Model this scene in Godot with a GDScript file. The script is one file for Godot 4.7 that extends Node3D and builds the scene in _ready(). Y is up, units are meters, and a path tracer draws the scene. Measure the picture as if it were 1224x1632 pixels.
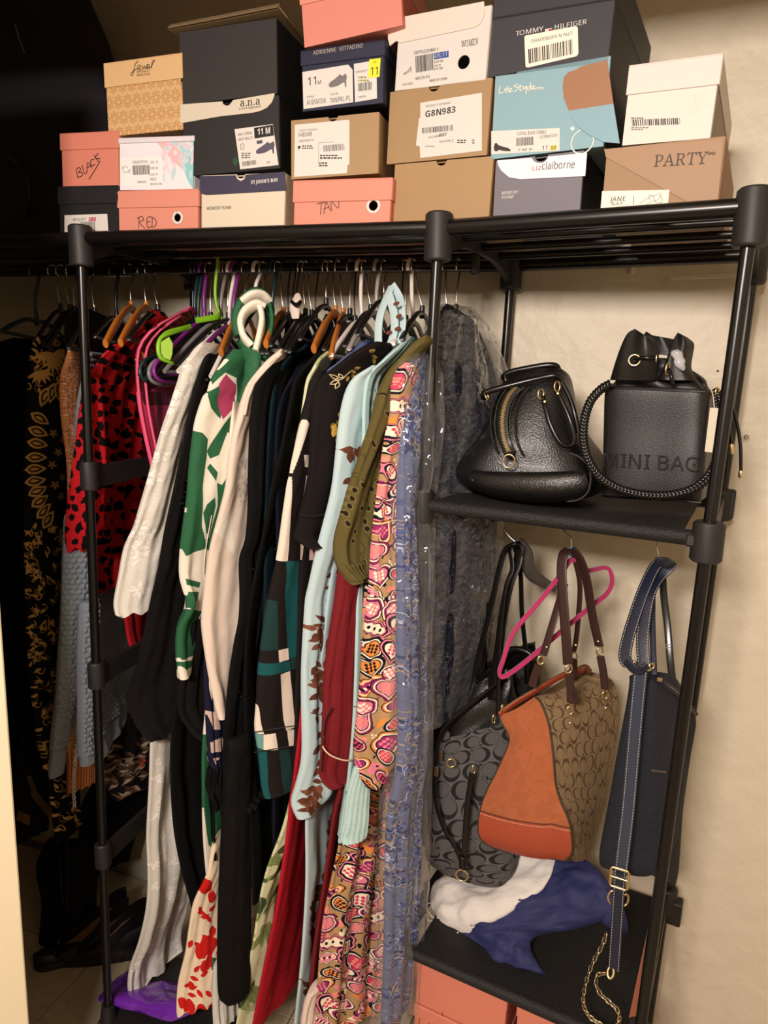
extends Node3D
# A closet: a black rack of tubes with shoe boxes on top, clothes on hangers and handbags on the right.
# F, CB and CP describe the photograph's camera; P() turns a measured image point and a distance behind a
# rack's front plane into a point of the place.
const F := 1131.0
var EX: Vector3
var EY: Vector3
var EZ: Vector3
var CP: Vector3
var XR: Vector3
var ZR: Vector3
const WS := 0.075
const WZ := -0.43
var M := {}
var names := {}

func _ready() -> void:
	# first the camera, the surroundings, the lamp and the exposure; then the shell and the rack; then the things
	solve_camera()
	view()
	shell()
	rack()
	boxes()
	hangers()
	clothes()
	bags()
	low_things()

func solve_camera() -> void:
	var dv := Vector3(-212, 5926, F).normalized()
	var hy := func(x: float) -> float: return 816.0 - ((x - 612.0) * dv.x + F * dv.z) / dv.y
	var dl := Vector3(985.0 - 612.0, hy.call(985.0) - 816.0, F).normalized()
	var dr := Vector3(1215.0 - 612.0, hy.call(1215.0) - 816.0, F).normalized()
	EY = -dv
	EZ = -dl
	EX = EY.cross(EZ)
	if EX.x < 0:
		EX = -EX
	var r := ray(702, 352)
	var t := 0.26 / r.y
	CP = Vector3(-r.x * t, 1.64, -r.z * t)
	ZR = tow(-dr)
	XR = Vector3(ZR.z, 0, -ZR.x)

func tow(c: Vector3) -> Vector3:
	return Vector3(EX.dot(c), EY.dot(c), EZ.dot(c))

func ray(x: float, y: float) -> Vector3:
	return tow(Vector3((x - 612.0) / F, (y - 816.0) / F, 1.0))

func plane_of(fr: int) -> Vector3:
	return Vector3(0, 0, 1) if fr == 0 else ZR if fr == 1 else Vector3(-WS, 0, 1)

func P(x: float, y: float, s: float, fr := 0) -> Vector3:
	var n := plane_of(fr)
	var d := -s if fr < 2 else WZ + s
	var r := ray(x, y)
	return CP + r * ((d - CP.dot(n)) / r.dot(n))

func PH(x: float, y: float, h: float) -> Vector3:
	var r := ray(x, y)
	return CP + r * ((h - CP.y) / r.y)

func camv(p: Vector3) -> Vector3:
	var d := p - CP
	return EX * d.x + EY * d.y + EZ * d.z

func proj(p: Vector3) -> Vector2:
	var q := camv(p)
	return Vector2(q.x / q.z * F + 612.0, q.y / q.z * F + 816.0)

# a point of the rack's plane (frame fr) at height h and distance s whose image lies on column x
func PX(x: float, h: float, s: float, fr := 0) -> Vector3:
	var ux := Vector3(1, 0, 0) if fr == 0 else XR
	var p0 := Vector3(0, h, 0) - (Vector3(0, 0, 1) if fr == 0 else ZR) * s
	var q0 := camv(p0)
	var q1 := EX * ux.x + EY * ux.y + EZ * ux.z
	var k := -(q0.x * F - (x - 612.0) * q0.z) / (q1.x * F - (x - 612.0) * q1.z)
	return p0 + ux * k

func pp(a: Array, fr := 0) -> PackedVector3Array:
	var o := PackedVector3Array()
	for p in a:
		o.append(P(p[0], p[1], p[2], fr))
	return o

func cat4(a: Vector3, b: Vector3, c: Vector3, d: Vector3, t: float) -> Vector3:
	return 0.5 * (2.0 * b + (c - a) * t + (2.0 * a - 5.0 * b + 4.0 * c - d) * t * t + (3.0 * b - a - 3.0 * c + d) * t * t * t)

func smooth(p: PackedVector3Array, sub := 6, closed := false) -> PackedVector3Array:
	var o := PackedVector3Array()
	var n := p.size()
	for i in (n if closed else n - 1):
		var a := p[(i - 1 + n) % n] if closed or i > 0 else p[0] * 2.0 - p[1]
		var d := p[(i + 2) % n] if closed or i + 2 < n else p[n - 1] * 2.0 - p[n - 2]
		for k in sub:
			o.append(cat4(a, p[i], p[(i + 1) % n], d, float(k) / sub))
	if not closed:
		o.append(p[n - 1])
	return o

func rng(sd: int) -> RandomNumberGenerator:
	var r := RandomNumberGenerator.new()
	r.seed = sd
	return r

# ---------------------------------------------------------------- nodes
func numbered(called: String) -> String:
	var k: int = names.get(called, 0)
	names[called] = k + 1
	return called if k == 0 else "%s_%03d" % [called, k]

func thing(called: String, label: String, category: String, at: Vector3, group := "") -> Node3D:
	var o := Node3D.new()
	o.name = numbered(called)
	add_child(o)
	o.position = at
	o.set_meta("label", label)
	o.set_meta("category", category)
	if group:
		o.set_meta("group", group)
	return o

func base_of(o: Node) -> Vector3:
	var s := Vector3.ZERO
	while o is Node3D and o != self:
		s += (o as Node3D).position
		o = o.get_parent()
	return s

# meshes are given in world coordinates and keep their place under a part or a thing
func put(parent: Node, called: String, mesh: Mesh, m: Material) -> MeshInstance3D:
	var o := MeshInstance3D.new()
	o.name = called
	o.mesh = mesh
	o.material_override = m
	parent.add_child(o, true)
	if parent != self:
		o.position = -base_of(parent)
	return o

func struct(called: String, mesh: Mesh, m: Material) -> MeshInstance3D:
	var o := put(self, called, mesh, m)
	o.set_meta("kind", "structure")
	return o

# ---------------------------------------------------------------- meshes
func grid(p: PackedVector3Array, rows: int, cols: int, uv: PackedVector2Array, wrap := true, cap0 := true, cap1 := true) -> ArrayMesh:
	var nrm := PackedVector3Array()
	nrm.resize(p.size())
	var idx := PackedInt32Array()
	var vol := 0.0
	var c0 := p[0]
	for r in rows - 1:
		for c in cols - 1:
			var a := r * cols + c
			for tri in [[a, a + 1, a + cols], [a + 1, a + cols + 1, a + cols]]:
				var fn := (p[tri[2]] - p[tri[0]]).cross(p[tri[1]] - p[tri[0]])
				vol += (p[tri[0]] - c0).dot(fn)
				for k in 3:
					nrm[tri[k]] += fn
					idx.append(tri[k])
	if wrap:
		for r in rows:
			var s := nrm[r * cols] + nrm[r * cols + cols - 1]
			nrm[r * cols] = s
			nrm[r * cols + cols - 1] = s
	var flip := wrap and vol < 0.0
	for i in nrm.size():
		nrm[i] = nrm[i].normalized() * (-1.0 if flip else 1.0)
		if nrm[i] == Vector3.ZERO:
			nrm[i] = Vector3.UP
	if flip:
		for i in range(0, idx.size(), 3):
			var t := idx[i]
			idx[i] = idx[i + 1]
			idx[i + 1] = t
	var v := p.duplicate()
	var u := uv.duplicate()
	for e in [[cap0, 0, 1], [cap1, rows - 1, -1]]:
		if not e[0] or not wrap:
			continue
		var mid := Vector3.ZERO
		for c in cols - 1:
			mid += p[e[1] * cols + c]
		mid /= cols - 1
		var away: Vector3 = (p[e[1] * cols] - p[(e[1] + e[2]) * cols])
		var an := Vector3.ZERO
		for c in cols - 1:
			an += (p[e[1] * cols + c] - mid).cross(p[e[1] * cols + c + 1] - mid)
		an = an.normalized()
		if an.dot(away) < 0:
			an = -an
		var st := v.size()
		for c in cols:
			v.append(p[e[1] * cols + c])
			nrm.append(an)
			u.append(uv[e[1] * cols + c])
		v.append(mid)
		nrm.append(an)
		u.append(uv[e[1] * cols])
		for c in cols - 1:
			var q := (v[st + c + 1] - mid).cross(v[st + c] - mid)
			if q.dot(an) > 0:
				idx.append_array([st + cols, st + c, st + c + 1])
			else:
				idx.append_array([st + cols, st + c + 1, st + c])
	return arrays(v, nrm, u, idx)

func arrays(v: PackedVector3Array, n: PackedVector3Array, u: PackedVector2Array, idx: PackedInt32Array) -> ArrayMesh:
	var a := []
	a.resize(Mesh.ARRAY_MAX)
	a[Mesh.ARRAY_VERTEX] = v
	a[Mesh.ARRAY_NORMAL] = n
	a[Mesh.ARRAY_TEX_UV] = u
	a[Mesh.ARRAY_INDEX] = idx
	var m := ArrayMesh.new()
	m.add_surface_from_arrays(Mesh.PRIMITIVE_TRIANGLES, a)
	return m

# sweep of an elliptic (or, with sq > 2, squarish) section; rad: one radius or one for each point; wdir: the wide axis
func sweep(pts: PackedVector3Array, rad, flat := 1.0, wdir := Vector3.ZERO, sides := 8, closed := false, sq := 2.0) -> ArrayMesh:
	var n := pts.size()
	var rows := n + (1 if closed else 0)
	var v := PackedVector3Array()
	var uv := PackedVector2Array()
	var up := wdir
	var len := 0.0
	for i in rows:
		var k := i % n
		var tg := (pts[(k + 1) % n] if closed or k < n - 1 else pts[k]) - (pts[(k - 1 + n) % n] if closed or k > 0 else pts[k])
		tg = tg.normalized()
		if up == Vector3.ZERO:
			up = Vector3.UP if absf(tg.y) < 0.9 else Vector3.RIGHT
		var a := ((wdir if wdir != Vector3.ZERO else up) - tg * tg.dot(wdir if wdir != Vector3.ZERO else up))
		if a.length() < 0.05:
			a = up - tg * tg.dot(up)
		a = a.normalized()
		up = a
		var b := tg.cross(a)
		var r: float = rad[k] if rad is Array or rad is PackedFloat32Array else rad
		if i > 0:
			len += pts[k].distance_to(pts[(i - 1) % n])
		for c in sides + 1:
			var th := TAU * c / sides
			if sq > 2.0:
				th += PI / sides
			var x := cos(th)
			var y := sin(th)
			if sq > 2.0:
				var q := pow(pow(absf(x), sq) + pow(absf(y), sq), -1.0 / sq)
				x *= q
				y *= q
			v.append(pts[k] + a * x * r + b * y * r * flat)
			uv.append(Vector2(float(c) / sides, len))
	return grid(v, rows, sides + 1, uv, true, not closed, not closed)

func tube(parent: Node, called: String, pts: PackedVector3Array, rad, m: Material, sides := 8, closed := false) -> MeshInstance3D:
	return put(parent, called, sweep(pts, rad, 1.0, Vector3.ZERO, sides, closed), m)

func ribbon(parent: Node, called: String, pts: PackedVector3Array, half_w, thick_ratio: float, wdir: Vector3, m: Material) -> MeshInstance3D:
	return put(parent, called, sweep(pts, half_w, thick_ratio, wdir, 12, false, 6.0), m)

func ringpts(c: Vector3, n: Vector3, r: float, cnt := 20, ry := 0.0, arc := TAU, from := 0.0) -> PackedVector3Array:
	var a := n.cross(Vector3.UP if absf(n.y) < 0.9 else Vector3.RIGHT).normalized()
	var b := n.cross(a).normalized()
	var o := PackedVector3Array()
	for i in cnt:
		var t := from + arc * i / cnt
		o.append(c + a * cos(t) * r + b * sin(t) * (ry if ry > 0 else r))
	return o

func join(list: Array) -> ArrayMesh:
	var st := SurfaceTool.new()
	for m in list:
		if m is Array:
			st.append_from(m[0], 0, m[1])
		else:
			st.append_from(m, 0, Transform3D())
	return st.commit()

# a box with chamfered edges, axes given by a transform (x, y, z half sizes in e)
func cbox(t: Transform3D, e: Vector3, b := 0.0015) -> ArrayMesh:
	var st := SurfaceTool.new()
	st.begin(Mesh.PRIMITIVE_TRIANGLES)
	b = minf(b, minf(e.x, minf(e.y, e.z)) * 0.6)
	var ax := [Vector3.RIGHT, Vector3.UP, Vector3.BACK]
	for k in 3:
		for s in [-1.0, 1.0]:
			var n: Vector3 = ax[k] * s
			var u: Vector3 = ax[(k + 1) % 3]
			var w: Vector3 = ax[(k + 2) % 3]
			var eu: float = e[(k + 1) % 3]
			var ew: float = e[(k + 2) % 3]
			var c: Vector3 = n * e[k]
			quad(st, t, [c - u * (eu - b) - w * (ew - b), c + u * (eu - b) - w * (ew - b), c + u * (eu - b) + w * (ew - b), c - u * (eu - b) + w * (ew - b)], n)
			for s2 in [-1.0, 1.0]:
				var n2: Vector3 = u * s2
				var p0: Vector3 = n * e[k] + n2 * (eu - b)
				var p1: Vector3 = n * (e[k] - b) + n2 * eu
				quad(st, t, [p0 - w * (ew - b), p1 - w * (ew - b), p1 + w * (ew - b), p0 + w * (ew - b)], (n + n2).normalized())
	for x in [-1.0, 1.0]:
		for y in [-1.0, 1.0]:
			for z in [-1.0, 1.0]:
				var n := Vector3(x, y, z).normalized()
				trio(st, t, [Vector3(x * e.x, y * (e.y - b), z * (e.z - b)), Vector3(x * (e.x - b), y * e.y, z * (e.z - b)), Vector3(x * (e.x - b), y * (e.y - b), z * e.z)], n)
	return st.commit()

func trio(st: SurfaceTool, t: Transform3D, q: Array, n: Vector3) -> void:
	var order := [0, 1, 2]
	if (q[2] - q[0]).cross(q[1] - q[0]).dot(n) < 0:
		order = [0, 2, 1]
	for i in order:
		st.set_normal((t.basis * n).normalized())
		st.set_uv(Vector2(q[i].x, -q[i].y))
		st.add_vertex(t * q[i])

func quad(st: SurfaceTool, t: Transform3D, q: Array, n: Vector3) -> void:
	trio(st, t, [q[0], q[1], q[2]], n)
	trio(st, t, [q[0], q[2], q[3]], n)

# a flat polygon (in the xy plane of t) with thickness d towards +z
func prism(t: Transform3D, poly: PackedVector2Array, d: float) -> ArrayMesh:
	var st := SurfaceTool.new()
	st.begin(Mesh.PRIMITIVE_TRIANGLES)
	var lo := Vector2.INF
	var hi := -Vector2.INF
	for p in poly:
		lo = lo.min(p)
		hi = hi.max(p)
	var tri := Geometry2D.triangulate_polygon(poly)
	for z in [0.0, d]:
		var n := Vector3(0, 0, 1 if z > 0 else -1)
		for i in range(0, tri.size(), 3):
			trio(st, t, [v3(poly[tri[i]], z), v3(poly[tri[i + 1]], z), v3(poly[tri[i + 2]], z)], n)
	var cw := Geometry2D.is_polygon_clockwise(poly)
	for i in poly.size():
		var a := poly[i]
		var b := poly[(i + 1) % poly.size()]
		var e := b - a
		var n := Vector3(e.y, -e.x, 0).normalized() * (-1.0 if cw else 1.0)
		if n.length() > 0.5:
			quad(st, t, [v3(a, 0), v3(b, 0), v3(b, d), v3(a, d)], n)
	return st.commit()

func v3(p: Vector2, z: float) -> Vector3:
	return Vector3(p.x, p.y, z)

func frame_at(o: Vector3, ex: Vector3, ey: Vector3) -> Transform3D:
	return Transform3D(Basis(ex, ey, ex.cross(ey)), o)

# box between two points (a bar), rectangular section
func bar(a: Vector3, b: Vector3, w: float, h: float, wdir: Vector3, bev := 0.002) -> ArrayMesh:
	var x := (b - a).normalized()
	var y := (wdir - x * x.dot(wdir)).normalized()
	return cbox(Transform3D(Basis(x, y, x.cross(y)), (a + b) / 2.0), Vector3(a.distance_to(b) / 2.0, w, h), bev)

# ---------------------------------------------------------------- materials
func mat(col: Color, rough := 0.8, metal := 0.0, tex: Texture2D = null, nrm: Texture2D = null, nsc := 1.0, tri := 0.0) -> StandardMaterial3D:
	var m := StandardMaterial3D.new()
	m.albedo_color = col
	m.roughness = rough
	m.metallic = metal
	if tex:
		m.albedo_texture = tex
	if nrm:
		m.normal_enabled = true
		m.normal_texture = nrm
		m.normal_scale = nsc
	if tri > 0.0:
		m.uv1_triplanar = true
		m.uv1_world_triplanar = true
		m.uv1_scale = Vector3.ONE * tri
	return m

func rgb(r: int, g: int, b: int) -> Color:
	return Color8(r, g, b)

func noise_tex(freq: float, size := 512, normal := true, strength := 4.0, oct := 4, kind := FastNoiseLite.TYPE_SIMPLEX_SMOOTH) -> NoiseTexture2D:
	var n := FastNoiseLite.new()
	n.noise_type = kind
	n.frequency = freq
	n.fractal_octaves = oct
	n.seed = 7
	var t := NoiseTexture2D.new()
	t.width = size
	t.height = size
	t.seamless = true
	t.noise = n
	t.as_normal_map = normal
	t.bump_strength = strength
	return t

# ---------------------------------------------------------------- drawing prints
func img(w: int, h: int, c: Color) -> Image:
	var i := Image.create(w, h, false, Image.FORMAT_RGB8)
	i.fill(c)
	return i

func poly(im: Image, p: PackedVector2Array, c: Color) -> void:
	var lo := 1e9
	var hi := -1e9
	for q in p:
		lo = minf(lo, q.y)
		hi = maxf(hi, q.y)
	var n := p.size()
	for y in range(maxi(0, int(ceil(lo - 0.5))), mini(im.get_height(), int(floor(hi + 0.5)) + 1)):
		var yy := y + 0.01
		var xs := PackedFloat32Array()
		for i in n:
			var a := p[i]
			var b := p[(i + 1) % n]
			if (a.y <= yy) != (b.y <= yy):
				xs.append(a.x + (b.x - a.x) * (yy - a.y) / (b.y - a.y))
		xs.sort()
		for i in range(0, xs.size() - 1, 2):
			var x0 := int(round(xs[i]))
			var x1 := int(round(xs[i + 1]))
			if x1 > x0:
				im.fill_rect(Rect2i(x0, y, x1 - x0, 1), c)

func ell(im: Image, c: Vector2, rx: float, ry: float, rot: float, col: Color, n := 18) -> void:
	var p := PackedVector2Array()
	for i in n:
		var t := TAU * i / n
		p.append(c + Vector2(cos(t) * rx, sin(t) * ry).rotated(rot))
	poly(im, p, col)

func stroke(im: Image, p: PackedVector2Array, w: float, col: Color, closed := false) -> void:
	var n := p.size()
	for i in (n if closed else n - 1):
		var a := p[i]
		var b := p[(i + 1) % n]
		var d := (b - a).orthogonal().normalized() * w * 0.5
		poly(im, PackedVector2Array([a + d, b + d, b - d, a - d]), col)
		if w > 2.5:
			ell(im, b, w * 0.5, w * 0.5, 0, col, 8)

func leafpts(p: Vector2, ang: float, l: float, w: float, n := 8) -> PackedVector2Array:
	var o := PackedVector2Array()
	for i in n + 1:
		var t := float(i) / n
		o.append(p + Vector2(l * t, -w * sin(PI * pow(t, 0.8))).rotated(ang))
	for i in range(n - 1, 0, -1):
		var t := float(i) / n
		o.append(p + Vector2(l * t, w * sin(PI * pow(t, 0.8))).rotated(ang))
	return o

func blob(c: Vector2, r: float, wob: float, g: RandomNumberGenerator, stretch := 1.0, rot := 0.0, n := 12) -> PackedVector2Array:
	var o := PackedVector2Array()
	for i in n:
		var t := TAU * i / n
		var k := r * (1.0 + g.randf_range(-wob, wob))
		o.append(c + Vector2(cos(t) * k * stretch, sin(t) * k).rotated(rot))
	return o

func scaled(p: PackedVector2Array, k: float) -> PackedVector2Array:
	var c := Vector2.ZERO
	for q in p:
		c += q
	c /= p.size()
	var o := PackedVector2Array()
	for q in p:
		o.append(c + (q - c) * k)
	return o

func tex(im: Image) -> ImageTexture:
	return ImageTexture.create_from_image(im)

# ---------------------------------------------------------------- setting
func view() -> void:
	var cam := Camera3D.new()
	cam.name = "camera"
	add_child(cam)
	var bx := Vector3(EX.x, EY.x, EZ.x)
	var by := Vector3(EX.y, EY.y, EZ.y)
	var bz := Vector3(EX.z, EY.z, EZ.z)
	cam.transform = Transform3D(Basis(bx, -by, -bz), CP)
	cam.fov = rad_to_deg(2.0 * atan(816.0 / F))
	cam.near = 0.02
	cam.far = 30.0
	cam.current = true
	var e := Environment.new()
	e.background_mode = Environment.BG_COLOR
	e.background_color = Color(0, 0, 0)
	e.tonemap_mode = Environment.TONE_MAPPER_LINEAR
	e.tonemap_exposure = 1.06
	e.sdfgi_enabled = true
	e.ssao_enabled = true
	e.ssil_enabled = true
	var we := WorldEnvironment.new()
	we.name = "surroundings"
	we.environment = e
	add_child(we)
	lamp(Vector3(0.0, 2.17, 2.15), Vector3(-0.05, 1.05, 0.0), 5.9)

func shell() -> void:
	# shell
	var plaster := mat(rgb(216, 205, 183), 0.5, 0, null, noise_tex(0.005, 1024, true, 12.0, 5), 0.55, 1.3)
	M.plaster = plaster
	var dirx := Vector3(1, 0, WS).normalized()
	var nz := Vector3(-WS, 0, 1).normalized()
	struct("wall_back", bar(Vector3(-1.9, 1.3, WZ - 1.9 * WS) - nz * 0.05, Vector3(1.5, 1.3, WZ + 1.5 * WS) - nz * 0.05, 1.4, 0.05, Vector3.UP), plaster)
	struct("wall_left", cbox(Transform3D(Basis(), Vector3(-1.85, 1.3, 1.3)), Vector3(0.05, 1.4, 2.0)), plaster)
	struct("wall_right", cbox(Transform3D(Basis(), Vector3(1.45, 1.3, 1.3)), Vector3(0.05, 1.4, 2.0)), plaster)
	struct("wall_front", cbox(Transform3D(Basis(), Vector3(-0.2, 1.3, 3.3)), Vector3(1.8, 1.4, 0.05)), plaster)
	struct("ceiling", cbox(Transform3D(Basis(), Vector3(-0.2, 2.72, 1.3)), Vector3(1.8, 0.05, 2.1)), mat(rgb(214, 205, 186), 0.85))
	# floor of large beige tiles
	var im := img(512, 512, rgb(176, 160, 134))
	var g := rng(3)
	for i in 900:
		ell(im, Vector2(g.randf() * 512, g.randf() * 512), g.randf_range(4, 22), g.randf_range(2, 8), g.randf() * PI, rgb(176, 160, 134).lerp(rgb(150, 132, 106), g.randf() * 0.35), 9)
	var fl := struct("floor", cbox(Transform3D(Basis(), Vector3(-0.2, -0.06, 1.3)), Vector3(1.8, 0.05, 2.1)), mat(rgb(120, 108, 90), 0.8))
	var tm := mat(Color.WHITE, 0.4, 0, tex(im), null, 1, 1.4)
	var tl := []
	for i in 12:
		for j in 12:
			tl.append(cbox(Transform3D(Basis(), Vector3(-1.85 + i * 0.3 + 0.15, -0.006, -0.5 + j * 0.3 + 0.15)), Vector3(0.1485, 0.006, 0.1485), 0.001))
	var first := true
	for m in tl:
		var t := put(fl, "floor_tile", m, tm)
	# the edge of the sliding door and the header it runs under
	var cream := mat(rgb(238, 224, 192), 0.45)
	var d := struct("door_1", cbox(Transform3D(Basis(), Vector3(-1.24, 1.13, 0.31)), Vector3(0.5, 1.11, 0.008), 0.001), cream)
	for x in [-0.742, -1.77]:
		var prof := PackedVector2Array([Vector2(x - 0.03, -0.298), Vector2(x + 0.056, -0.298), Vector2(x + 0.056, -0.301), Vector2(x + 0.018, -0.338), Vector2(x - 0.03, -0.338)])
		put(d, "door_stile", prism(Transform3D(Basis(Vector3.RIGHT, Vector3(0, 0, -1), Vector3.UP), Vector3(0, 0.01, 0)), prof, 2.24), cream)
	for y in [0.06, 2.2]:
		put(d, "door_rail", cbox(Transform3D(Basis(), Vector3(-1.24, y, 0.318)), Vector3(0.47, 0.045, 0.018), 0.003), cream)
	struct("trim_1", cbox(Transform3D(Basis(), Vector3(-0.2, 2.475, 0.3)), Vector3(1.7, 0.195, 0.05), 0.004), plaster)
	# little fixings on the wall
	var clear := mat(Color(0.95, 0.93, 0.88, 0.35), 0.08)
	clear.transparency = BaseMaterial3D.TRANSPARENCY_ALPHA
	var hooks := [[1009, 424, "clear adhesive hook stuck on the wall above the drawstring bag"], [384, 442, "clear adhesive hook on the wall behind the purple hanger hook"], [425, 442, "clear adhesive hook on the wall behind the white hanger hook at the bow collar"], [588, 440, "clear adhesive hook on the wall beside the frosted thick hanger hook"], [667, 437, "clear adhesive hook on the wall just left of the middle front post"]]
	for h in hooks:
		var c := P(h[0], h[1], 0.002, 2)
		var t := thing("wall_hook", h[2], "hook", c, "clear wall hooks")
		put(t, "back_plate", cbox(Transform3D(Basis(), c), Vector3(0.008, 0.016, 0.003)), clear)
		tube(t, "hook", smooth(PackedVector3Array([c + Vector3(0, 0.012, 0.003), c + Vector3(0, -0.004, 0.006), c + Vector3(0, -0.014, 0.01), c + Vector3(0, -0.012, 0.02), c + Vector3(0, -0.004, 0.022)])), 0.0035, clear)
	var c1 := P(1070, 443, 0.03, 2)
	var c2 := P(1260, 436, 0.03, 2)
	var rod := thing("clear_rod", "clear acrylic rod fixed along the wall behind the right posts", "rod", c2)
	tube(rod, "rod", PackedVector3Array([c1, c2]), 0.004, clear)
	tube(rod, "stand_off", PackedVector3Array([c1.lerp(c2, 0.75), c1.lerp(c2, 0.75) - nz * 0.032]), 0.005, clear)
	var sc := P(1189, 697, 0.004, 2)
	var s := thing("wall_screw", "shiny screw head in a clear anchor on the wall right of the posts", "screw", sc)
	tube(s, "washer", ringpts(sc, nz, 0.006, 16), 0.0018, clear, 6, true)
	put(s, "screw_head", sweep(PackedVector3Array([sc - nz * 0.004, sc + nz * 0.001, sc + nz * 0.002]), [0.0042, 0.0042, 0.002], 1, Vector3.ZERO, 14), mat(rgb(190, 180, 160), 0.3, 1.0))
	var nl := P(1144, 591, 0.002, 2)
	var na := thing("nail", "tiny dark nail in the wall above the drawstring bag's right edge", "nail", nl)
	put(na, "nail_head", sweep(PackedVector3Array([nl - nz * 0.004, nl + nz * 0.002]), 0.0022, 1, Vector3.ZERO, 10), mat(rgb(40, 34, 28), 0.4, 0.8))

func lamp(at: Vector3, to: Vector3, energy: float) -> void:
	var d := (to - at).normalized()
	var x := d.cross(Vector3.UP).normalized()
	var b := Basis(x, x.cross(d), -d)
	var t := thing("wall_lamp", "glowing opal lamp panel on its bracket behind the camera", "lamp", at)
	put(t, "lamp_housing", cbox(Transform3D(b, at - d * 0.03), Vector3(0.27, 0.17, 0.02), 0.006), mat(rgb(220, 216, 205), 0.5))
	var gm := mat(rgb(255, 240, 214), 0.5)
	gm.emission_enabled = true
	gm.emission = Color(1.0, 0.86, 0.66)
	gm.emission_energy_multiplier = 2.0
	put(t, "lamp_diffuser", cbox(Transform3D(b, at - d * 0.008), Vector3(0.24, 0.14, 0.004), 0.002), gm)
	put(t, "lamp_arm", bar(at - d * 0.05, Vector3(at.x, at.y + 0.02, 3.26), 0.012, 0.012, Vector3.UP), mat(rgb(120, 115, 105), 0.4, 0.8))
	var l := AreaLight3D.new()
	l.name = "lamp_light"
	l.transform = Transform3D(b, at + d * 0.002)
	l.area_size = Vector2(0.46, 0.26)
	l.light_color = Color(1.0, 0.945, 0.905)
	l.light_energy = energy
	l.area_range = 9.0
	l.shadow_enabled = true
	add_child(l)

# ---------------------------------------------------------------- the rack
func rp(x: float, y: float, z: float) -> Vector3:      # right bay: x along, z behind its front plane
	return XR * x + Vector3(0, y, 0) - ZR * z

func cyl(a: Vector3, b: Vector3, r: float, sides := 16, bev := 0.002) -> ArrayMesh:
	var d := (b - a).normalized()
	return sweep(PackedVector3Array([a, a + d * bev, b - d * bev, b]), [r - bev, r, r, r - bev], 1.0, Vector3.ZERO, sides)

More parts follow.
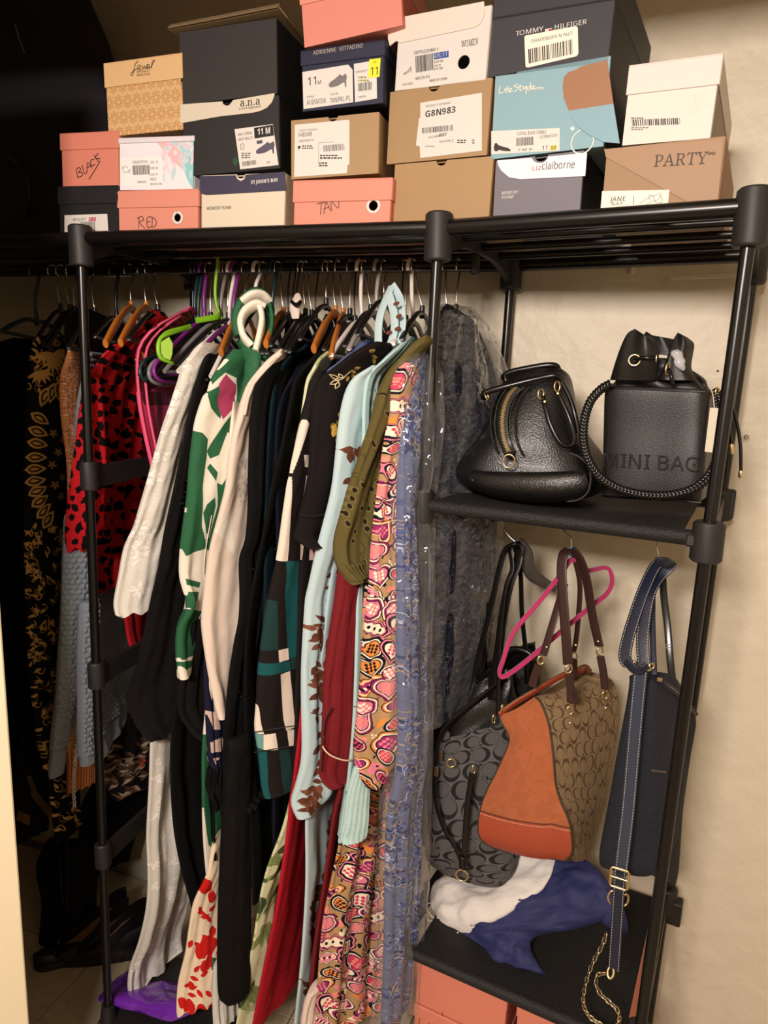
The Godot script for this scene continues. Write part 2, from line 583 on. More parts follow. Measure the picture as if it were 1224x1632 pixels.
func rack() -> void:
	var metal := mat(rgb(12, 11, 11), 0.3, 0.1)
	var plastic := mat(rgb(30, 28, 27), 0.55)
	var cloth := mat(rgb(14, 13, 13), 0.7, 0, null, noise_tex(0.09, 256, true, 5.0, 2), 0.6, 9.0)
	M.black_plastic = plastic
	M.black_metal = metal
	var t := thing("garment_rack", "black tubular closet rack of posts, rails and fabric shelves carrying everything", "rack", Vector3(0, 0, 0))
	# left bay columns (their own slight lean), middle column, right column
	var cols := [
		[Vector3(-1.62, 0, 0), Vector3(-1.62, 1.9, 0), Vector3(0, 0, -0.40)],
		[Vector3(-0.751, 0, 0), Vector3(-0.734, 1.9, 0), Vector3(0.0, 0, -0.40)],
		[Vector3(-0.02, 0, 0), Vector3(-0.002, 1.9, 0), -ZR * 0.40],
		[rp(0.448, 0, 0), rp(0.471, 1.9, 0), -ZR * 0.40]]
	for i in 4:
		var a: Vector3 = cols[i][0]
		var b: Vector3 = cols[i][1]
		var back: Vector3 = cols[i][2]
		for k in 2:
			var o := back * k
			put(t, "post", cyl(a + o + Vector3(0, 0.012, 0), b + o, 0.0098, 18), metal)
			put(t, "foot", sweep(PackedVector3Array([a + o + Vector3(0, 0.001, 0), a + o + Vector3(0, 0.02, 0), a + o + Vector3(0, 0.095, 0)]), [0.026, 0.024, 0.015], 1, Vector3.ZERO, 16), plastic)
		var lev := [1.885, 1.415, 0.965, 0.512]
		for j in 4:
			if i == 3 and j == 2 or i == 2 and j == 2:
				continue
			var p := a.lerp(b, lev[j] / 1.9)
			var up := 0.028 if j == 0 else 0.028
			var dn := 0.05 if j == 0 else 0.034
			var rr := 0.0235 if j == 0 or i == 3 else 0.0185
			for k in 2:
				var q := p + back * k
				put(t, "collar", cyl(q - Vector3(0, dn, 0), q + Vector3(0, up, 0), rr, 22, 0.004), plastic)
			# side bracket: a plate with an arched lower edge
			var d := back.normalized()
			var fr := frame_at(p - d.cross(Vector3.UP) * 0.006, d, Vector3.UP)
			var pl := PackedVector2Array()
			var w := back.length()
			for k in 13:
				var u := float(k) / 12.0
				var arch := pow(absf(u - 0.5) * 2.0, 3.0) if j == 0 else 0.35 + 0.3 * (1.0 - u)
				pl.append(Vector2(0.012 + u * (w - 0.024), -0.006 - 0.038 * arch))
			pl.append(Vector2(w - 0.012, 0.018))
			pl.append(Vector2(0.012, 0.018))
			put(t, "side_bracket", prism(fr, pl, 0.012), plastic)
	# top rails
	var yt := 1.884
	for bay in [[cols[0], cols[1]], [cols[1], cols[2]], [cols[2], cols[3]]]:
		var a: Vector3 = bay[0][1]
		var b: Vector3 = bay[1][1]
		for s in [0.0, 0.1, 0.2, 0.3, 0.4]:
			var r := 0.0135 if s == 0.0 or s == 0.4 else 0.0075
			var p: Vector3 = a + bay[0][2].normalized() * s
			var q: Vector3 = b + bay[1][2].normalized() * s
			p.y = yt + (0.004 if r > 0.01 else 0.006)
			q.y = p.y
			put(t, "shelf_rail", cyl(p, q, r, 16), metal)
	# hanging rods
	for ab in [[-1.6, -0.735], [-0.735, 0.018]]:
		put(t, "hanging_rod", cyl(Vector3(ab[0], ROD, -0.22), Vector3(ab[1], ROD, -0.22), 0.0095, 16), metal)
	put(t, "rod_end", cbox(Transform3D(Basis(), Vector3(0.02, ROD, -0.22)), Vector3(0.006, 0.02, 0.016), 0.003), plastic)
	# fabric shelves of the right bay
	for y in [1.415, 0.487]:
		var st := []
		for s in [0.0, 0.4]:
			var r := cyl(rp(0.004, y, s), rp(0.445, y, s), 0.0125, 18)
			put(t, "shelf_tube", r, cloth)
		var pts := PackedVector3Array()
		var uv := PackedVector2Array()
		for i in 9:
			for j in 9:
				var u := i / 8.0
				var v := j / 8.0
				pts.append(rp(0.02 + 0.41 * u, y + 0.012 - 0.010 * sin(PI * u) * sin(PI * v), 0.4 * v))
				uv.append(Vector2(u, v))
		for i in range(8, -1, -1):
			for j in 9:
				pts.append(pts[i * 9 + j] - Vector3(0, 0.004, 0))
				uv.append(uv[i * 9 + j])
		# one closed sleeve of cloth round the two tubes
		var ring := PackedVector3Array()
		var ruv := PackedVector2Array()
		for r in 19:
			var rr := r if r < 18 else 0
			for j in 9:
				ring.append(pts[rr * 9 + j])
				ruv.append(Vector2(rr / 18.0, j / 8.0))
		put(t, "shelf_panel", grid(ring, 19, 9, ruv, false), cloth)
		put(t, "mounting_clip", cbox(Transform3D(Basis(XR, Vector3.UP, ZR), rp(0.447, y - 0.002, 0.0)), Vector3(0.012, 0.01, 0.014), 0.003), plastic)
		put(t, "mounting_clip", cbox(Transform3D(Basis(XR, Vector3.UP, ZR), rp(0.47, y, 0.4)), Vector3(0.02, 0.028, 0.016), 0.003), plastic)

const ROD := 1.862


# ---------------------------------------------------------------- shoe boxes
# a box from three corners of its front face as measured; everything on the face is laid out in the face's own axes
func shoebox(label: String, bl: Array, br: Array, tl: Array, fr: int, depth: float, col: Color, o := {}) -> Dictionary:
	var s: float = o.get("s", 0.03)
	var a := P(bl[0], bl[1], s, fr)
	var c := P(tl[0], tl[1], s, fr)
	var b := P(br[0], br[1], s + o.get("turn", 0.0), fr)
	var ex := (b - a).normalized()
	var ey := (c - a) - ex * (c - a).dot(ex)
	var t := thing("shoe_box", label, "shoe box", a, o.get("group", ""))
	var d := {"t": t, "fr": frame_at(a, ex, ey.normalized()), "w": (b - a).length(), "h": ey.length(), "d": depth}
	var m := mat(col, o.get("rough", 0.62))
	d.m = m
	var w: float = d.w
	var h: float = d.h
	var th := 0.0022
	# five walls, hollow, so that a finger hole or a thumb notch looks into the dark
	var st := []
	for q in [[0, h / 2, th, h / 2 - 0.0005, 1], [w, h / 2, -th, h / 2 - 0.0005, 1]]:
		st.append(cbox(d.fr * Transform3D(Basis(), Vector3(q[0] + q[2] / 2, h / 2, -depth / 2 - th / 2)), Vector3(th / 2, h / 2 - 0.0004, depth / 2 - th / 2), 0.0008))
	st.append(cbox(d.fr * Transform3D(Basis(), Vector3(w / 2, th / 2, -depth / 2)), Vector3(w / 2 - th, th / 2, depth / 2 - th), 0.0008))
	st.append(cbox(d.fr * Transform3D(Basis(), Vector3(w / 2, h / 2, -depth + th / 2)), Vector3(w / 2 - th, h / 2, th / 2), 0.0008))
	if not o.get("open", false):
		st.append(cbox(d.fr * Transform3D(Basis(), Vector3(w / 2, h - th / 2, -depth / 2 - 0.004)), Vector3(w / 2 - th, th / 2, depth / 2 - th), 0.0008))
	var fp := PackedVector2Array([Vector2(0.0005, 0), Vector2(w - 0.0005, 0), Vector2(w - 0.0005, h), Vector2(0.0005, h)])
	var polys := [fp]
	if o.has("notch"):
		var n: Array = o.notch
		var cu := L(d, n[0], n[1])
		var r: float = n[2]
		fp = PackedVector2Array([Vector2(0.0005, 0), Vector2(w - 0.0005, 0), Vector2(w - 0.0005, h)])
		for k in 13:
			var q := PI * k / 12.0
			fp.append(Vector2(cu.x + cos(q) * r, h - sin(q) * r * 0.85))
		fp.append(Vector2(0.0005, h))
		polys = [fp]
	if o.has("hole"):
		var n: Array = o.hole
		var c2 := L(d, n[0], n[1])
		var r: float = n[2]
		polys = []
		for side in [1.0, -1.0]:
			var q := PackedVector2Array([Vector2(c2.x, 0), Vector2(w - 0.0005 if side > 0 else 0.0005, 0), Vector2(w - 0.0005 if side > 0 else 0.0005, h), Vector2(c2.x, h)])
			for k in 13:
				var an := PI * k / 12.0
				q.append(c2 + Vector2(sin(an) * r * side, cos(an) * r))
			polys.append(q)
		if n.size() > 3:
			var cc: Vector3 = d.fr * Vector3(c2.x, c2.y, 0.0004)
			put(t, "hole_ring", sweep(ringpts(cc, d.fr.basis.z, r + 0.0022, 28), 0.0026, 0.18, d.fr.basis.x, 8, true), mat(n[3], 0.5))
	for q in polys:
		st.append(prism(d.fr * Transform3D(Basis(), Vector3(0, 0, -th)), q, th))
	if o.has("side"):
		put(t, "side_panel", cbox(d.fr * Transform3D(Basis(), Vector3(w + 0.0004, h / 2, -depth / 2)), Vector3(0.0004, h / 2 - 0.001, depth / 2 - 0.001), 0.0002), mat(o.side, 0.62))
	if o.has("tex"):
		m = mat(Color.WHITE, 0.6, 0, o.tex)
		m.uv1_scale = Vector3(1.0 / w, 1.0 / h, 1)
	put(t, "box_body", join(st), m)
	if o.has("lid"):
		var l: Array = o.lid     # y of the lid's lower edge at the left and right of the face, colour
		var y0 := L(d, bl[0], l[0]).y
		var g := 0.0022
		var lm := mat(l[1], o.get("rough", 0.62))
		var ht := h - y0
		var up: float = l[2] if l.size() > 2 else 0.0016
		var parts := [cbox(d.fr * Transform3D(Basis(), Vector3(w / 2, y0 + ht / 2, g / 2 + 0.0002)), Vector3(w / 2 + g, ht / 2, g / 2), 0.0009),
			cbox(d.fr * Transform3D(Basis(), Vector3(w / 2, y0 + ht / 2, -depth - g / 2)), Vector3(w / 2 + g, ht / 2, g / 2), 0.0009),
			cbox(d.fr * Transform3D(Basis(), Vector3(-g / 2 - 0.0002, y0 + ht / 2, -depth / 2)), Vector3(g / 2, ht / 2, depth / 2), 0.0009),
			cbox(d.fr * Transform3D(Basis(), Vector3(w + g / 2 + 0.0006, y0 + ht / 2, -depth / 2)), Vector3(g / 2, ht / 2, depth / 2), 0.0009),
			cbox(d.fr * Transform3D(Basis(), Vector3(w / 2, h + up / 2, -depth / 2)), Vector3(w / 2 + g, up / 2, depth / 2 + g), 0.0006)]
		d.lid = put(t, "lid", join(parts), lm)
		d.lid_y = y0
	return d

# a measured image point on the face, in the face's own axes
func L(d: Dictionary, x: float, y: float) -> Vector2:
	var f: Transform3D = d.fr
	var r := ray(x, y)
	var p := CP + r * ((f.origin - CP).dot(f.basis.z) / r.dot(f.basis.z))
	var q := f.affine_inverse() * p
	return Vector2(q.x, q.y)

func flat(d: Dictionary, called: String, pts: Array, col: Color, z := 0.0, th := 0.0004, rough := 0.55, parent: Node = null) -> MeshInstance3D:
	var q := PackedVector2Array()
	for p in pts:
		q.append(L(d, p[0], p[1]))
	var o := put(parent if parent else host(d, q[0].lerp(q[q.size() / 2], 0.5)), called, prism(d.fr * Transform3D(Basis(), Vector3(0, 0, z)), q, th), mat(col, rough))
	if called in ["label", "sticker", "size_label", "shipping_label", "barcode_sticker", "front_flap", "size_sticker", "size_patch", "width_patch", "blue_patch", "pink_badge", "upper_flap"] and o.get_parent() == d.t:
		d.get_or_add("flats", []).append([q, o])
	return o

# the label, flap or lid that a point of the face lies on: what is printed there is a piece of it
func host(d: Dictionary, p: Vector2) -> Node:
	var found: Node = d.t
	if d.has("lid") and p.y > d.get("lid_y", 1e9):
		found = d.lid
	for f in d.get("flats", []):
		if Geometry2D.is_point_in_polygon(p, f[0]):
			found = f[1]
	return found

func quadpts(x0: float, y0: float, x1: float, y1: float, x2: float, y2: float, x3: float, y3: float) -> Array:
	return [[x0, y0], [x1, y1], [x2, y2], [x3, y3]]

# lettering along a measured base line, cap height in image pixels
func txt(d: Dictionary, s: String, x0: float, y0: float, x1: float, y1: float, cap: float, col: Color, o := {}) -> void:
	var a := L(d, x0, y0)
	var b := L(d, x1, y1)
	var e := (b - a).normalized()
	var up := L(d, x0, y0 - cap) - a
	var tm := TextMesh.new()
	tm.text = s
	var f := SystemFont.new()
	f.font_names = PackedStringArray([o.get("font", "Droid Sans")])
	f.font_weight = 700 if o.get("bold", false) else 400
	tm.font = f
	tm.font_size = 24
	tm.pixel_size = 0.001
	tm.depth = 0.0
	tm.curve_step = 4.0
	tm.horizontal_alignment = HORIZONTAL_ALIGNMENT_LEFT
	tm.vertical_alignment = VERTICAL_ALIGNMENT_BOTTOM
	var box := tm.get_aabb()
	var sx := (b - a).length() / box.size.x
	var sy := absf(up.dot(e.orthogonal())) / (0.0171 if not o.has("lower") else 0.013)
	var n := e.orthogonal()
	if n.dot(up) < 0:
		n = -n
	if o.get("flip", false):
		n = -n
	var y0b: float = o.get("drop", 0.0)
	var bs := Basis(v3(e, 0) * sx, v3(n, 0) * sy, Vector3(0, 0, 1))
	# rest the base line on a: TextMesh lays the line's descent at the bottom
	var desc := 0.0056
	var org := v3(a - e * box.position.x * sx - n * (desc + y0b) * sy, o.get("z", 0.0006))
	var mi := MeshInstance3D.new()
	mi.name = "lettering"
	mi.mesh = tm
	mi.material_override = mat(col, 0.6)
	var on := host(d, a.lerp(b, 0.5) + n * 0.001)
	on.add_child(mi, true)
	mi.transform = Transform3D(Basis(), -base_of(on)) * (d.fr * Transform3D(bs, org))

func barcode(d: Dictionary, x0: float, y0: float, x1: float, y1: float, x2: float, y2: float, col: Color, sd := 1, z := 0.0006) -> void:
	# corners: top left, top right, bottom left
	var a := L(d, x0, y0)
	var u := L(d, x1, y1) - a
	var v := L(d, x2, y2) - a
	var g := rng(sd)
	var st := SurfaceTool.new()
	st.begin(Mesh.PRIMITIVE_TRIANGLES)
	var k := 0.0
	while k < 1.0:
		var w := g.randf_range(0.008, 0.03)
		var p := a + u * k
		var q := a + u * minf(1.0, k + w)
		quad(st, d.fr, [v3(p + v, z), v3(q + v, z), v3(q, z), v3(p, z)], Vector3.BACK)
		k += w + g.randf_range(0.008, 0.03)
	put(host(d, a + (u + v) * 0.5), "barcode", st.commit(), mat(col, 0.6))

# lines of tiny print: rows of small dashes between two measured corners
func fineprint(d: Dictionary, x0: float, y0: float, x1: float, y1: float, rows: int, col: Color, sd := 1, z := 0.0006) -> void:
	var g := rng(sd)
	var st := SurfaceTool.new()
	st.begin(Mesh.PRIMITIVE_TRIANGLES)
	for r in rows:
		var y := lerpf(y0, y1, (r + 0.5) / rows)
		var x := x0
		var hh := (y1 - y0) / rows * 0.28
		var endx := lerpf(x1, x0, g.randf() * 0.35)
		while x < endx:
			var w := g.randf_range(2.0, 5.0)
			quad(st, d.fr, [v3(L(d, x, y + hh), z), v3(L(d, x + w, y + hh), z), v3(L(d, x + w, y - hh), z), v3(L(d, x, y - hh), z)], Vector3.BACK)
			x += w + 1.2
	put(host(d, L(d, (x0 + x1) / 2, (y0 + y1) / 2)), "fine_print", st.commit(), mat(col, 0.6))

func pen(d: Dictionary, strokes: Array, col: Color, r := 0.0007, z := 0.0006, called := "marker_writing", flatness := 0.3) -> void:
	var st := []
	for s in strokes:
		var p := PackedVector3Array()
		for q in s:
			p.append(d.fr * v3(L(d, q[0], q[1]), z))
		if p.size() > 2:
			p = smooth(p, 4)
		st.append(sweep(p, r, flatness, d.fr.basis.x + d.fr.basis.y * 0.3, 6))
	put(host(d, L(d, strokes[0][0][0], strokes[0][0][1])), called, join(st), mat(col, 0.7))

# a court shoe's outline in a measured rectangle
func shoe_print(d: Dictionary, x0: float, y0: float, x1: float, y1: float, col: Color, heel := true) -> void:
	var pts := []
	var o := [[0, 0.78], [0.1, 0.62], [0.3, 0.45], [0.5, 0.25], [0.62, 0.1], [0.75, 0.22], [0.95, 0.05], [1.0, 0.3], [0.96, 0.55], [0.97, 0.95], [0.9, 0.95], [0.86, 0.62], [0.7, 0.72], [0.5, 0.88], [0.2, 0.97], [0.03, 0.95]]
	if not heel:
		o = [[0, 0.6], [0.06, 0.2], [0.15, 0.1], [0.3, 0.35], [0.55, 0.5], [0.85, 0.62], [1.0, 0.8], [0.98, 0.95], [0.6, 0.92], [0.3, 0.82], [0.2, 0.95], [0.04, 0.92]]
	for p in o:
		pts.append([lerpf(x0, x1, p[0]), lerpf(y0, y1, p[1])])
	flat(d, "shoe_picture", pts, col, 0.0006, 0.0002)

const INK := Color(0.07, 0.065, 0.06)

func boxes() -> void:
	var coral := rgb(212, 136, 116)
	var coral2 := rgb(206, 124, 104)
	var kraft := rgb(160, 130, 92)
	var white := rgb(214, 209, 203)
	var black := rgb(14, 13, 15)
	var d: Dictionary
	# --- left end
	d = shoebox("black shoe box with white barcode sticker, bottom of the leftmost stack", [96, 371], [189, 371], [92, 299], 0, 0.27, black, {"lid": [326, black]})
	flat(d, "sticker", quadpts(103, 343, 171, 341, 173, 372, 103, 372), white)
	txt(d, "MYSOFT", 117, 353, 137, 352.5, 5, INK)
	flat(d, "pink_badge", quadpts(142, 346.5, 153, 346, 153, 352, 142, 352.5), rgb(186, 66, 96), 0.0006, 0.0002)
	txt(d, "EU 41", 143, 351, 152, 350.6, 3.6, white, {"z": 0.001})
	barcode(d, 128, 354, 152, 353, 128, 372, INK, 2)
	d = shoebox("coral shoe box with an underlined marker word, on the leftmost black box", [100, 299], [190, 297], [91, 215], 0, 0.27, coral2, {"lid": [240, coral2]})
	pen(d, [[[124, 283], [122, 270]], [[122, 270], [126, 267], [129, 270], [125, 275]], [[125, 275], [131, 275], [131, 280], [124, 283]]], INK, 0.0008)
	pen(d, [[[131, 263], [135, 277], [140, 273]], [[139, 273], [140, 259], [147, 268]], [[140, 267], [145, 264]], [[150, 254], [145, 256], [146, 264], [152, 262]], [[150, 247], [157, 258]], [[157, 244], [152, 252], [160, 253]], [[142, 286], [151, 272], [160, 256]]], INK, 0.0008)
	# pastel
	var im := img(256, 128, rgb(226, 222, 228))
	var g := rng(11)
	for q in [[150, 0, 256, 0, 256, 60, 215, 40, 180, 22, 222, 128, 190], [0]]:
		pass
	poly(im, PackedVector2Array([Vector2(118, 0), Vector2(165, 0), Vector2(222, 40), Vector2(256, 70), Vector2(256, 100), Vector2(190, 60)]), rgb(232, 180, 182))
	poly(im, PackedVector2Array([Vector2(165, 0), Vector2(256, 0), Vector2(256, 74), Vector2(210, 30)]), rgb(168, 206, 212))
	poly(im, PackedVector2Array([Vector2(215, 60), Vector2(256, 40), Vector2(256, 128), Vector2(236, 104)]), rgb(140, 196, 200))
	for i in 40:
		ell(im, Vector2(g.randf_range(130, 256), g.randf_range(0, 100)), g.randf_range(6, 16), g.randf_range(3, 7), g.randf() * PI, [rgb(226, 196, 204), rgb(186, 208, 216), rgb(232, 214, 218)][i % 3])
	d = shoebox("white shoe box with pastel brush marks and sticker, under the tan patterned box", [191, 303], [308, 302], [188, 222], 0, 0.28, rgb(226, 222, 228), {"tex": tex(im), "lid": [229, rgb(216, 210, 216)]})
	flat(d, "sticker", quadpts(191, 252, 258, 250, 260, 297, 194, 297), rgb(234, 230, 228), 0.0, 0.0003)
	txt(d, "TAJUJYSTOOL", 211, 261, 236, 260, 4.5, INK)
	barcode(d, 211, 264, 238, 263, 212, 279, INK, 3)
	txt(d, "US: 11", 240, 261, 252, 260.5, 4, INK)
	txt(d, "EUR: 42", 240, 270, 252, 269.5, 3.6, INK)
	txt(d, "UK: 9", 240, 280, 251, 279.6, 3.6, INK)
	txt(d, "RED", 240, 288, 249, 287.6, 4.2, INK)
	txt(d, "AMANDA-1", 219, 292, 234, 291.6, 3.4, INK)
	txt(d, "MADE IN CHINA", 240, 295, 259, 294.6, 3.2, INK)
	pen(d, [[[195, 265], [197, 273], [202, 275], [208, 270]], [[196, 268], [201, 265], [204, 268]], [[206, 271], [207, 276]]], rgb(90, 84, 84), 0.0004, 0.0006, "sandal_drawing")
	d = shoebox("coral shoe box reading RED in marker, under the pastel brush-marked box", [190, 371], [316, 370], [185, 306], 0, 0.27, coral, {"lid": [332, coral], "hole": [283, 347, 0.0075, white]})
	pen(d, [[[221, 364], [222, 346]], [[219, 348], [226, 345], [229, 350], [223, 355], [231, 364]], [[242, 346], [235, 347], [235, 362], [242, 361]], [[235, 354], [240, 353]], [[243, 347], [243, 362], [249, 358], [248, 350], [242, 346]]], rgb(70, 52, 44), 0.0008)
	# jewel box: interlaced lattice print
	im = img(512, 320, rgb(206, 168, 118))
	var ln := rgb(178, 128, 74)
	for i in range(-1, 9):
		for j in range(0, 5):
			var c := Vector2(i * 64 + (32 if j % 2 else 0) + 16, j * 70 + 30)
			var star := PackedVector2Array()
			for k in 16:
				star.append(c + Vector2.from_angle(TAU * k / 16.0) * (34.0 if k % 2 == 0 else 22.0))
			stroke(im, star, 2.4, ln, true)
			for k in 8:
				stroke(im, PackedVector2Array([c + Vector2.from_angle(TAU * k / 8.0) * 34.0, c + Vector2.from_angle(TAU * (k + 3) / 8.0) * 34.0]), 2.0, ln)
			var hx := PackedVector2Array()
			for k in 6:
				hx.append(c + Vector2.from_angle(TAU * k / 6.0 + 0.5) * 13.0)
			stroke(im, hx, 2.2, ln, true)
	d = shoebox("tan shoe box printed with a line lattice below a plain lid", [173, 218], [293, 206], [160, 104], 0, 0.28, rgb(206, 168, 118), {"tex": tex(im), "lid": [140, rgb(212, 174, 124)], "turn": 0.0})
	pen(d, [[[222, 98], [217, 104], [213, 121], [210, 118], [220, 110]], [[222, 110], [226, 106], [222, 105], [221, 111], [227, 111]], [[228, 105], [229, 111], [232, 106], [233, 111], [237, 104]], [[236, 109], [240, 105], [236, 104], [236, 110], [242, 108]], [[242, 108], [248, 97], [244, 100], [243, 110]]], INK, 0.0006, 0.003, "script_lettering")
	txt(d, "BADGLEY", 220, 117, 241, 115, 3.6, rgb(90, 64, 34), {"z": 0.003})
	txt(d, "MISCHKA", 220, 122.5, 241, 120.5, 3.6, rgb(90, 64, 34), {"z": 0.003})
	# the big dark box with a tan-lined lid askew
	var char := rgb(42, 38, 37)
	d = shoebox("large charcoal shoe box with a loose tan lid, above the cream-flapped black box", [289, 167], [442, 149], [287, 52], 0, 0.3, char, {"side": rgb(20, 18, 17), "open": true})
	var lidtop := rgb(120, 100, 72)
	var f: Transform3D = d.fr
	var w: float = d.w
	var h: float = d.h
	var lf := f * Transform3D(Basis.from_euler(Vector3(-0.07, 0, 0.03)), Vector3(-0.006, h - 0.002, 0.006))
	var lp := [cbox(lf * Transform3D(Basis(), Vector3(w / 2 + 0.006, 0.004, -0.156)), Vector3(w / 2 + 0.014, 0.0012, 0.162), 0.0008)]
	lp.append(cbox(lf * Transform3D(Basis(Vector3(0, 0, 1), -0.9), Vector3(w + 0.026, -0.006, -0.15)), Vector3(0.013, 0.001, 0.16), 0.0008))
	lp.append(cbox(lf * Transform3D(Basis(Vector3(1, 0, 0), 0.9), Vector3(w / 2 + 0.006, 0.0075, 0.008)), Vector3(w / 2 + 0.012, 0.001, 0.006), 0.0008))
	put(d.t, "lid", join(lp), mat(lidtop, 0.7))
	# a dark box with a cream flap
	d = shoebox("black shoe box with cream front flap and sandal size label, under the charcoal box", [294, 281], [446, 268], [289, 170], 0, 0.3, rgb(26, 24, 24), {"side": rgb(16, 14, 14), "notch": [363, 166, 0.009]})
	var fl := flat(d, "front_flap", [[288, 167], [355, 162], [356, 166], [361, 169], [366, 168], [371, 162], [372, 160], [438, 149], [438, 152], [434, 163], [426, 172], [416, 177], [404, 180], [350, 186], [288, 197]], rgb(206, 196, 178), 0.0004, 0.0012)
	txt(d, "a.n.a", 384, 171, 415, 167.5, 12, INK, {"font": "Droid Serif", "z": 0.0022})
	txt(d, "a new approach", 382, 175.5, 417, 171.5, 3, INK, {"font": "Droid Serif", "z": 0.0022})
	flat(d, "size_label", quadpts(374, 206, 435, 198, 444, 263, 383, 270), white)
	flat(d, "size_patch", quadpts(405, 204, 435, 199, 437, 216, 406, 221), INK, 0.0005, 0.0002)
	txt(d, "11 M", 411, 215.5, 431, 213, 10, white, {"bold": true, "z": 0.001})
	txt(d, "ANA CORINA", 379, 217, 402, 214, 4.6, INK)
	txt(d, "NAVY MULTI", 380, 225, 403, 222, 4.6, INK)
	shoe_print(d, 408, 224, 438, 246, rgb(80, 74, 92))
	flat(d, "sandal_strap", [[409, 225], [418, 223], [419, 228], [410, 230]], rgb(80, 74, 92), 0.0006, 0.0002)
	fineprint(d, 385, 243, 402, 253, 3, rgb(70, 66, 66), 5)
	barcode(d, 386, 258, 408, 255, 387, 265, INK, 6)
	txt(d, "A60", 425, 261, 431, 260, 3.6, INK)
	pen(d, [[[383, 231], [388, 229], [389, 237], [384, 238], [383, 231]], [[386, 232], [386, 236]]], INK, 0.0004)
	flat(d, "green_dot", [[373, 252], [378, 252], [380, 258], [376, 265], [371, 260]], rgb(26, 70, 40))
	# cream box, navy lid flap
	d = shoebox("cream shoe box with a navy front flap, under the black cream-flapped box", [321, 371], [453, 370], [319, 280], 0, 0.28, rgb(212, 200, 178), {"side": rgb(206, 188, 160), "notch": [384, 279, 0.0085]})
	flat(d, "front_flap", [[319, 281], [376, 279.5], [378, 285], [384, 289], [390, 286], [392, 279], [455, 274], [456, 304], [330, 311], [322, 309], [319, 303]], rgb(52, 48, 72), 0.0004, 0.0012)
	txt(d, "ST JOHN'S BAY", 401, 294, 444, 290, 5.6, white, {"bold": true, "z": 0.0022})
	txt(d, "MEMORY FOAM", 330, 335, 368, 333, 5, INK)
	# navy box
	var navy := rgb(24, 27, 54)
	d = shoebox("navy shoe box with two white labels and a yellow size sticker", [482, 178], [611, 164], [475, 84], 0, 0.29, navy, {"lid": [106, navy], "side": rgb(24, 26, 44)})
	txt(d, "ADRIENNE  VITTADINI", 500, 89, 579, 77, 6.5, rgb(176, 166, 160), {"z": 0.003})
	flat(d, "label", [[482, 115], [555, 103], [562, 111], [563, 163], [484, 174]], white)
	txt(d, "11", 491, 137, 504, 135, 13, INK)
	txt(d, "M", 507, 135, 512, 134, 6, INK)
	shoe_print(d, 524, 116, 553, 140, rgb(110, 106, 108))
	txt(d, "STYLE", 489, 157, 501, 155.5, 3.4, INK)
	txt(d, "AV-SENSATION", 489, 168, 519, 164.5, 8, INK)
	txt(d, "COLOR", 526, 152.5, 539, 151, 3.6, INK)
	txt(d, "TANPRL-PL", 526, 165, 559, 160, 8, INK)
	flat(d, "label", quadpts(564, 102, 600, 96, 601, 157, 566, 163), white)
	txt(d, "ADRIENNE V", 567, 117, 586, 114, 3.2, INK)
	barcode(d, 571, 133, 593, 130, 571, 146, INK, 8)
	fineprint(d, 571, 121, 590, 131, 2, rgb(150, 140, 60), 9)
	txt(d, "TANPRL", 571, 157, 584, 155, 3.2, INK)
	flat(d, "size_sticker", quadpts(589, 95, 607, 93, 605, 123, 587, 124), rgb(238, 226, 40), 0.0006)
	txt(d, "11", 591, 121, 602, 120, 13, INK, {"z": 0.0014})
	txt(d, "US", 595, 101, 600, 100.4, 3, INK, {"z": 0.0014})
	# coral, on top, tilted
	d = shoebox("coral shoe box lying tilted on top of the navy shoe box", [485, 76], [642, 40], [474, -28], 0, 0.3, rgb(214, 132, 118), {"lid": [8, rgb(218, 142, 122)], "side": rgb(214, 112, 92)})
	# brown carton with label
	d = shoebox("brown kraft shoe box with white return label, under the navy box", [464, 286], [603, 276], [467, 192], 0, 0.3, kraft, {"notch": [531, 180, 0.009]})
	flat(d, "shipping_label", [[470, 199], [555, 191], [557, 192], [557, 262], [554, 263], [553, 276], [469, 282]], white)
	txt(d, "PD2023 1016D46024", 477, 210, 506, 207.6, 3, rgb(90, 84, 80))
	txt(d, "H4D049", 476, 219, 497, 217, 7, rgb(50, 46, 46))
	txt(d, "H4D049D8110", 477, 227, 500, 225, 3.6, rgb(70, 66, 66))
	fineprint(d, 482, 231, 500, 238, 2, INK, 12)
	flat(d, "arrow_mark", [[475, 233], [480, 233], [479, 235], [477, 238], [476, 238], [477, 235], [475, 235]], INK, 0.0005, 0.0002)
	pen(d, [[[508, 228], [508, 265]], [[508, 228], [532, 226]]], rgb(120, 114, 110), 0.0003)
	barcode(d, 515, 232, 549, 229, 516, 242, rgb(70, 68, 72), 13)
	fineprint(d, 510, 246, 551, 254, 2, INK, 14)
	fineprint(d, 509, 258, 524, 266, 2, INK, 15)
	d = shoebox("coral shoe box reading TAN in marker, under the labelled kraft box", [468, 363], [621, 361], [466, 290], 0, 0.3, coral, {"lid": [323, coral], "hole": [595, 328, 0.0085, rgb(226, 206, 200)], "side": rgb(214, 118, 92)})
	pen(d, [[[505, 325], [522, 322]], [[512, 324], [511, 342]], [[516, 341], [520, 323], [527, 336]], [[516, 333], [525, 330]], [[529, 337], [528, 321], [539, 332], [540, 320]]], rgb(110, 80, 66), 0.0008)
	# --- right bay
	d = shoebox("white shoe box with curved flap and finger hole, printed WOMEN", [629, 145], [774, 127], [622, 36], 1, 0.3, white, {"hole": [739, 99, 0.0105], "side": rgb(222, 212, 200)})
	flat(d, "front_flap", [[620, 32], [772, 3], [773, 22], [767, 38], [758, 44], [640, 69], [632, 66], [622, 74], [619, 62]], rgb(222, 210, 198), 0.0004, 0.0016)
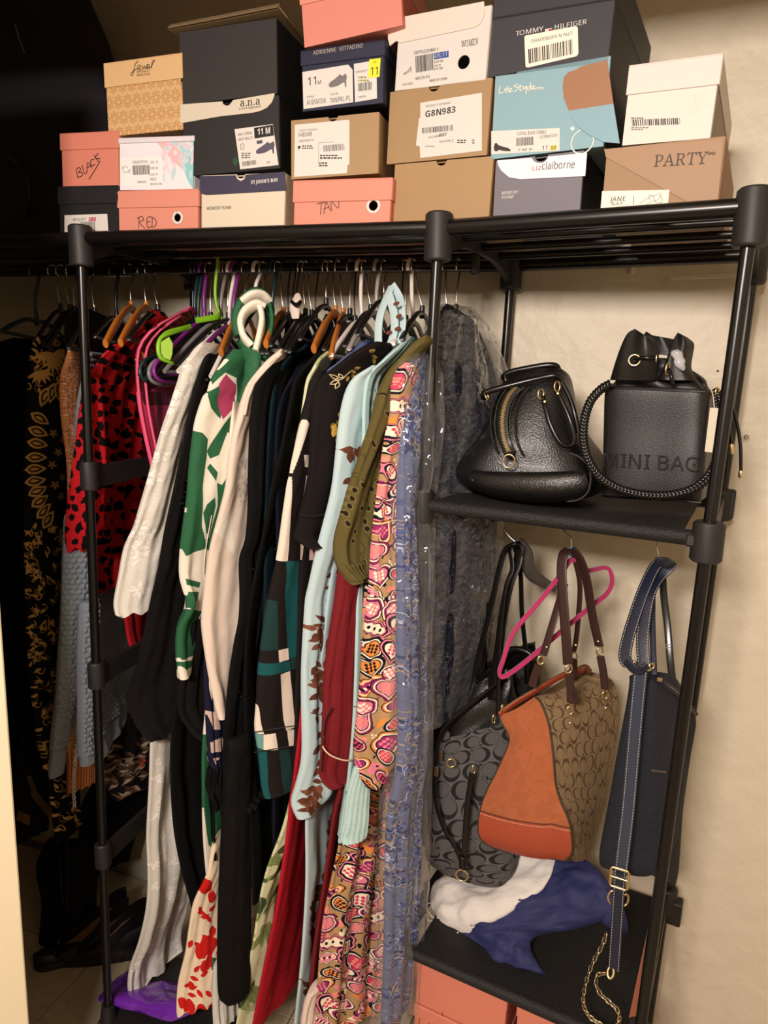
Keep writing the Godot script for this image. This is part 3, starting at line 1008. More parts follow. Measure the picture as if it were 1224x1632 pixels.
	txt(d, "WOMEN", 735, 76, 762, 71, 10, INK, {"font": "Droid Serif"})
	txt(d, "SDPU2334W-1", 660, 87, 698, 81, 5, INK)
	barcode(d, 662, 90, 690, 85, 663, 116, INK, 17)
	flat(d, "blue_patch", quadpts(691, 85, 715, 81, 715, 91, 692, 95), rgb(40, 74, 150), 0.0, 0.0003)
	txt(d, "US:11", 693, 93, 712, 90, 6.5, white, {"z": 0.001})
	txt(d, "EUR 43", 692, 101, 706, 99, 3.6, INK)
	txt(d, "UK 9", 692, 107, 702, 105.6, 3.4, INK)
	txt(d, "JPN 280", 692, 112, 706, 110, 3.2, INK)
	txt(d, "WHITE-PU", 662, 128, 685, 124.5, 4.6, INK)
	txt(d, "MADE IN CHINA", 685, 131, 713, 127, 4, INK)
	txt(d, "YOU RED", 641, 137, 658, 135, 3.6, rgb(90, 84, 80))
	pen(d, [[[643, 118], [650, 113], [655, 106], [654, 112], [648, 117], [643, 119]], [[655, 108], [656, 116]]], rgb(110, 104, 100), 0.0004, 0.0006, "shoe_drawing")
	d = shoebox("brown kraft shoe box with large white code label, under the white flap box", [616, 262], [776, 247], [615, 148], 1, 0.3, kraft, {"notch": [692, 140, 0.01], "side": rgb(146, 106, 62)})
	flat(d, "shipping_label", [[670, 164], [768, 148], [768, 240], [670, 252], [669, 233], [663, 232], [668, 188], [670, 188]], white)
	txt(d, "PO20231116180924", 679, 171.5, 718, 165.5, 3.2, INK)
	txt(d, "G8N983", 678, 187.5, 726, 179.5, 10, rgb(40, 38, 40), {"bold": true})
	barcode(d, 673, 204, 722, 199, 673, 213, rgb(60, 58, 60), 19)
	txt(d, "LAX-2--MMM", 683, 221, 700, 218.5, 3.4, INK)
	txt(d, "8037", 700, 218.5, 712, 216.5, 5, INK, {"bold": true})
	txt(d, "Andy Away", 700, 228, 719, 225.5, 4, rgb(70, 66, 66))
	pen(d, [[[722, 221], [722, 228]], [[678, 234], [681, 233], [692, 233.5]]], INK, 0.0004)
	fineprint(d, 729, 222, 748, 229, 2, INK, 21)
	pen(d, [[[752, 224], [756, 223], [753, 228], [757, 228]]], INK, 0.0005)
	d = shoebox("plain unlabelled brown kraft shoe box with a thumb notch, left of the grey box", [624, 358], [779, 351], [622, 263], 1, 0.3, rgb(164, 132, 92), {"notch": [704, 256, 0.0095], "side": rgb(150, 110, 64)})
	# dark navy lid box
	d = shoebox("dark slate shoe box with white lettering and an upside-down sticker", [779, 123], [969, 99], [777, 33], 1, 0.31, rgb(50, 50, 56), {"side": rgb(36, 35, 38)})
	var dl := cbox(d.fr * Transform3D(Basis(), Vector3(d.w / 2, d.h + 0.028, -0.155)), Vector3(d.w / 2 + 0.0025, 0.028, 0.158), 0.002)
	put(d.t, "lid", dl, mat(rgb(46, 46, 52), 0.6))
	txt(d, "TOMMY", 822, 58, 866, 49.5, 7.5, white)
	txt(d, "HILFIGER", 884, 47.5, 935, 38.5, 7.5, white)
	flat(d, "flag_logo", quadpts(869, 46.5, 880, 45, 880, 50, 869, 52), white, 0.0003, 0.0003)
	flat(d, "flag_logo", quadpts(874.5, 47, 880, 46.2, 880, 49.4, 874.5, 50.2), rgb(170, 40, 46), 0.0007, 0.0002)
	flat(d, "barcode_sticker", [[836, 59], [838, 57], [918, 42], [921, 44], [922, 86], [919, 90], [842, 108], [838, 107]], rgb(240, 232, 214), 0.0006)
	txt(d, "LPN N K4TB00XHG", 912, 50.5, 847, 63.5, 5.5, INK, {"flip": true, "z": 0.0012})
	barcode(d, 842, 79, 912, 63, 843, 102, INK, 23, 0.0012)
	# light blue box
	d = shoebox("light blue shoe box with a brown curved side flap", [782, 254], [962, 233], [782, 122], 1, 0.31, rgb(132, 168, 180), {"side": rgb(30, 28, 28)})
	flat(d, "side_flap", [[925, 107], [968, 96], [978, 166], [907, 177], [899, 157], [897, 138], [899, 124], [906, 116], [920, 111]], rgb(150, 106, 72), 0.0005, 0.0014)
	flat(d, "side_flap", [[907, 177], [978, 166], [988, 229], [962, 227], [940, 216], [922, 203], [910, 186]], rgb(126, 164, 178), 0.0005, 0.0014)
	pen(d, [[[797, 137], [796, 149], [803, 147]], [[805, 141], [805, 147]], [[811, 137], [808, 140], [808, 148]], [[806, 143], [811, 142]], [[812, 146], [816, 142], [812, 141], [812, 147], [818, 145]], [[826, 134], [819, 137], [826, 141], [819, 147]], [[829, 135], [829, 145], [833, 143]], [[826, 139], [833, 137]], [[834, 138], [835, 143], [839, 137], [838, 150]], [[846, 132], [845, 142]], [[845, 139], [840, 139], [841, 143], [846, 141]], [[848, 141], [852, 138], [848, 137], [848, 142], [858, 140], [868, 141]]], rgb(238, 232, 214), 0.0008, 0.0006, "script_lettering")
	txt(d, "SOFT SYSTEM", 840, 146, 866, 143, 2.6, rgb(220, 226, 220))
	flat(d, "label", [[783, 209], [892, 204], [892, 240], [783, 246]], white)
	txt(d, "I-LOYAL, BLACK TUMBLE", 824, 216, 870, 213, 5.4, INK)
	barcode(d, 823, 220, 850, 218, 823, 233, INK, 25)
	txt(d, "E3786S1001", 861, 221, 888, 218, 4.6, INK)
	txt(d, "11", 864, 240, 872, 239, 7, INK)
	flat(d, "width_patch", quadpts(877, 232, 887, 231, 887, 239, 877, 240), rgb(236, 206, 70), 0.0005, 0.0002)
	txt(d, "M", 878.5, 239, 885.5, 238.4, 6, INK, {"z": 0.001})
	txt(d, "7 M 9", 825, 241.5, 847, 240, 4, INK)
	shoe_print(d, 787, 226, 814, 242, rgb(40, 30, 34), false)
	var cc := L(d, 928, 226)
	put(d.t, "ring_print", sweep(ringpts(d.fr * v3(cc, 0.0004), d.fr.basis.z, 0.017, 28), 0.0012, 0.15, d.fr.basis.x, 6, true), mat(rgb(214, 224, 222), 0.6))
	flat(d, "dot_print", [[911, 202], [914, 202], [916, 205], [914, 208], [911, 208], [909, 205]], rgb(214, 224, 222))
	# grey box with white flap
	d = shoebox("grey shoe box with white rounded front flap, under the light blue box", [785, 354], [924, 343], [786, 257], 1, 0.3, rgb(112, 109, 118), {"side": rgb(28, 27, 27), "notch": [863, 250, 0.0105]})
	flat(d, "front_flap", [[793, 256], [848, 252], [851, 257], [857, 260], [866, 260], [872, 255], [874, 250], [936, 244], [933, 281], [830, 286], [812, 283], [800, 273], [795, 265]], rgb(232, 228, 232), 0.0004, 0.0014)
	txt(d, "LIZ", 849, 272.5, 863, 271.5, 6.5, rgb(178, 70, 70), {"z": 0.0024})
	txt(d, "claiborne", 864, 271.5, 916, 268.5, 9, rgb(80, 76, 84), {"z": 0.0024, "lower": true})
	txt(d, "MEMORY", 800, 310.5, 826, 308.5, 5, white)
	txt(d, "FOAM", 800, 317.5, 818, 316, 5, white)
	# white box with clear wrap
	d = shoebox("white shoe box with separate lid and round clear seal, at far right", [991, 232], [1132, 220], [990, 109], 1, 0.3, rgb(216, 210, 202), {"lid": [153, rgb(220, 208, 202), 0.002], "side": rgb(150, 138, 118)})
	barcode(d, 1007, 191, 1083, 188, 1008, 201, INK, 27)
	fineprint(d, 1006, 202, 1030, 208, 2, rgb(120, 114, 110), 28)
	fineprint(d, 1006, 186, 1030, 191, 1, rgb(120, 114, 110), 29)
	var seal := mat(Color(0.96, 0.95, 0.92, 0.5), 0.15)
	seal.transparency = BaseMaterial3D.TRANSPARENCY_ALPHA
	cc = L(d, 1110, 163)
	put(d.t, "clear_seal", sweep(PackedVector3Array([d.fr * v3(cc, 0.0002), d.fr * v3(cc, 0.0008)]), 0.0135, 1, Vector3.ZERO, 28), seal)
	pen(d, [[[1108, 156], [1109, 169], [1114, 168]], [[1106, 160], [1111, 157]]], rgb(200, 196, 188), 0.0006)
	# party carton
	d = shoebox("brown shoe carton with a diagonal seam, under the white lidded box at right", [958, 340], [1144, 327], [963, 238], 1, 0.3, rgb(152, 120, 88), {"side": rgb(150, 108, 70)})
	txt(d, "PARTY", 1042, 267, 1126, 262, 19, rgb(66, 48, 32), {"font": "Droid Serif", "z": 0.002})
	pen(d, [[[1128, 246], [1131, 243], [1134, 246], [1137, 243], [1140, 245], [1137, 247], [1134, 244], [1131, 247], [1128, 246]]], rgb(66, 48, 32), 0.0004, 0.002)
	flat(d, "upper_flap", [[966, 251], [1101, 325], [1144, 327], [1152, 222], [963, 238]], rgb(155, 122, 90), 0.0002, 0.0012)
	flat(d, "label", [[960, 305], [1067, 303], [1064, 336], [957, 340]], rgb(234, 226, 212), 0.0002, 0.0018)
	txt(d, "JANE", 972, 322, 997, 321, 7.5, INK, {"z": 0.0024})
	txt(d, "BLACK", 975, 328, 993, 327, 5, INK, {"z": 0.0024})
	pen(d, [[[1010, 313], [1010, 327]]], INK, 0.0004, 0.0022)
	pen(d, [[[1020, 325], [1030, 318], [1042, 313], [1054, 309], [1050, 318], [1040, 322], [1030, 327]], [[1036, 320], [1034, 312], [1042, 314], [1046, 324], [1056, 322]], [[1050, 311], [1056, 318], [1052, 326]], [[1042, 325], [1040, 331]]], rgb(120, 110, 104), 0.0003, 0.0022, "sandal_drawing")
	# --- stacks under the right bay
	var left := ["coral shoe box on the floor, bottom of the left stack", "coral shoe box second from the floor in the left stack", "coral shoe box directly under the marker-written one", "coral shoe box with marker writing, top of the stack under the bottom shelf"]
	var right := ["coral shoe box on the floor, bottom of the right stack", "coral shoe box second from the floor in the right stack", "coral shoe box third from the floor in the right stack", "unmarked coral shoe box at the top of the right floor stack"]
	for k in 4:
		lowbox(left[k], 0.012, 0.002 + k * 0.112, 0.195, 0.108, k == 3)
		lowbox(right[k], 0.23, 0.002 + k * 0.112, 0.195, 0.108, false)

func lowbox(label: String, x: float, y: float, w: float, h: float, marked: bool) -> void:
	var coral := rgb(212, 126, 104)
	var c := rp(x, y, 0.035)
	var a := proj(c)
	var b := proj(rp(x + w, y, 0.035))
	var t := proj(rp(x, y + h, 0.035))
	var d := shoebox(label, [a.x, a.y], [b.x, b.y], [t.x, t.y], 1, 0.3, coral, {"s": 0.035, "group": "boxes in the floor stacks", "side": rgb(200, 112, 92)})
	var lid := cbox(d.fr * Transform3D(Basis(), Vector3(d.w / 2, d.h * 0.86 - 0.001, -0.15)), Vector3(d.w / 2 + 0.002, d.h * 0.14, 0.153), 0.0015)
	put(d.t, "lid", lid, d.m)
	if marked:
		pen(d, [[[668, 1632], [669, 1613]], [[667, 1614], [675, 1612], [678, 1619], [670, 1624]], [[682, 1612], [683, 1630], [692, 1629]], [[696, 1614], [697, 1627], [704, 1626], [705, 1613]]], rgb(120, 60, 44), 0.0009)

# ---------------------------------------------------------------- clothes
# rows: [image y, x of the near edge, x of the far edge (-1: straight back), near distance, far distance]
func shape(rows: Array, o := {}) -> Dictionary:
	var s0: float = o.get("s0", 0.03)
	var s1: float = o.get("s1", 0.40)
	var w: float = o.get("w", 0.02)
	var top: int = o.get("top", 2)
	var n := rows.size()
	var dense := []
	for i in n - 1:
		for k in 12:
			dense.append(_row(rows, i, k / 12.0))
	dense.append(_row(rows, n - 2, 1.0))
	var a := PackedVector3Array()
	var b := PackedVector3Array()
	for d in dense:
		var q0 := s0
		var q1 := s1
		if top > 0:
			var f := clampf(d[3] / top, 0.0, 1.0)
			f = f * f * (3 - 2 * f)
			var mid := (s0 + s1) / 2.0
			q0 = lerpf(mid - minf(0.03, (s1 - s0) * 0.3), s0, f)
			q1 = lerpf(mid + minf(0.03, (s1 - s0) * 0.3), s1, f)
		var pa := P(d[1], d[0], q0, o.get("fr", 0))
		a.append(pa)
		if d[2] < 0:
			b.append(Vector3(pa.x + w * (q1 - q0) / maxf(0.05, s1 - s0), pa.y, -q1))
		else:
			b.append(PX(d[2], pa.y, q1, o.get("fr", 0)))
	# even steps down the near edge
	var R: int = o.get("R", 72)
	var cum := PackedFloat32Array([0.0])
	for i in range(1, a.size()):
		cum.append(cum[i - 1] + (a[i] + b[i]).distance_to(a[i - 1] + b[i - 1]) * 0.5)
	var A := PackedVector3Array()
	var B := PackedVector3Array()
	var j := 0
	for r in R:
		var t := cum[cum.size() - 1] * r / (R - 1.0)
		while j < cum.size() - 2 and cum[j + 1] < t:
			j += 1
		var f := clampf((t - cum[j]) / maxf(1e-6, cum[j + 1] - cum[j]), 0, 1)
		A.append(a[j].lerp(a[j + 1], f))
		B.append(b[j].lerp(b[j + 1], f))
	return {"A": A, "B": B, "R": R, "len": cum[cum.size() - 1], "o": o}

func _row(rows: Array, i: int, t: float) -> Array:
	var n := rows.size()
	var out := []
	for c in 3:
		var v := []
		for k in [i - 1, i, i + 1, i + 2]:
			var r: Array = rows[clampi(k, 0, n - 1)]
			v.append(float(r[c]) if r.size() > c else -1.0)
		if c == 2 and (v[1] < 0 or v[2] < 0):
			out.append(-1.0 if (v[1] < 0 if t < 0.5 else v[2] < 0) else (v[1] if t < 0.5 else v[2]))
			continue
		if c == 2:
			v[0] = v[1] if v[0] < 0 else v[0]
			v[3] = v[2] if v[3] < 0 else v[3]
		# monotone cubic in even parameter
		var m1: float = (v[2] - v[0]) * 0.5
		var m2: float = (v[3] - v[1]) * 0.5
		if c == 0:
			m1 = minf(m1, 2.5 * (v[2] - v[1]))
			m2 = minf(m2, 2.5 * (v[2] - v[1]))
		var t2 := t * t
		var t3 := t2 * t
		out.append((2 * t3 - 3 * t2 + 1) * v[1] + (t3 - 2 * t2 + t) * m1 + (-2 * t3 + 3 * t2) * v[2] + (t3 - t2) * m2)
	out.append(i + t)
	return out

func cloth_mesh(g: Dictionary) -> ArrayMesh:
	var o: Dictionary = g.o
	var N: int = o.get("N", 64)
	var R: int = g.R
	var th: float = o.get("t", 0.011)
	var amp: float = o.get("amp", 0.006)
	var k: float = o.get("k", 3.0)
	var r := rng(o.get("seed", 1))
	var ph := [r.randf() * TAU, r.randf() * TAU, r.randf() * TAU, r.randf() * TAU]
	var hem: float = o.get("hem", 0.006)
	var bump: Array = o.get("bump", [])
	var grow: float = o.get("grow", 0.3)
	var wk: float = o.get("wk", 0.006)
	var wr := FastNoiseLite.new()
	wr.seed = o.get("seed", 1)
	wr.frequency = 8.0
	wr.fractal_octaves = 3
	var A: PackedVector3Array = g.A
	var B: PackedVector3Array = g.B
	var v := PackedVector3Array()
	var uv := PackedVector2Array()
	for i in R:
		var f := float(i) / (R - 1)
		var a := A[i]
		var b := B[i]
		var ch := b - a
		var nn := Vector3(ch.z, 0, -ch.x).normalized()
		if nn.dot(CP - (a + b) / 2.0) < 0:
			nn = -nn
		var env := amp * smoothstep(0.0, grow, f) * clampf(ch.length() / 0.12, 0.25, 1.0)
		var tt := minf(th, ch.length() * 0.45)
		if f < 0.03:
			tt *= sqrt(f / 0.03) * 0.8 + 0.2
		for c in N + 1:
			var an := TAU * c / N
			var q := (1.0 - cos(an)) / 2.0
			var edge := smoothstep(0.0, 0.12, q)
			var d := env * edge * (sin(TAU * k * q + ph[0] + 0.8 * sin(f * 3.0 + ph[2])) * 0.62 + sin(TAU * k * 2.37 * q + ph[1] + f * 2.0) * 0.3 + sin(f * 9.0 + ph[3] + q * 4.0) * 0.12)
			var p := a + ch * q + nn * (d + signf(sin(an)) * tt * pow(absf(sin(an)), 0.7))
			if bump.size() and sin(an) > 0:
				var vv: float = f * g.len / bump[1]
				var uu: float = q * ch.length() / bump[0] + (0.5 if int(floor(vv)) % 2 else 0.0)
				p += nn * bump[2] * pow(absf(sin(PI * uu)) * (absf(sin(PI * vv)) if bump[1] < 1.0 else 1.0), 0.7)
			p.y -= hem * smoothstep(0.93, 1.0, f) * (0.5 + 0.5 * sin(TAU * (k * 1.4) * q + ph[1]))
			p += nn * wr.get_noise_3d(p.x * 1.6 + p.z * 1.6, p.y * 0.7, p.z * 1.6 + float(o.get("seed", 1))) * wk * edge * smoothstep(0.0, 0.1, f)
			v.append(p)
			uv.append(Vector2(q, f))
	return grid(v, R, N + 1, uv)

# where a measured image point falls on a garment (0..1 across, 0..1 down)
func G(g: Dictionary, x: float, y: float) -> Vector2:
	var A: PackedVector3Array = g.A
	var B: PackedVector3Array = g.B
	var lq := 0.0
	var ly := -1e9
	for i in g.R:
		var a := camv(A[i])
		var e := camv(B[i]) - a
		var den := e.x * F - (x - 612.0) * e.z
		var q := 0.0 if absf(den) < 1e-6 else -(a.x * F - (x - 612.0) * a.z) / den
		var p := a + e * q
		var py := p.y / p.z * F + 816.0
		if py >= y or i == g.R - 1:
			var f: float = 1.0 if i == 0 else clampf((y - ly) / maxf(1e-6, py - ly), 0, 1)
			return Vector2(lerpf(lq, q, f) if i > 0 else q, (i - 1 + f) / (g.R - 1.0) if i > 0 else 0.0)
		lq = q
		ly = py
	return Vector2.ZERO

func pxpoly(im: Image, g: Dictionary, pts: Array, c: Color, sc := 1.0, ox := 0.0, oy := 0.0) -> void:
	poly(im, pxpts(im, g, pts, sc, ox, oy), c)

func pxpts(im: Image, g: Dictionary, pts: Array, sc := 1.0, ox := 0.0, oy := 0.0) -> PackedVector2Array:
	var p := PackedVector2Array()
	var e := Vector2(im.get_width(), im.get_height())
	for q in pts:
		p.append(G(g, ox + q[0] / sc, oy + q[1] / sc) * e)
	return p

func leafpx(im: Image, g: Dictionary, x: float, y: float, ang: float, l: float, w: float, c: Color) -> void:
	var a := []
	for p in leafpts(Vector2(x, y), ang, l, w, 5):
		a.append([p.x, p.y])
	pxpoly(im, g, a, c)

func print_for(g: Dictionary, c: Color, _pxw := 320, _d := 1000.0) -> Image:
	var dens := 1700.0
	var w := 0.0
	for i in g.R:
		w += g.A[i].distance_to(g.B[i]) / g.R
	var d := minf(1.0, 2000.0 / (g.len * dens))
	return img(clampi(int(w * dens * d), 64, 800), clampi(int(g.len * dens * d), 96, 2000), c)

func chord(g: Dictionary) -> float:
	var w := 0.0
	for i in g.R:
		w += g.A[i].distance_to(g.B[i]) / g.R
	return w

var weave: NoiseTexture2D
func fabric(c: Color, rough := 0.88, nsc := 0.5, scale := 6.0) -> StandardMaterial3D:
	var key := "f%s%s%s" % [c, rough, scale]
	if not M.has(key):
		M[key] = mat(c, rough, 0, null, weave, nsc, scale)
		M[key].metallic_specular = 0.25
	return M[key]

func printed(im: Image, rough := 0.85) -> StandardMaterial3D:
	var m := mat(Color.WHITE, rough, 0, tex(im))
	m.texture_repeat = false
	m.metallic_specular = 0.25
	return m

func garment(called: String, label: String, cat: String, g: Dictionary, m: Material, part := "body") -> Node3D:
	var A: PackedVector3Array = g.A
	var t := thing(called, label, cat, (A[A.size() - 1] + g.B[g.R - 1]) / 2.0)
	put(t, part, cloth_mesh(g), m)
	return t

func piece(t: Node3D, part: String, g: Dictionary, m: Material) -> MeshInstance3D:
	return put(t, part, cloth_mesh(g), m)

# an edge line down the near side of a garment
func edge_line(t: Node3D, part: String, g: Dictionary, q: float, r: float, m: Material, from := 0.0, to := 1.0, off := 0.012) -> void:
	var p := PackedVector3Array()
	for i in range(int(from * (g.R - 1)), int(to * (g.R - 1)) + 1, 3):
		var ch: Vector3 = g.B[i] - g.A[i]
		var nn := Vector3(ch.z, 0, -ch.x).normalized()
		if nn.dot(CP - g.A[i]) < 0:
			nn = -nn
		p.append(g.A[i] + ch * q + nn * off)
	tube(t, part, p, r, m, 6)

# little facets scattered over part of a garment's near face
func glitter(t: Node3D, called: String, g: Dictionary, pts: Array, count: int, size: float, m: Material, sd: int) -> void:
	var st := SurfaceTool.new()
	st.begin(Mesh.PRIMITIVE_TRIANGLES)
	var r := rng(sd)
	for c in count:
		var u := r.randf()
		var k := r.randi_range(0, pts.size() - 2)
		var x: float = lerpf(lerpf(pts[k][0], pts[k][1], u), lerpf(pts[k + 1][0], pts[k + 1][1], u), 0.0)
		var v := r.randf()
		x = lerpf(lerpf(pts[k][0], pts[k + 1][0], v), lerpf(pts[k][1], pts[k + 1][1], v), u)
		var y := lerpf(pts[k][2], pts[k + 1][2], v)
		var q := G(g, x, y)
		var i := clampi(int(q.y * (g.R - 1)), 0, g.R - 1)
		var ch: Vector3 = g.B[i] - g.A[i]
		var nn := Vector3(ch.z, 0, -ch.x).normalized()
		if nn.dot(CP - g.A[i]) < 0:
			nn = -nn
		var cc: Vector3 = g.A[i] + ch * clampf(q.x, 0, 1) + nn * (g.o.get("t", 0.011) + 0.003)
		var n := (nn + Vector3(r.randf_range(-1, 1), r.randf_range(-1, 1), r.randf_range(-1, 1)) * 0.6).normalized()
		var a := n.cross(Vector3.UP).normalized() * size
		var b := n.cross(a).normalized() * size
		var hexa := []
		for h in 6:
			hexa.append(cc + a * cos(TAU * h / 6) + b * sin(TAU * h / 6))
		for h in range(1, 5):
			trio(st, Transform3D(), [hexa[0], hexa[h], hexa[h + 1]], n)
	var o := put(t, called, st.commit(), m)
	o.set_meta("kind", "stuff")

# ---------------------------------------------------------------- prints
func leopard(g: Dictionary) -> Image:
	var im := print_for(g, rgb(186, 26, 34), 320)
	var r := rng(21)
	for y in range(486, 985, 17):
		for x in range(98, 268, 19):
			var cx := x + (9 if (y / 17) % 2 else 0) + r.randf_range(-5, 5)
			var cy := y + r.randf_range(-5, 5)
			var p := []
			for q in blob(Vector2(cx, cy), r.randf_range(3.6, 6.4), 0.35, r, r.randf_range(1.0, 1.6), r.randf_range(0.7, 2.4)):
				p.append([q.x, q.y])
			pxpoly(im, g, p, rgb(13, 10, 11))
	return im

func goldshawl(g: Dictionary) -> Image:
	var im := print_for(g, rgb(11, 9, 8), 320, 1000)
	var gold := rgb(176, 138, 76)
	var dim := rgb(128, 98, 54)
	var r := rng(5)
	var e := Vector2(im.get_width(), im.get_height())
	# scrolls everywhere first
	for y in range(545, 1320, 9):
		if y > 618 and y < 835:
			continue
		for k in 4:
			var x := r.randf_range(40, 118)
			var p := []
			var a := r.randf() * TAU
			for i in 9:
				p.append([x + cos(a + i * 0.75) * (9 - i) * 0.75, y + sin(a + i * 0.75) * (9 - i) * 0.9])
			stroke(im, pxpts(im, g, p), r.randf_range(2.5, 5.0), [gold, dim][r.randi() % 2])
			leafpx(im, g, x, y, r.randf() * TAU, 11, 2.2, gold)
	for q in [[67, 631, 1.9], [78, 625, 1.75], [89, 620, 1.6], [100, 622, 1.5], [58, 666, 0.55], [55, 687, 0.35], [54, 706, 0.18], [52, 728, 0.0], [51, 747, -0.1], [51, 766, -0.2], [55, 782, -0.45], [59, 798, -0.6], [65, 814, -0.8], [72, 828, -1.0]]:
		leafpx(im, g, q[0] - cos(q[2]) * 14, q[1] - sin(q[2]) * 16, q[2], 34, 8.5, gold)
		leafpx(im, g, q[0] - cos(q[2]) * 9, q[1] - sin(q[2]) * 11, q[2], 24, 5.2, rgb(34, 27, 20))
		leafpx(im, g, q[0] - cos(q[2]) * 6, q[1] - sin(q[2]) * 7, q[2], 15, 2.6, gold)
	for q in [[82, 690], [90, 720], [80, 740], [96, 760], [84, 772], [98, 700], [94, 790]]:
		for k in 5:
			leafpx(im, g, q[0], q[1], k * TAU / 5 + 0.3, 8, 2.0, dim)
	for q in [[66, 560], [80, 572], [60, 590], [92, 556]]:
		for k in 6:
			leafpx(im, g, q[0], q[1], 0.4 + k * 0.42, 24, 3.0, gold)
	for y in range(1170, 1340, 16):
		stroke(im, pxpts(im, g, [[92 + (y - 1170) * 0.15, y], [104 + (y - 1170) * 0.15, y + 8], [96 + (y - 1170) * 0.15, y + 16]]), 5, gold)
	return im

func flowers_brown(g: Dictionary, spots: Array, sd: int, sp := 0.9) -> Image:
	var base := rgb(186, 208, 212)
	var im := print_for(g, base, 320, 1000)
	var r := rng(sd)
	for i in 300:
		var y := r.randi_range(0, im.get_height() - 1)
		im.fill_rect(Rect2i(r.randi_range(0, im.get_width()), y, r.randi_range(10, 60), 1), base.lightened(r.randf() * 0.12))
	var br := [rgb(112, 66, 48), rgb(98, 56, 42), rgb(128, 80, 60)]
	for s in spots:
		var a: float = s[2]
		stroke(im, pxpts(im, g, [[s[0], s[1]], [s[0] + cos(a) * s[3], s[1] + sin(a) * s[3]]]), 2.6, br[1])
		for k in s[4]:
			var f: float = (k + 0.3) / float(s[4])
			leafpx(im, g, s[0] + cos(a) * s[3] * f, s[1] + sin(a) * s[3] * f, a + (sp if k % 2 else -sp) + r.randf_range(-0.5, 0.5) * sp, r.randf_range(13, 23), r.randf_range(3.0, 5.6), br[k % 3])
	return im

func paisley(w: int, h: int, sd: int) -> Image:
	var tan1 := rgb(178, 142, 100)
	var im := img(w, h, tan1)
	var ink := rgb(22, 20, 36)
	var cream := rgb(246, 230, 200)
	var pink := rgb(228, 128, 150)
	var rose := rgb(208, 66, 100)
	var mag := rgb(150, 44, 100)
	var org := rgb(234, 142, 66)
	var cor := rgb(240, 142, 128)
	var r := rng(sd)
	var sets := [[mag, cream, pink, cor], [ink, cream, org, ink], [cream, mag, pink, cream], [ink, cream, rose, cor], [org, cream, mag, pink], [pink, ink, cream, rose], [mag, cream, rose, ink]]
	for i in w * h / 2600:
		var q := Vector2(r.randf() * w, r.randf() * h)
		poly(im, leafpts(q, r.randf() * TAU, r.randf_range(30, 70), r.randf_range(7, 15)), [cream, pink, org, cor][i % 4])
	for i in w * h / 2600:
		var q := Vector2(r.randf() * w, r.randf() * h)
		poly(im, leafpts(q, r.randf() * TAU, r.randf_range(10, 26), r.randf_range(3, 6)), ink)
	for i in w * h / 9000:
		var q := Vector2(r.randf() * w, r.randf() * h)
		for k in 6:
			ell(im, q + Vector2(r.randf_range(-18, 18), r.randf_range(-18, 18)), 4.0, 4.0, 0, [ink, cream, mag][i % 3], 10)
	var n := 0
	for y in range(0, h + 60, 70):
		for x in range(10 + (42 if n % 2 else 0), w + 60, 86):
			var c := Vector2(x + r.randf_range(-16, 16), y + r.randf_range(-16, 16))
			var st: Array = sets[r.randi() % sets.size()]
			var rot := r.randf_range(-0.9, 0.9) + (PI if r.randf() < 0.3 else 0.0)
			var kind := r.randi() % 4
			var sz := r.randf_range(36, 54)
			var p := PackedVector2Array()
			for k in 48:
				var t := TAU * k / 48.0
				var q := Vector2.ZERO
				if kind == 0:      # heart
					q = Vector2(pow(sin(t), 3.0) * 1.0, -(0.81 * cos(t) - 0.31 * cos(2 * t) - 0.12 * cos(3 * t) - 0.06 * cos(4 * t))) * sz
				elif kind == 1:    # scalloped tulip
					q = Vector2(cos(t) * (0.78 + 0.16 * absf(sin(t * 3.0))), sin(t) * (0.95 + 0.12 * absf(cos(t * 2.5)))) * sz * 0.9
				elif kind == 2:    # drop with a curled tip
					var rr := 0.45 + 0.55 * pow(maxf(0.0, 0.5 + 0.5 * cos(t)), 1.6)
					q = Vector2(cos(t) * rr * 1.3 - 0.2, sin(t) * rr * 0.85 + 0.2 * cos(t) * rr) * sz
				else:              # ragged leaf
					q = Vector2(cos(t) * 1.15, sin(t) * (0.5 + 0.10 * cos(9.0 * t))) * sz
				p.append(c + q.rotated(rot))
			poly(im, scaled(p, 1.08), ink)
			poly(im, p, st[0])
			poly(im, scaled(p, 0.86), st[1])
			poly(im, scaled(p, 0.74), st[0] if kind == 3 else ink)
			poly(im, scaled(p, 0.66), st[2])
			if kind == 3:
				for k in 7:
					ell(im, c + Vector2((k - 3) * sz * 0.2, 0).rotated(rot), sz * 0.085, sz * 0.14, rot, ink if k % 2 else cream, 10)
			else:
				for k in 9:
					var q := Vector2((k % 3 - 1) * sz * 0.27, (k / 3 - 1) * sz * 0.26).rotated(rot)
					ell(im, c + q, sz * 0.10, sz * 0.12, rot, st[3], 10)
			n += 1
		n += 1
	return im

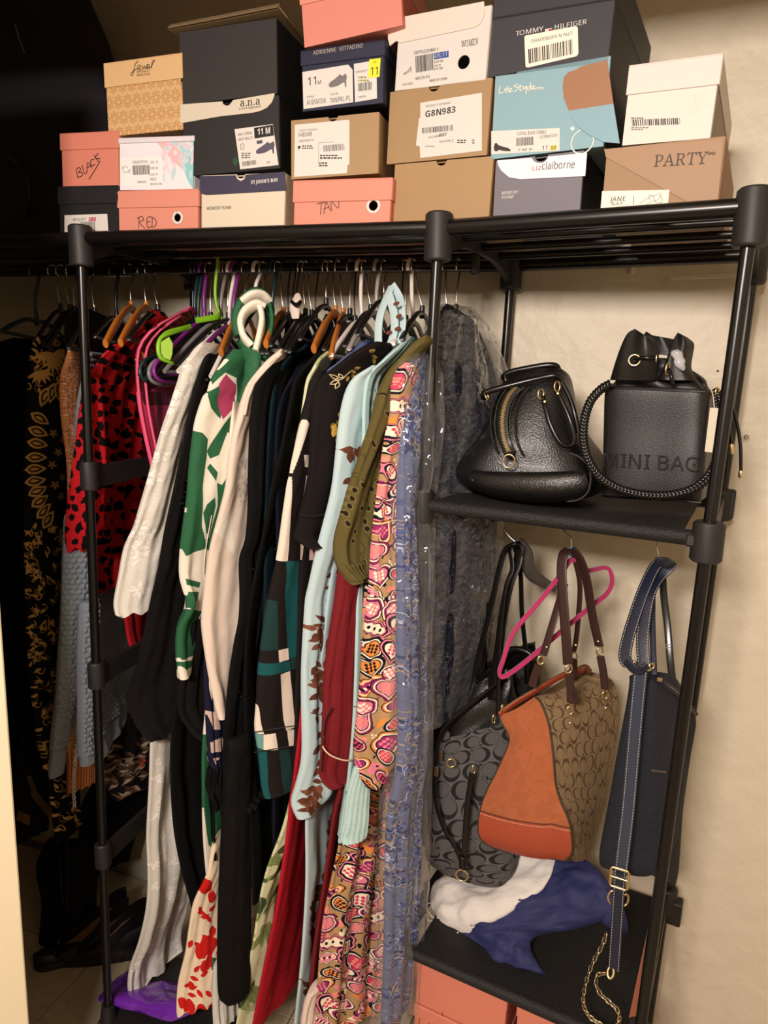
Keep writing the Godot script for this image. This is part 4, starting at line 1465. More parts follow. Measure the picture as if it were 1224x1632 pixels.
func bluelace(w: int, h: int, sd: int, dark := 1.0) -> Image:
	var dk := Color(dark, dark, dark)
	var im := img(w, h, rgb(88, 99, 134) * dk)
	var r := rng(sd)
	for i in w * h / 700:
		ell(im, Vector2(r.randf() * w, r.randf() * h), r.randf_range(2, 10), r.randf_range(1, 4), r.randf() * PI, [rgb(46, 60, 108), rgb(112, 128, 170), rgb(66, 82, 128), rgb(40, 50, 92)][r.randi() % 4] * dk, 8)
	for i in w * h / 3400:
		var c := Vector2(r.randf() * w, r.randf() * h)
		for k in 22:
			ell(im, c + Vector2(r.randf_range(-26, 26), r.randf_range(-30, 30)), r.randf_range(3, 9), r.randf_range(2, 5), r.randf() * PI, [rgb(30, 46, 116), rgb(20, 28, 76), rgb(50, 74, 150), rgb(24, 34, 88)][k % 4] * dk, 8)
		for k in 7:
			var p := PackedVector2Array()
			var o := c + Vector2(r.randf_range(-24, 24), r.randf_range(-28, 28))
			var a := r.randf() * TAU
			for q in 8:
				p.append(o)
				a += r.randf_range(-1.1, 1.1)
				o += Vector2.from_angle(a) * r.randf_range(3, 6)
			stroke(im, p, r.randf_range(1.2, 2.6), [rgb(188, 156, 104), rgb(196, 206, 230), rgb(168, 138, 90), rgb(150, 168, 214)][k % 4] * Color(minf(1, dark * 1.5), minf(1, dark * 1.5), minf(1, dark * 1.5)))
	for i in w * h / 260:
		im.fill_rect(Rect2i(r.randi() % w, r.randi() % h, r.randi_range(1, 3), r.randi_range(1, 3)), [rgb(196, 206, 232), rgb(150, 166, 206), rgb(190, 160, 110)][i % 3] * dk)
	return im

func whitelace(w: int, h: int, sd: int, sheer := 0.0) -> Image:
	var base := rgb(238, 233, 222).lerp(rgb(218, 213, 210), sheer)
	var im := img(w, h, base)
	for y in range(0, h, 4):
		im.fill_rect(Rect2i(0, y, w, 1), base.darkened(0.17))
	for x in range(0, w, 5):
		im.fill_rect(Rect2i(x, 0, 1, h), base.darkened(0.12))
	var r := rng(sd)
	for i in w * h / 5200:
		var c := Vector2(r.randf() * w, r.randf() * h)
		var a := r.randf() * TAU
		for k in 5:
			var lf := leafpts(c, a + k * 0.8 - 1.6, r.randf_range(24, 44), r.randf_range(6, 10))
			poly(im, lf, rgb(244, 240, 232))
			stroke(im, lf, 1.2, base.darkened(0.16), true)
		for k in 20:
			ell(im, c + Vector2(r.randf_range(-26, 26), r.randf_range(-26, 26)), 2.4, 1.6, r.randf(), [rgb(246, 243, 236), base.darkened(0.14)][k % 2], 7)
	return im

func leafprint(g: Dictionary, _w := 320) -> Image:
	var im := print_for(g, rgb(212, 214, 176))
	var r := rng(31)
	var w := im.get_width()
	var h := im.get_height()
	for i in w * h / 2600:
		var c := Vector2(r.randf() * w, r.randf() * h)
		var col: Color = [rgb(86, 102, 56), rgb(128, 142, 84), rgb(172, 180, 128), rgb(62, 78, 44), rgb(210, 214, 172), rgb(150, 164, 104)][r.randi() % 6]
		var a := r.randf_range(0.6, 2.6)
		var l := r.randf_range(80, 150)
		var wd := r.randf_range(14, 26)
		poly(im, leafpts(c, a, l, wd), col)
		stroke(im, PackedVector2Array([c, c + Vector2.from_angle(a) * l]), 2.2, col.lightened(0.3))
		for k in 6:
			for sd in [-0.7, 0.7]:
				var q := c + Vector2.from_angle(a) * l * (0.15 + k * 0.12)
				stroke(im, PackedVector2Array([q, q + Vector2.from_angle(a + sd) * wd * 0.9]), 1.4, col.darkened(0.22))
	return im

func redfloral(g: Dictionary) -> Image:
	var im := print_for(g, rgb(240, 220, 192), 320, 1200)
	var red := rgb(206, 34, 30)
	var r := rng(8)
	for q in [[325, 1410, 12], [335, 1425, 9], [330, 1500, 17], [318, 1512, 12], [337, 1525, 14], [326, 1535, 10], [336, 1480, 8], [300, 1600, 12], [320, 1604, 12], [336, 1600, 9], [290, 1592, 8]]:
		var a := []
		for k in 14:
			var t := TAU * k / 14
			var rr: float = q[2] * (0.85 + 0.3 * r.randf())
			a.append([q[0] + cos(t) * rr * 0.8, q[1] + sin(t) * rr])
		pxpoly(im, g, a, red)
	for q in [[312, 1450, 0.2], [318, 1460, -0.5], [326, 1455, 0.9], [316, 1440, 1.4], [330, 1448, -0.6], [305, 1495, 2.0], [308, 1500, 0.5], [302, 1553, 0.3], [300, 1560, 0.8], [308, 1545, -0.9], [318, 1550, -0.4], [292, 1566, 0.1], [300, 1572, -0.3], [313, 1572, 0.9], [298, 1580, 0.2], [326, 1575, 0.6]]:
		leafpx(im, g, q[0], q[1], q[2], 15, 3.6, red)
	return im

func signature(w: int, h: int, base: Color, mark: Color, dark: Color, sd: int) -> Image:
	var im := img(w, h, base)
	var r := rng(sd)
	var n := 0
	for y in range(-20, h + 60, 62):
		for x in range(-20, w + 60, 74):
			var c := Vector2(x + (37 if n % 2 else 0), y)
			var a: float = [0.0, PI, PI / 2, 0.0, -PI / 2][r.randi() % 5]
			ell(im, c, 35, 31, a, dark, 26)
			ell(im, c + Vector2(7.0, 0).rotated(a), 26, 27, a, mark, 24)
			stroke(im, PackedVector2Array([c + Vector2(26, -6).rotated(a), c + Vector2(40, -4).rotated(a)]), 14, mark)
			ell(im, c + Vector2(37, 22).rotated(a), 7, 4, a, dark, 10)
		n += 1
	for i in w * h / 9:
		var x := r.randi() % w
		var y := r.randi() % h
		im.set_pixel(x, y, im.get_pixel(x, y).lerp(dark if i % 2 else base.lightened(0.2), 0.22))
	return im

func hanger(called_label: String, hx: float, nx: float, ny: float, style: String, tip: Array, group := "", arm_col := Color.BLACK) -> void:
	# hook over the rod at image column hx, neck at (nx, ny), near shoulder tip at tip (image point, near the front)
	var top := PX(hx, ROD + 0.012, 0.22)
	var neck := P(nx, ny, 0.22)
	var cat := "hanger"
	var t := thing("clothes_hanger", called_label, cat, neck, group)
	var wire := style == "wire" or style == "wood" or style == "black_wire"
	var hm: Material = M["h_" + style] if M.has("h_" + style) else M.h_wire
	if style == "wood":
		hm = M.h_wire
	var r := 0.0017 if wire else 0.0042
	var R := 0.0175 if wire else 0.0165
	var p := PackedVector3Array()
	var cx := top.x
	var cy := ROD - 0.005
	for k in 13:
		var a := lerpf(-0.35, PI + 0.5, k / 12.0)
		p.append(Vector3(cx, cy + sin(a) * R, -0.22 + cos(a) * R))
	var last := p[p.size() - 1]
	p.append(last.lerp(neck, 0.45) + Vector3(0, 0, 0.006))
	p.append(neck.lerp(last, 0.22) + Vector3(0, 0, 0.004))
	p.append(neck)
	tube(t, "hook", smooth(p, 4), r, hm, 8)
	if tip.is_empty():
		tip = [nx - 42, ny + 62]
	var tp := P(tip[0], tip[1], 0.03)
	var back := Vector3(neck.x * 2 - tp.x, tp.y, -0.41)
	var bm: Material = M.get("b_" + style, hm)
	if wire and style != "wood":
		bm = M.h_blackplastic
	put(t, "neck", cyl(neck + Vector3(0, 0.004, 0), neck - Vector3(0, 0.022, 0), 0.0055, 10), bm)
	var rad := [0.010, 0.010, 0.009, 0.0075] if style == "wood" else [0.0052, 0.0055, 0.0055, 0.005]
	for e in [tp, back]:
		var a := neck - Vector3(0, 0.012, 0)
		var q := smooth(PackedVector3Array([a, a.lerp(e, 0.3) + Vector3(0, 0.012, 0), a.lerp(e, 0.7) + Vector3(0, 0.008, 0), e]), 5)
		var rr := []
		for i in q.size():
			var f := float(i) / (q.size() - 1)
			rr.append(lerpf(rad[0], rad[3], f) * (1.35 if style == "wood" and f > 0.5 else 1.0))
		put(t, "arm", sweep(q, rr, 0.55 if style == "wood" else 1.0, Vector3.UP, 10), bm)
	if style != "wood":
		tube(t, "lower_bar", PackedVector3Array([tp, tp.lerp(back, 0.5) - Vector3(0, 0.006, 0), back]), 0.0042, bm, 8)

func plastic(c: Color, rough := 0.35) -> StandardMaterial3D:
	return mat(c, rough)

func hangers() -> void:
	M.h_wire = mat(rgb(205, 200, 190), 0.22, 1.0)
	M.h_black_wire = mat(rgb(40, 38, 36), 0.25, 0.9)
	M.h_blackplastic = plastic(rgb(22, 21, 21))
	M.h_teal = plastic(rgb(14, 42, 46))
	M.h_purple = plastic(rgb(120, 34, 122))
	M.h_lime = plastic(rgb(132, 190, 40))
	M.h_white = plastic(rgb(228, 220, 212))
	M.h_grey = plastic(rgb(120, 116, 116), 0.3)
	M.b_wood = mat(rgb(188, 110, 40), 0.42)
	M.h_frost = mat(rgb(158, 152, 148), 0.3)
	hanger("dark teal tube hanger with a wide hook, nearly empty, at the far left", 54, 58, 505, "teal", [2, 528])
	var wires := [
		[84, 97, 486, "wire", [], "thin chrome hook over the gold-printed shawl"], [97, 112, 487, "wire", [], "second thin chrome hook from the left end"], [113, 119, 490, "wire", [], "thin chrome hook just left of the left post"],
		[140, 151, 492, "wire", [], "chrome hook just right of the left post"],
		[205, 209, 482, "wood", [168, 548], "amber wooden hanger holding the black top, left one of two"], [226, 233, 482, "wood", [192, 546], "amber wooden hanger above the leopard top, right one of two"],
		[238, 252, 488, "wire", [205, 540], "thin chrome hook between the leopard and pink tops"],
		[391, 389, 485, "wood", [352, 562], "wooden hanger arm showing left of the green and white collar bow"],
		[419, 419, 478, "wire", [], "tall thin chrome hook rising out of the collar bow"],
		[443, 452, 492, "wood", [424, 548], "broad amber wooden hanger just right of the collar bow"],
		[457, 460, 500, "black_wire", [], "thin black hook behind the wooden hanger right of the bow"], [466, 467, 500, "black_wire", [], "thin black hook left of the white shirt collar"],
		[472, 473, 488, "black_wire", [], "black hook directly over the small white collar"],
		[480, 487, 494, "wire", [], "chrome hook just right of the small white collar"], [487, 497, 496, "wire", [], "chrome hook curving beside the dark teal peak"], [503, 503, 498, "black_wire", [], "straight black hook left of the teal peak"],
		[519, 520, 478, "wire", [], "chrome hook standing over the teal peak"],
		[527, 535, 490, "wood", [500, 556], "amber wooden hanger, left of the middle pair"], [539, 547, 494, "wood", [528, 566], "amber wooden hanger, right of the middle pair"],
		[558, 558, 494, "wire", [], "chrome hook right of the middle wooden pair"], [563, 566, 505, "black_wire", [], "dark hook left of the white tube hook over the denim blouse"],
		[581, 591, 488, "wire", [], "chrome hook between the white and frosted hooks"], [612, 612, 470, "wire", [], "chrome hook behind the pale blue hanging tie"],
		[640, 641, 500, "black_wire", [], "black hook right of the pale blue tie"], [646, 647, 505, "wire", [], "chrome hook left of the white tube hook near the middle post"],
		[660, 673, 490, "wire", [640, 540], "chrome hook just left of the middle front post"],
		[709, 712, 490, "wire", [], "left chrome hook over the bagged dark dress"], [731, 727, 488, "wire", [], "right chrome hook over the bagged dark dress"]]
	for h in wires:
		var lab: String = h[5]
		hanger(lab if lab.contains("hanger") else "clothes hanger with a " + lab, h[0], h[1], h[2], h[3], h[4], "chrome and dark hooks along the rod")
	hanger("black tube hanger hooked left of the wooden pair", 181, 186, 500, "blackplastic", [150, 536])
	hanger("dark teal tube hanger, first of the thick coloured cluster", 310, 311, 500, "teal", [222, 600])
	hanger("second dark teal tube hanger, beside the purple hook", 316, 316, 505, "teal", [232, 604])
	hanger("purple tube hanger, left of the two purple hooks", 323, 326, 500, "purple", [240, 596])
	hanger("chrome hooked black hanger between purple and lime hooks", 333, 336, 500, "wire", [246, 600])
	hanger("grey tube hanger right of the lime hook", 354, 352, 500, "grey", [262, 592])
	hanger("chrome hooked hanger between the grey and white thick hooks", 361, 364, 500, "wire", [280, 580])
	hanger("white tube hanger holding the white lace dress", 368, 365, 512, "white", [284, 592])
	hanger("purple tube hanger, right of the two purple hooks", 374, 371, 512, "purple", [320, 560])
	hanger("white tube hanger behind the green and white collar bow", 409, 407, 468, "white", [336, 600])
	hanger("dark teal tube hanger right of the collar bow", 436, 434, 492, "teal", [410, 560])
	hanger("white tube hanger whose arm shows left of the denim collar", 573, 577, 502, "white", [528, 566])
	hanger("frosted grey thick hanger over the black embroidered blouse", 601, 600, 488, "frost", [556, 556])
	hanger("white tube hanger nearest the middle front post", 654, 659, 504, "white", [626, 548])
	# the lime hanger: flat wide shoulders
	var lime: Material = M.h_lime
	var t := thing("clothes_hanger", "lime green plastic hanger with broad flat shoulder wings", "hanger", P(350, 505, 0.2))
	var pk := pp([[342, 410, 0.238], [345, 404, 0.225], [347, 412, 0.2], [343, 460, 0.2], [345, 485, 0.2], [350, 500, 0.2]])
	tube(t, "hook", smooth(pk), 0.0036, lime)
	ribbon(t, "arm", smooth(pp([[350, 500, 0.2], [345, 505, 0.18], [312, 511, 0.14]])), 0.006, 0.4, Vector3.UP, lime)
	ribbon(t, "arm", smooth(pp([[303, 520, 0.12], [290, 524, 0.09], [268, 530, 0.05], [256, 540, 0.03]])), 0.005, 0.5, Vector3.UP, lime)
	tube(t, "shoulder_wing", smooth(pp([[303, 522, 0.12], [268, 533, 0.05], [255, 541, 0.028], [252, 556, 0.022], [256, 570, 0.025], [268, 576, 0.04], [282, 580, 0.06]])), 0.0042, lime)
	var wing := []
	for q in [[258, 545], [270, 537], [276, 548], [275, 565], [272, 574], [262, 570], [256, 560]]:
		wing.append(q)
	var c := P(266, 556, 0.03)
	var wr := PackedVector2Array()
	for q in wing:
		var w := P(q[0], q[1], 0.03) - c
		wr.append(Vector2(w.x, w.y))
	put(t, "shoulder_web", prism(Transform3D(Basis(), c), wr, 0.002), mat(rgb(160, 198, 80), 0.4))
	put(t, "neck", cyl(P(346, 497, 0.2), P(352, 510, 0.2), 0.006, 10), lime)
	# rounded near tips of the thick coloured hangers
	var k := 0
	for q in [[230, 597, M.h_teal, "dark teal"], [244, 600, M.h_grey, "grey"], [252, 596, M.h_purple, "purple"]]:
		var tt := thing("clothes_hanger", q[3] + " hanger's rounded shoulder loop seen under the lime wing", "hanger", P(q[0], q[1], 0.04))
		tube(tt, "shoulder_loop", smooth(pp([[q[0] + 30, q[1] - 30 + k * 3, 0.12], [q[0] + 6, q[1] - 26, 0.05], [q[0] - 6, q[1] - 12, 0.03], [q[0] - 4, q[1] + 4, 0.03], [q[0] + 8, q[1] + 12, 0.05], [q[0] + 26, q[1] + 14, 0.1]])), 0.0042, q[2])
		k += 1

func clothes() -> void:
	weave = noise_tex(0.25, 256, true, 3.0, 2, FastNoiseLite.TYPE_VALUE)
	var black := fabric(rgb(15, 14, 14))
	var black2 := fabric(rgb(19, 17, 17))
	var g: Dictionary
	var im: Image
	var t: Node3D
	# ------- left bay
	g = shape([[538, 22, 52], [556, -14, 56], [620, -28, 52], [800, -36, 48], [1000, -40, 46], [1200, -40, 60], [1345, -34, 62]], {"s0": 0.05, "s1": 0.3})
	garment("long_coat", "plain black long garment hanging at the far left edge", "coat", g, fabric(rgb(9, 9, 9)))
	g = shape([[1040, 52, 100], [1100, 44, 102], [1180, 30, 88], [1260, 20, 82], [1345, 22, 76]], {"s0": 0.07, "s1": 0.16, "top": 0, "amp": 0.012})
	im = print_for(g, rgb(14, 11, 8), 256, 900)
	for q in [[[52, 1180], [92, 1120], [96, 1140], [60, 1196]], [[48, 1230], [58, 1262], [84, 1292], [78, 1306], [50, 1270], [40, 1236]], [[84, 1292], [96, 1240], [102, 1246], [92, 1306]], [[26, 1290], [48, 1296], [44, 1312], [24, 1306]]]:
		pxpoly(im, g, q, rgb(92, 70, 38))
	garment("scarf", "dark brown scarf with gold bands hanging low at the far left", "scarf", g, printed(im))
	g = shape([[534, 62, 104], [556, 50, 108], [640, 42, 114], [720, 38, 113], [800, 37, 111], [900, 39, 105], [1000, 42, 99], [1100, 50, 96], [1180, 60, 102], [1260, 78, 118], [1345, 90, 130]], {"s0": 0.02, "s1": 0.12, "top": 1, "amp": 0.004})
	garment("paisley_shawl", "black shawl printed with gold petals and scrolls, left of the left post", "shawl", g, printed(goldshawl(g)))
	g = shape([[486, 132, 158], [500, 112, 190], [516, 104, 205], [560, 104, 212], [700, 106, 215]], {"s0": 0.10, "s1": 0.34, "top": 0})
	garment("jacket", "black jacket shoulders showing behind the top of the left post", "jacket", g, black)
	g = shape([[548, 112, 122], [575, 107, 126], [602, 97, 130], [660, 98, 134], [740, 108, 140], [850, 108, 146], [1000, 102, 150], [1130, 105, 152], [1185, 106, 153], [1262, 106, 151]], {"s0": 0.05, "s1": 0.12, "top": 0, "amp": 0.002, "bump": [0.007, 0.006, 0.0012], "N": 110, "R": 150})
	im = print_for(g, rgb(188, 122, 74), 256, 1000)
	var r := rng(77)
	for y in range(0, im.get_height() * 9 / 10, 5):
		for k in 40:
			im.fill_rect(Rect2i(r.randi_range(0, 250), y + r.randi_range(0, 3), r.randi_range(2, 9), 2), [rgb(214, 198, 182), rgb(150, 84, 48), rgb(120, 62, 40), rgb(226, 214, 200)][k % 4])
	for x in range(0, 256, 12):
		im.fill_rect(Rect2i(x, im.get_height() * 9 / 10, 5, 300), rgb(140, 82, 44))
	t = garment("cardigan", "orange and cream open-knit cardigan with a ribbed rust hem, right of the shawl", "cardigan", g, printed(im))
	var chain := []
	var ch := smooth(pp([[124, 1180, 0.03], [120, 1215, 0.03], [117, 1250, 0.03], [119, 1284, 0.03]]), 8)
	for i in range(0, ch.size(), 1):
		chain.append(sweep(ringpts(ch[i], Vector3(sin(i * 1.7), 0.2, cos(i * 1.7)).normalized(), 0.0036, 9, 0.006), 0.0011, 1, Vector3.ZERO, 5, true))
	put(t, "crochet_tie", join(chain), fabric(rgb(206, 192, 192)))
	# leopard top with a bracket of the rack in front of it
	g = shape([[494, 240, 262], [512, 224, 268], [545, 186, 268], [575, 157, 262], [620, 134, 258], [690, 122, 252], [780, 112, 246], [850, 106, 240], [900, 110, 236], [940, 114, 232], [966, 116, 228]], {"s0": 0.035, "s1": 0.36, "top": 3, "amp": 0.009, "k": 6.0, "seed": 4, "grow": 0.2, "hem": 0.003})
	t = garment("blouse", "red blouse with black animal spots and a flounced sleeve, behind the left post", "blouse", g, printed(leopard(g)))
	g = shape([[600, 138, 158], [660, 126, 166], [740, 115, 170], [800, 107, 166], [850, 103, 164], [872, 106, 150]], {"s0": 0.016, "s1": 0.055, "top": 0, "amp": 0.004, "k": 1.5, "seed": 9, "hem": 0.012})
	piece(t, "sleeve", g, printed(leopard(g)))
	g = shape([[900, 190, 240], [960, 196, 238], [1020, 205, 234], [1034, 212, 232]], {"s0": 0.14, "s1": 0.32, "top": 0})
	piece(t, "back_hem", g, fabric(rgb(170, 24, 32)))
	# blue-grey bobble knit
	var knit := fabric(rgb(132, 141, 150), 0.9)
	var o := {"s0": 0.06, "s1": 0.40, "top": 0, "amp": 0.008, "k": 2.0, "bump": [0.0145, 0.0125, 0.0052], "N": 460, "R": 420, "hem": 0.0}
	g = shape([[560, 142, 200], [640, 124, 205], [720, 118, 208], [800, 110, 214], [900, 102, 219], [1000, 104, 219], [1080, 122, 215], [1150, 140, 214], [1182, 150, 213]], o)
	t = garment("sweater", "chunky blue-grey bobble-knit sweater with ribbed cuffs below the leopard blouse", "sweater", g, knit)
	o = {"s0": 0.02, "s1": 0.07, "top": 0, "amp": 0.003, "t": 0.018, "bump": [0.0145, 0.0125, 0.0052], "N": 170, "R": 330, "hem": 0.0}
	piece(t, "sleeve", shape([[820, 104, 136], [880, 99, 146], [960, 96, 148], [1050, 92, 130], [1110, 88, 127], [1160, 83, 117], [1196, 81, 109]], o), knit)
	o.R = 230
	o.N = 110
	piece(t, "sleeve", shape([[960, 130, 152], [1050, 127, 150], [1120, 127, 149], [1180, 127, 149], [1206, 128, 149]], o), knit)
	o = {"s0": 0.025, "s1": 0.065, "top": 0, "amp": 0.0, "t": 0.014, "N": 120, "R": 14, "hem": 0.0, "bump": [0.0052, 4.0, 0.0016]}
	piece(t, "cuff", shape([[1194, 82, 107], [1212, 79, 105], [1240, 75, 102]], o), knit)
	piece(t, "cuff", shape([[1204, 128, 149], [1222, 130, 148]], o), knit)
	o = {"s0": 0.075, "s1": 0.38, "top": 0, "amp": 0.006, "k": 2.0, "N": 200, "R": 14, "hem": 0.0, "bump": [0.0075, 4.0, 0.002]}
	piece(t, "hem_rib", shape([[1180, 150, 213], [1198, 156, 212], [1212, 160, 211]], o), knit)
	# dark things behind the left post
	g = shape([[1150, 176, 240], [1175, 166, 246], [1210, 160, 248], [1255, 154, 246], [1278, 158, 240]], {"s0": 0.22, "s1": 0.34, "top": 0, "amp": 0.012, "k": 2})
	im = print_for(g, rgb(24, 21, 22), 256, 1100)
	for i in 34:
		var x := r.randf_range(168, 240)
		var y := r.randf_range(1172, 1272)
		for k in 4:
			leafpx(im, g, x, y, 2.4 + k * 0.35, r.randf_range(14, 26), r.randf_range(1.6, 3.0), [rgb(120, 96, 72), rgb(176, 160, 140), rgb(70, 52, 44), rgb(92, 60, 48)][(i + k) % 4])
	for q in [[225, 1208], [222, 1216], [214, 1180]]:
		leafpx(im, g, q[0], q[1], 0.5, 8, 3.0, rgb(190, 62, 42))
	garment("blouse", "black blouse printed with feathers, below the knit hem and left of the lace", "blouse", g, printed(im, 0.6))
	g = shape([[1200, 160, 236], [1250, 146, 240], [1290, 128, 236], [1375, 126, 212], [1400, 132, 206]], {"s0": 0.26, "s1": 0.39, "top": 0, "amp": 0.012})
	garment("trousers", "black trousers hanging behind the left post, below the feather blouse", "trousers", g, fabric(rgb(10, 9, 9)))
	# pink top
	g = shape([[488, 304, 312], [506, 272, 316], [522, 244, 320], [548, 222, 322], [580, 216, 322], [640, 220, 324], [700, 231, 326], [760, 244, 326], [820, 250, 322]], {"s0": 0.03, "s1": 0.38, "top": 2, "amp": 0.006, "k": 2})
	im = print_for(g, rgb(220, 74, 128), 320, 1000)
	pxpoly(im, g, [[215, 625], [222, 540], [250, 510], [306, 480], [310, 520], [292, 560], [280, 600], [230, 622]], rgb(96, 26, 44))
	for i in 9:
		for k in 9:
			leafpx(im, g, 226 + i * 9, 580 - i * 8.5, -2.5 + k * 0.36, 22, 1.3, [rgb(196, 116, 56), rgb(150, 40, 60), rgb(206, 138, 74)][k % 3])
	pxpoly(im, g, [[222, 622], [276, 628], [276, 645], [226, 645], [222, 632]], rgb(92, 34, 54))
	for i in 12:
		pxpoly(im, g, [[232 + i * 4, 626], [234 + i * 4, 626], [236 + i * 4, 643], [234 + i * 4, 643]], rgb(140, 60, 88))
	t = garment("camisole", "pink satin top with dark lace yoke and pink piping, right of the leopard blouse", "top", g, printed(im, 0.4))
	var pipe := fabric(rgb(222, 92, 122), 0.6)
	edge_line(t, "piping", g, 0.0, 0.003, pipe, 0.05, 0.9, 0.004)
	edge_line(t, "piping", g, 0.05, 0.003, pipe, 0.08, 0.9, 0.012)
	# white lace dress
	g = shape([[1172, 243], [1182, 240], [1250, 238], [1330, 234], [1400, 236], [1450, 233], [1500, 222], [1540, 208], [1568, 204], [1590, 206]], {"s0": 0.05, "s1": 0.24, "top": 0, "w": 0.02, "amp": 0.012, "k": 2.5, "seed": 12, "hem": 0.01})
	var lace2 := printed(whitelace(int(chord(g) / g.len * 1500.0), 1500, 5, 0.25), 0.8)
	t = garment("lace_dress", "long white lace dress with a sheer embroidered hem over the purple bag", "dress", g, lace2)
	edge_line(t, "hem_trim", g, 0.0, 0.004, fabric(rgb(230, 224, 216)), 0.9, 1.0, 0.008)
	g = shape([[545, 322, 350], [562, 308, 342], [585, 292, 334], [613, 284, 318], [643, 274, 310], [685, 259, 300], [727, 247, 288], [775, 233, 280], [810, 222, 276], [840, 213, 268], [874, 197, 260], [921, 188, 252], [960, 181, 244], [980, 184, 240]], {"s0": 0.0, "s1": 0.07, "top": 0, "amp": 0.006, "k": 1.5, "seed": 5, "t": 0.014, "hem": 0.008})
	piece(t, "sleeve", g, printed(whitelace(int(chord(g) / g.len * 900.0), 900, 3), 0.8))
	for f in [0.26, 0.62]:
		var i := int(f * (g.R - 1))
		tube(t, "sleeve_seam", PackedVector3Array([g.A[i], (g.A[i] + g.B[i]) / 2 + Vector3(0, 0.004, 0.016), g.B[i]]), 0.003, fabric(rgb(236, 230, 220)))
	# black with a sequin panel
	g = shape([[556, 334, 350], [575, 326, 350], [600, 317, 348], [650, 304, 344], [700, 294, 338], [760, 282, 330], [800, 273, 324], [850, 262, 316], [900, 254, 312], [950, 242, 308], [1000, 231, 306], [1060, 217, 304], [1105, 203, 302], [1135, 206, 300], [1165, 222, 298], [1182, 240, 292]], {"s0": 0.015, "s1": 0.12, "top": 1, "amp": 0.006, "k": 1.6, "seed": 14})
	t = garment("sequin_dress", "black dress with a sequin strip and a wide flared sleeve, right of the white lace", "dress", g, black2, "sleeve")
	glitter(t, "sequins", g, [[316, 326, 610], [304, 322, 660], [292, 308, 720], [281, 300, 770], [277, 296, 800], [284, 294, 815]], 320, 0.003, mat(rgb(120, 116, 114), 0.38, 1.0), 31)
	g = shape([[700, 320], [900, 300], [1050, 288], [1160, 274], [1240, 272], [1320, 277], [1390, 290], [1440, 304], [1480, 312]], {"s0": 0.06, "s1": 0.3, "top": 0, "amp": 0.01, "k": 2.5})
	piece(t, "skirt", g, black)
	g = shape([[860, 312, 350], [1000, 300, 350], [1060, 288, 346], [1110, 283, 346], [1140, 286, 345], [1166, 304, 344], [1178, 322, 343]], {"s0": 0.03, "s1": 0.13, "top": 0, "amp": 0.006})
	piece(t, "sleeve", g, black2)
	# green and white dress with the twisted collar
	green_dress()
	# white and blush blouse
	g = shape([[556, 448, 458], [566, 440, 452], [580, 425, 448], [610, 399, 440], [640, 388, 425], [665, 383, 410], [693, 374, 406], [740, 366, 404], [782, 361, 402], [838, 345, 402], [870, 336, 402], [907, 330, 394], [977, 322, 392], [1005, 322, 392], [1057, 330, 386], [1100, 339, 378], [1130, 347, 370], [1148, 353, 364]], {"s0": 0.0, "s1": 0.10, "top": 2, "amp": 0.006, "k": 1.2, "seed": 3, "hem": 0.0, "t": 0.014})
	im = print_for(g, rgb(226, 208, 192), 320, 1100)
	for i in 260:
		var x := r.randf_range(374, 398)
		leafpx(im, g, x, r.randf_range(725, 800), r.randf_range(0.4, 2.2), r.randf_range(5, 12), 1.0, rgb(226, 208, 192).lerp(rgb(150, 146, 142), r.randf() * 0.7))
	pxpoly(im, g, [[348, 830], [366, 800], [366, 870], [376, 900], [352, 860], [342, 848]], rgb(232, 222, 208))
	t = garment("blouse", "blush white blouse with a grey feathery print, right of the green geometric dress", "blouse", g, printed(im, 0.6))
	edge_line(t, "neck_trim", g, 0.02, 0.004, fabric(rgb(226, 206, 194)), 0.02, 0.2, 0.006)
	g = shape([[980, 334, 372], [1060, 326, 366], [1130, 328, 362], [1180, 331, 362], [1212, 334, 360], [1230, 342, 354]], {"s0": 0.025, "s1": 0.1, "top": 0, "hem": 0.0})
	im = print_for(g, rgb(28, 28, 52), 256, 1100)
	for q in [[[327, 1132], [338, 1133], [344, 1160], [334, 1162]], [[332, 1182], [346, 1171], [353, 1192], [333, 1199]], [[335, 1207], [342, 1206], [338, 1218]], [[330, 1066], [334, 1070], [335, 1076], [332, 1076]]]:
		pxpoly(im, g, q, rgb(216, 186, 174))
	garment("blouse", "navy blouse tip with blush shapes peeking below the blush white blouse", "blouse", g, printed(im))
	# black group
	g = shape([[570, 442, 462], [582, 430, 466], [600, 416, 466], [643, 402, 456], [727, 397, 452], [810, 396, 444], [860, 392, 440], [893, 382, 438], [950, 383, 434], [990, 381, 428], [1030, 373, 422], [1085, 365, 416], [1140, 360, 412], [1200, 356, 408], [1240, 356, 402], [1258, 366, 394]], {"s0": 0.0, "s1": 0.1, "top": 2, "amp": 0.007, "k": 2.2, "seed": 6, "grow": 0.15, "hem": 0.0})
	t = garment("blouse", "long-sleeved sheer black blouse speckled with tiny beads, right of the blush blouse", "blouse", g, fabric(rgb(13, 12, 12), 0.8), "sleeve")
	glitter(t, "beads", g, [[400, 448, 700], [396, 440, 900], [384, 424, 1000], [366, 410, 1180]], 46, 0.0012, mat(rgb(230, 226, 220), 0.15, 0.9), 41)
	g = shape([[1248, 366, 402], [1262, 362, 412], [1276, 372, 424], [1290, 396, 428]], {"s0": -0.005, "s1": 0.09, "top": 0, "amp": 0.01, "k": 5, "grow": 0.01, "hem": 0.01})
	piece(t, "cuff", g, fabric(rgb(13, 12, 12), 0.8))
	g = shape([[1224, 334, 362], [1250, 328, 372], [1270, 334, 378], [1290, 344, 372]], {"s0": 0.02, "s1": 0.1, "top": 0, "amp": 0.008})
	piece(t, "cuff", g, fabric(rgb(13, 12, 12), 0.8))
	var tie := []
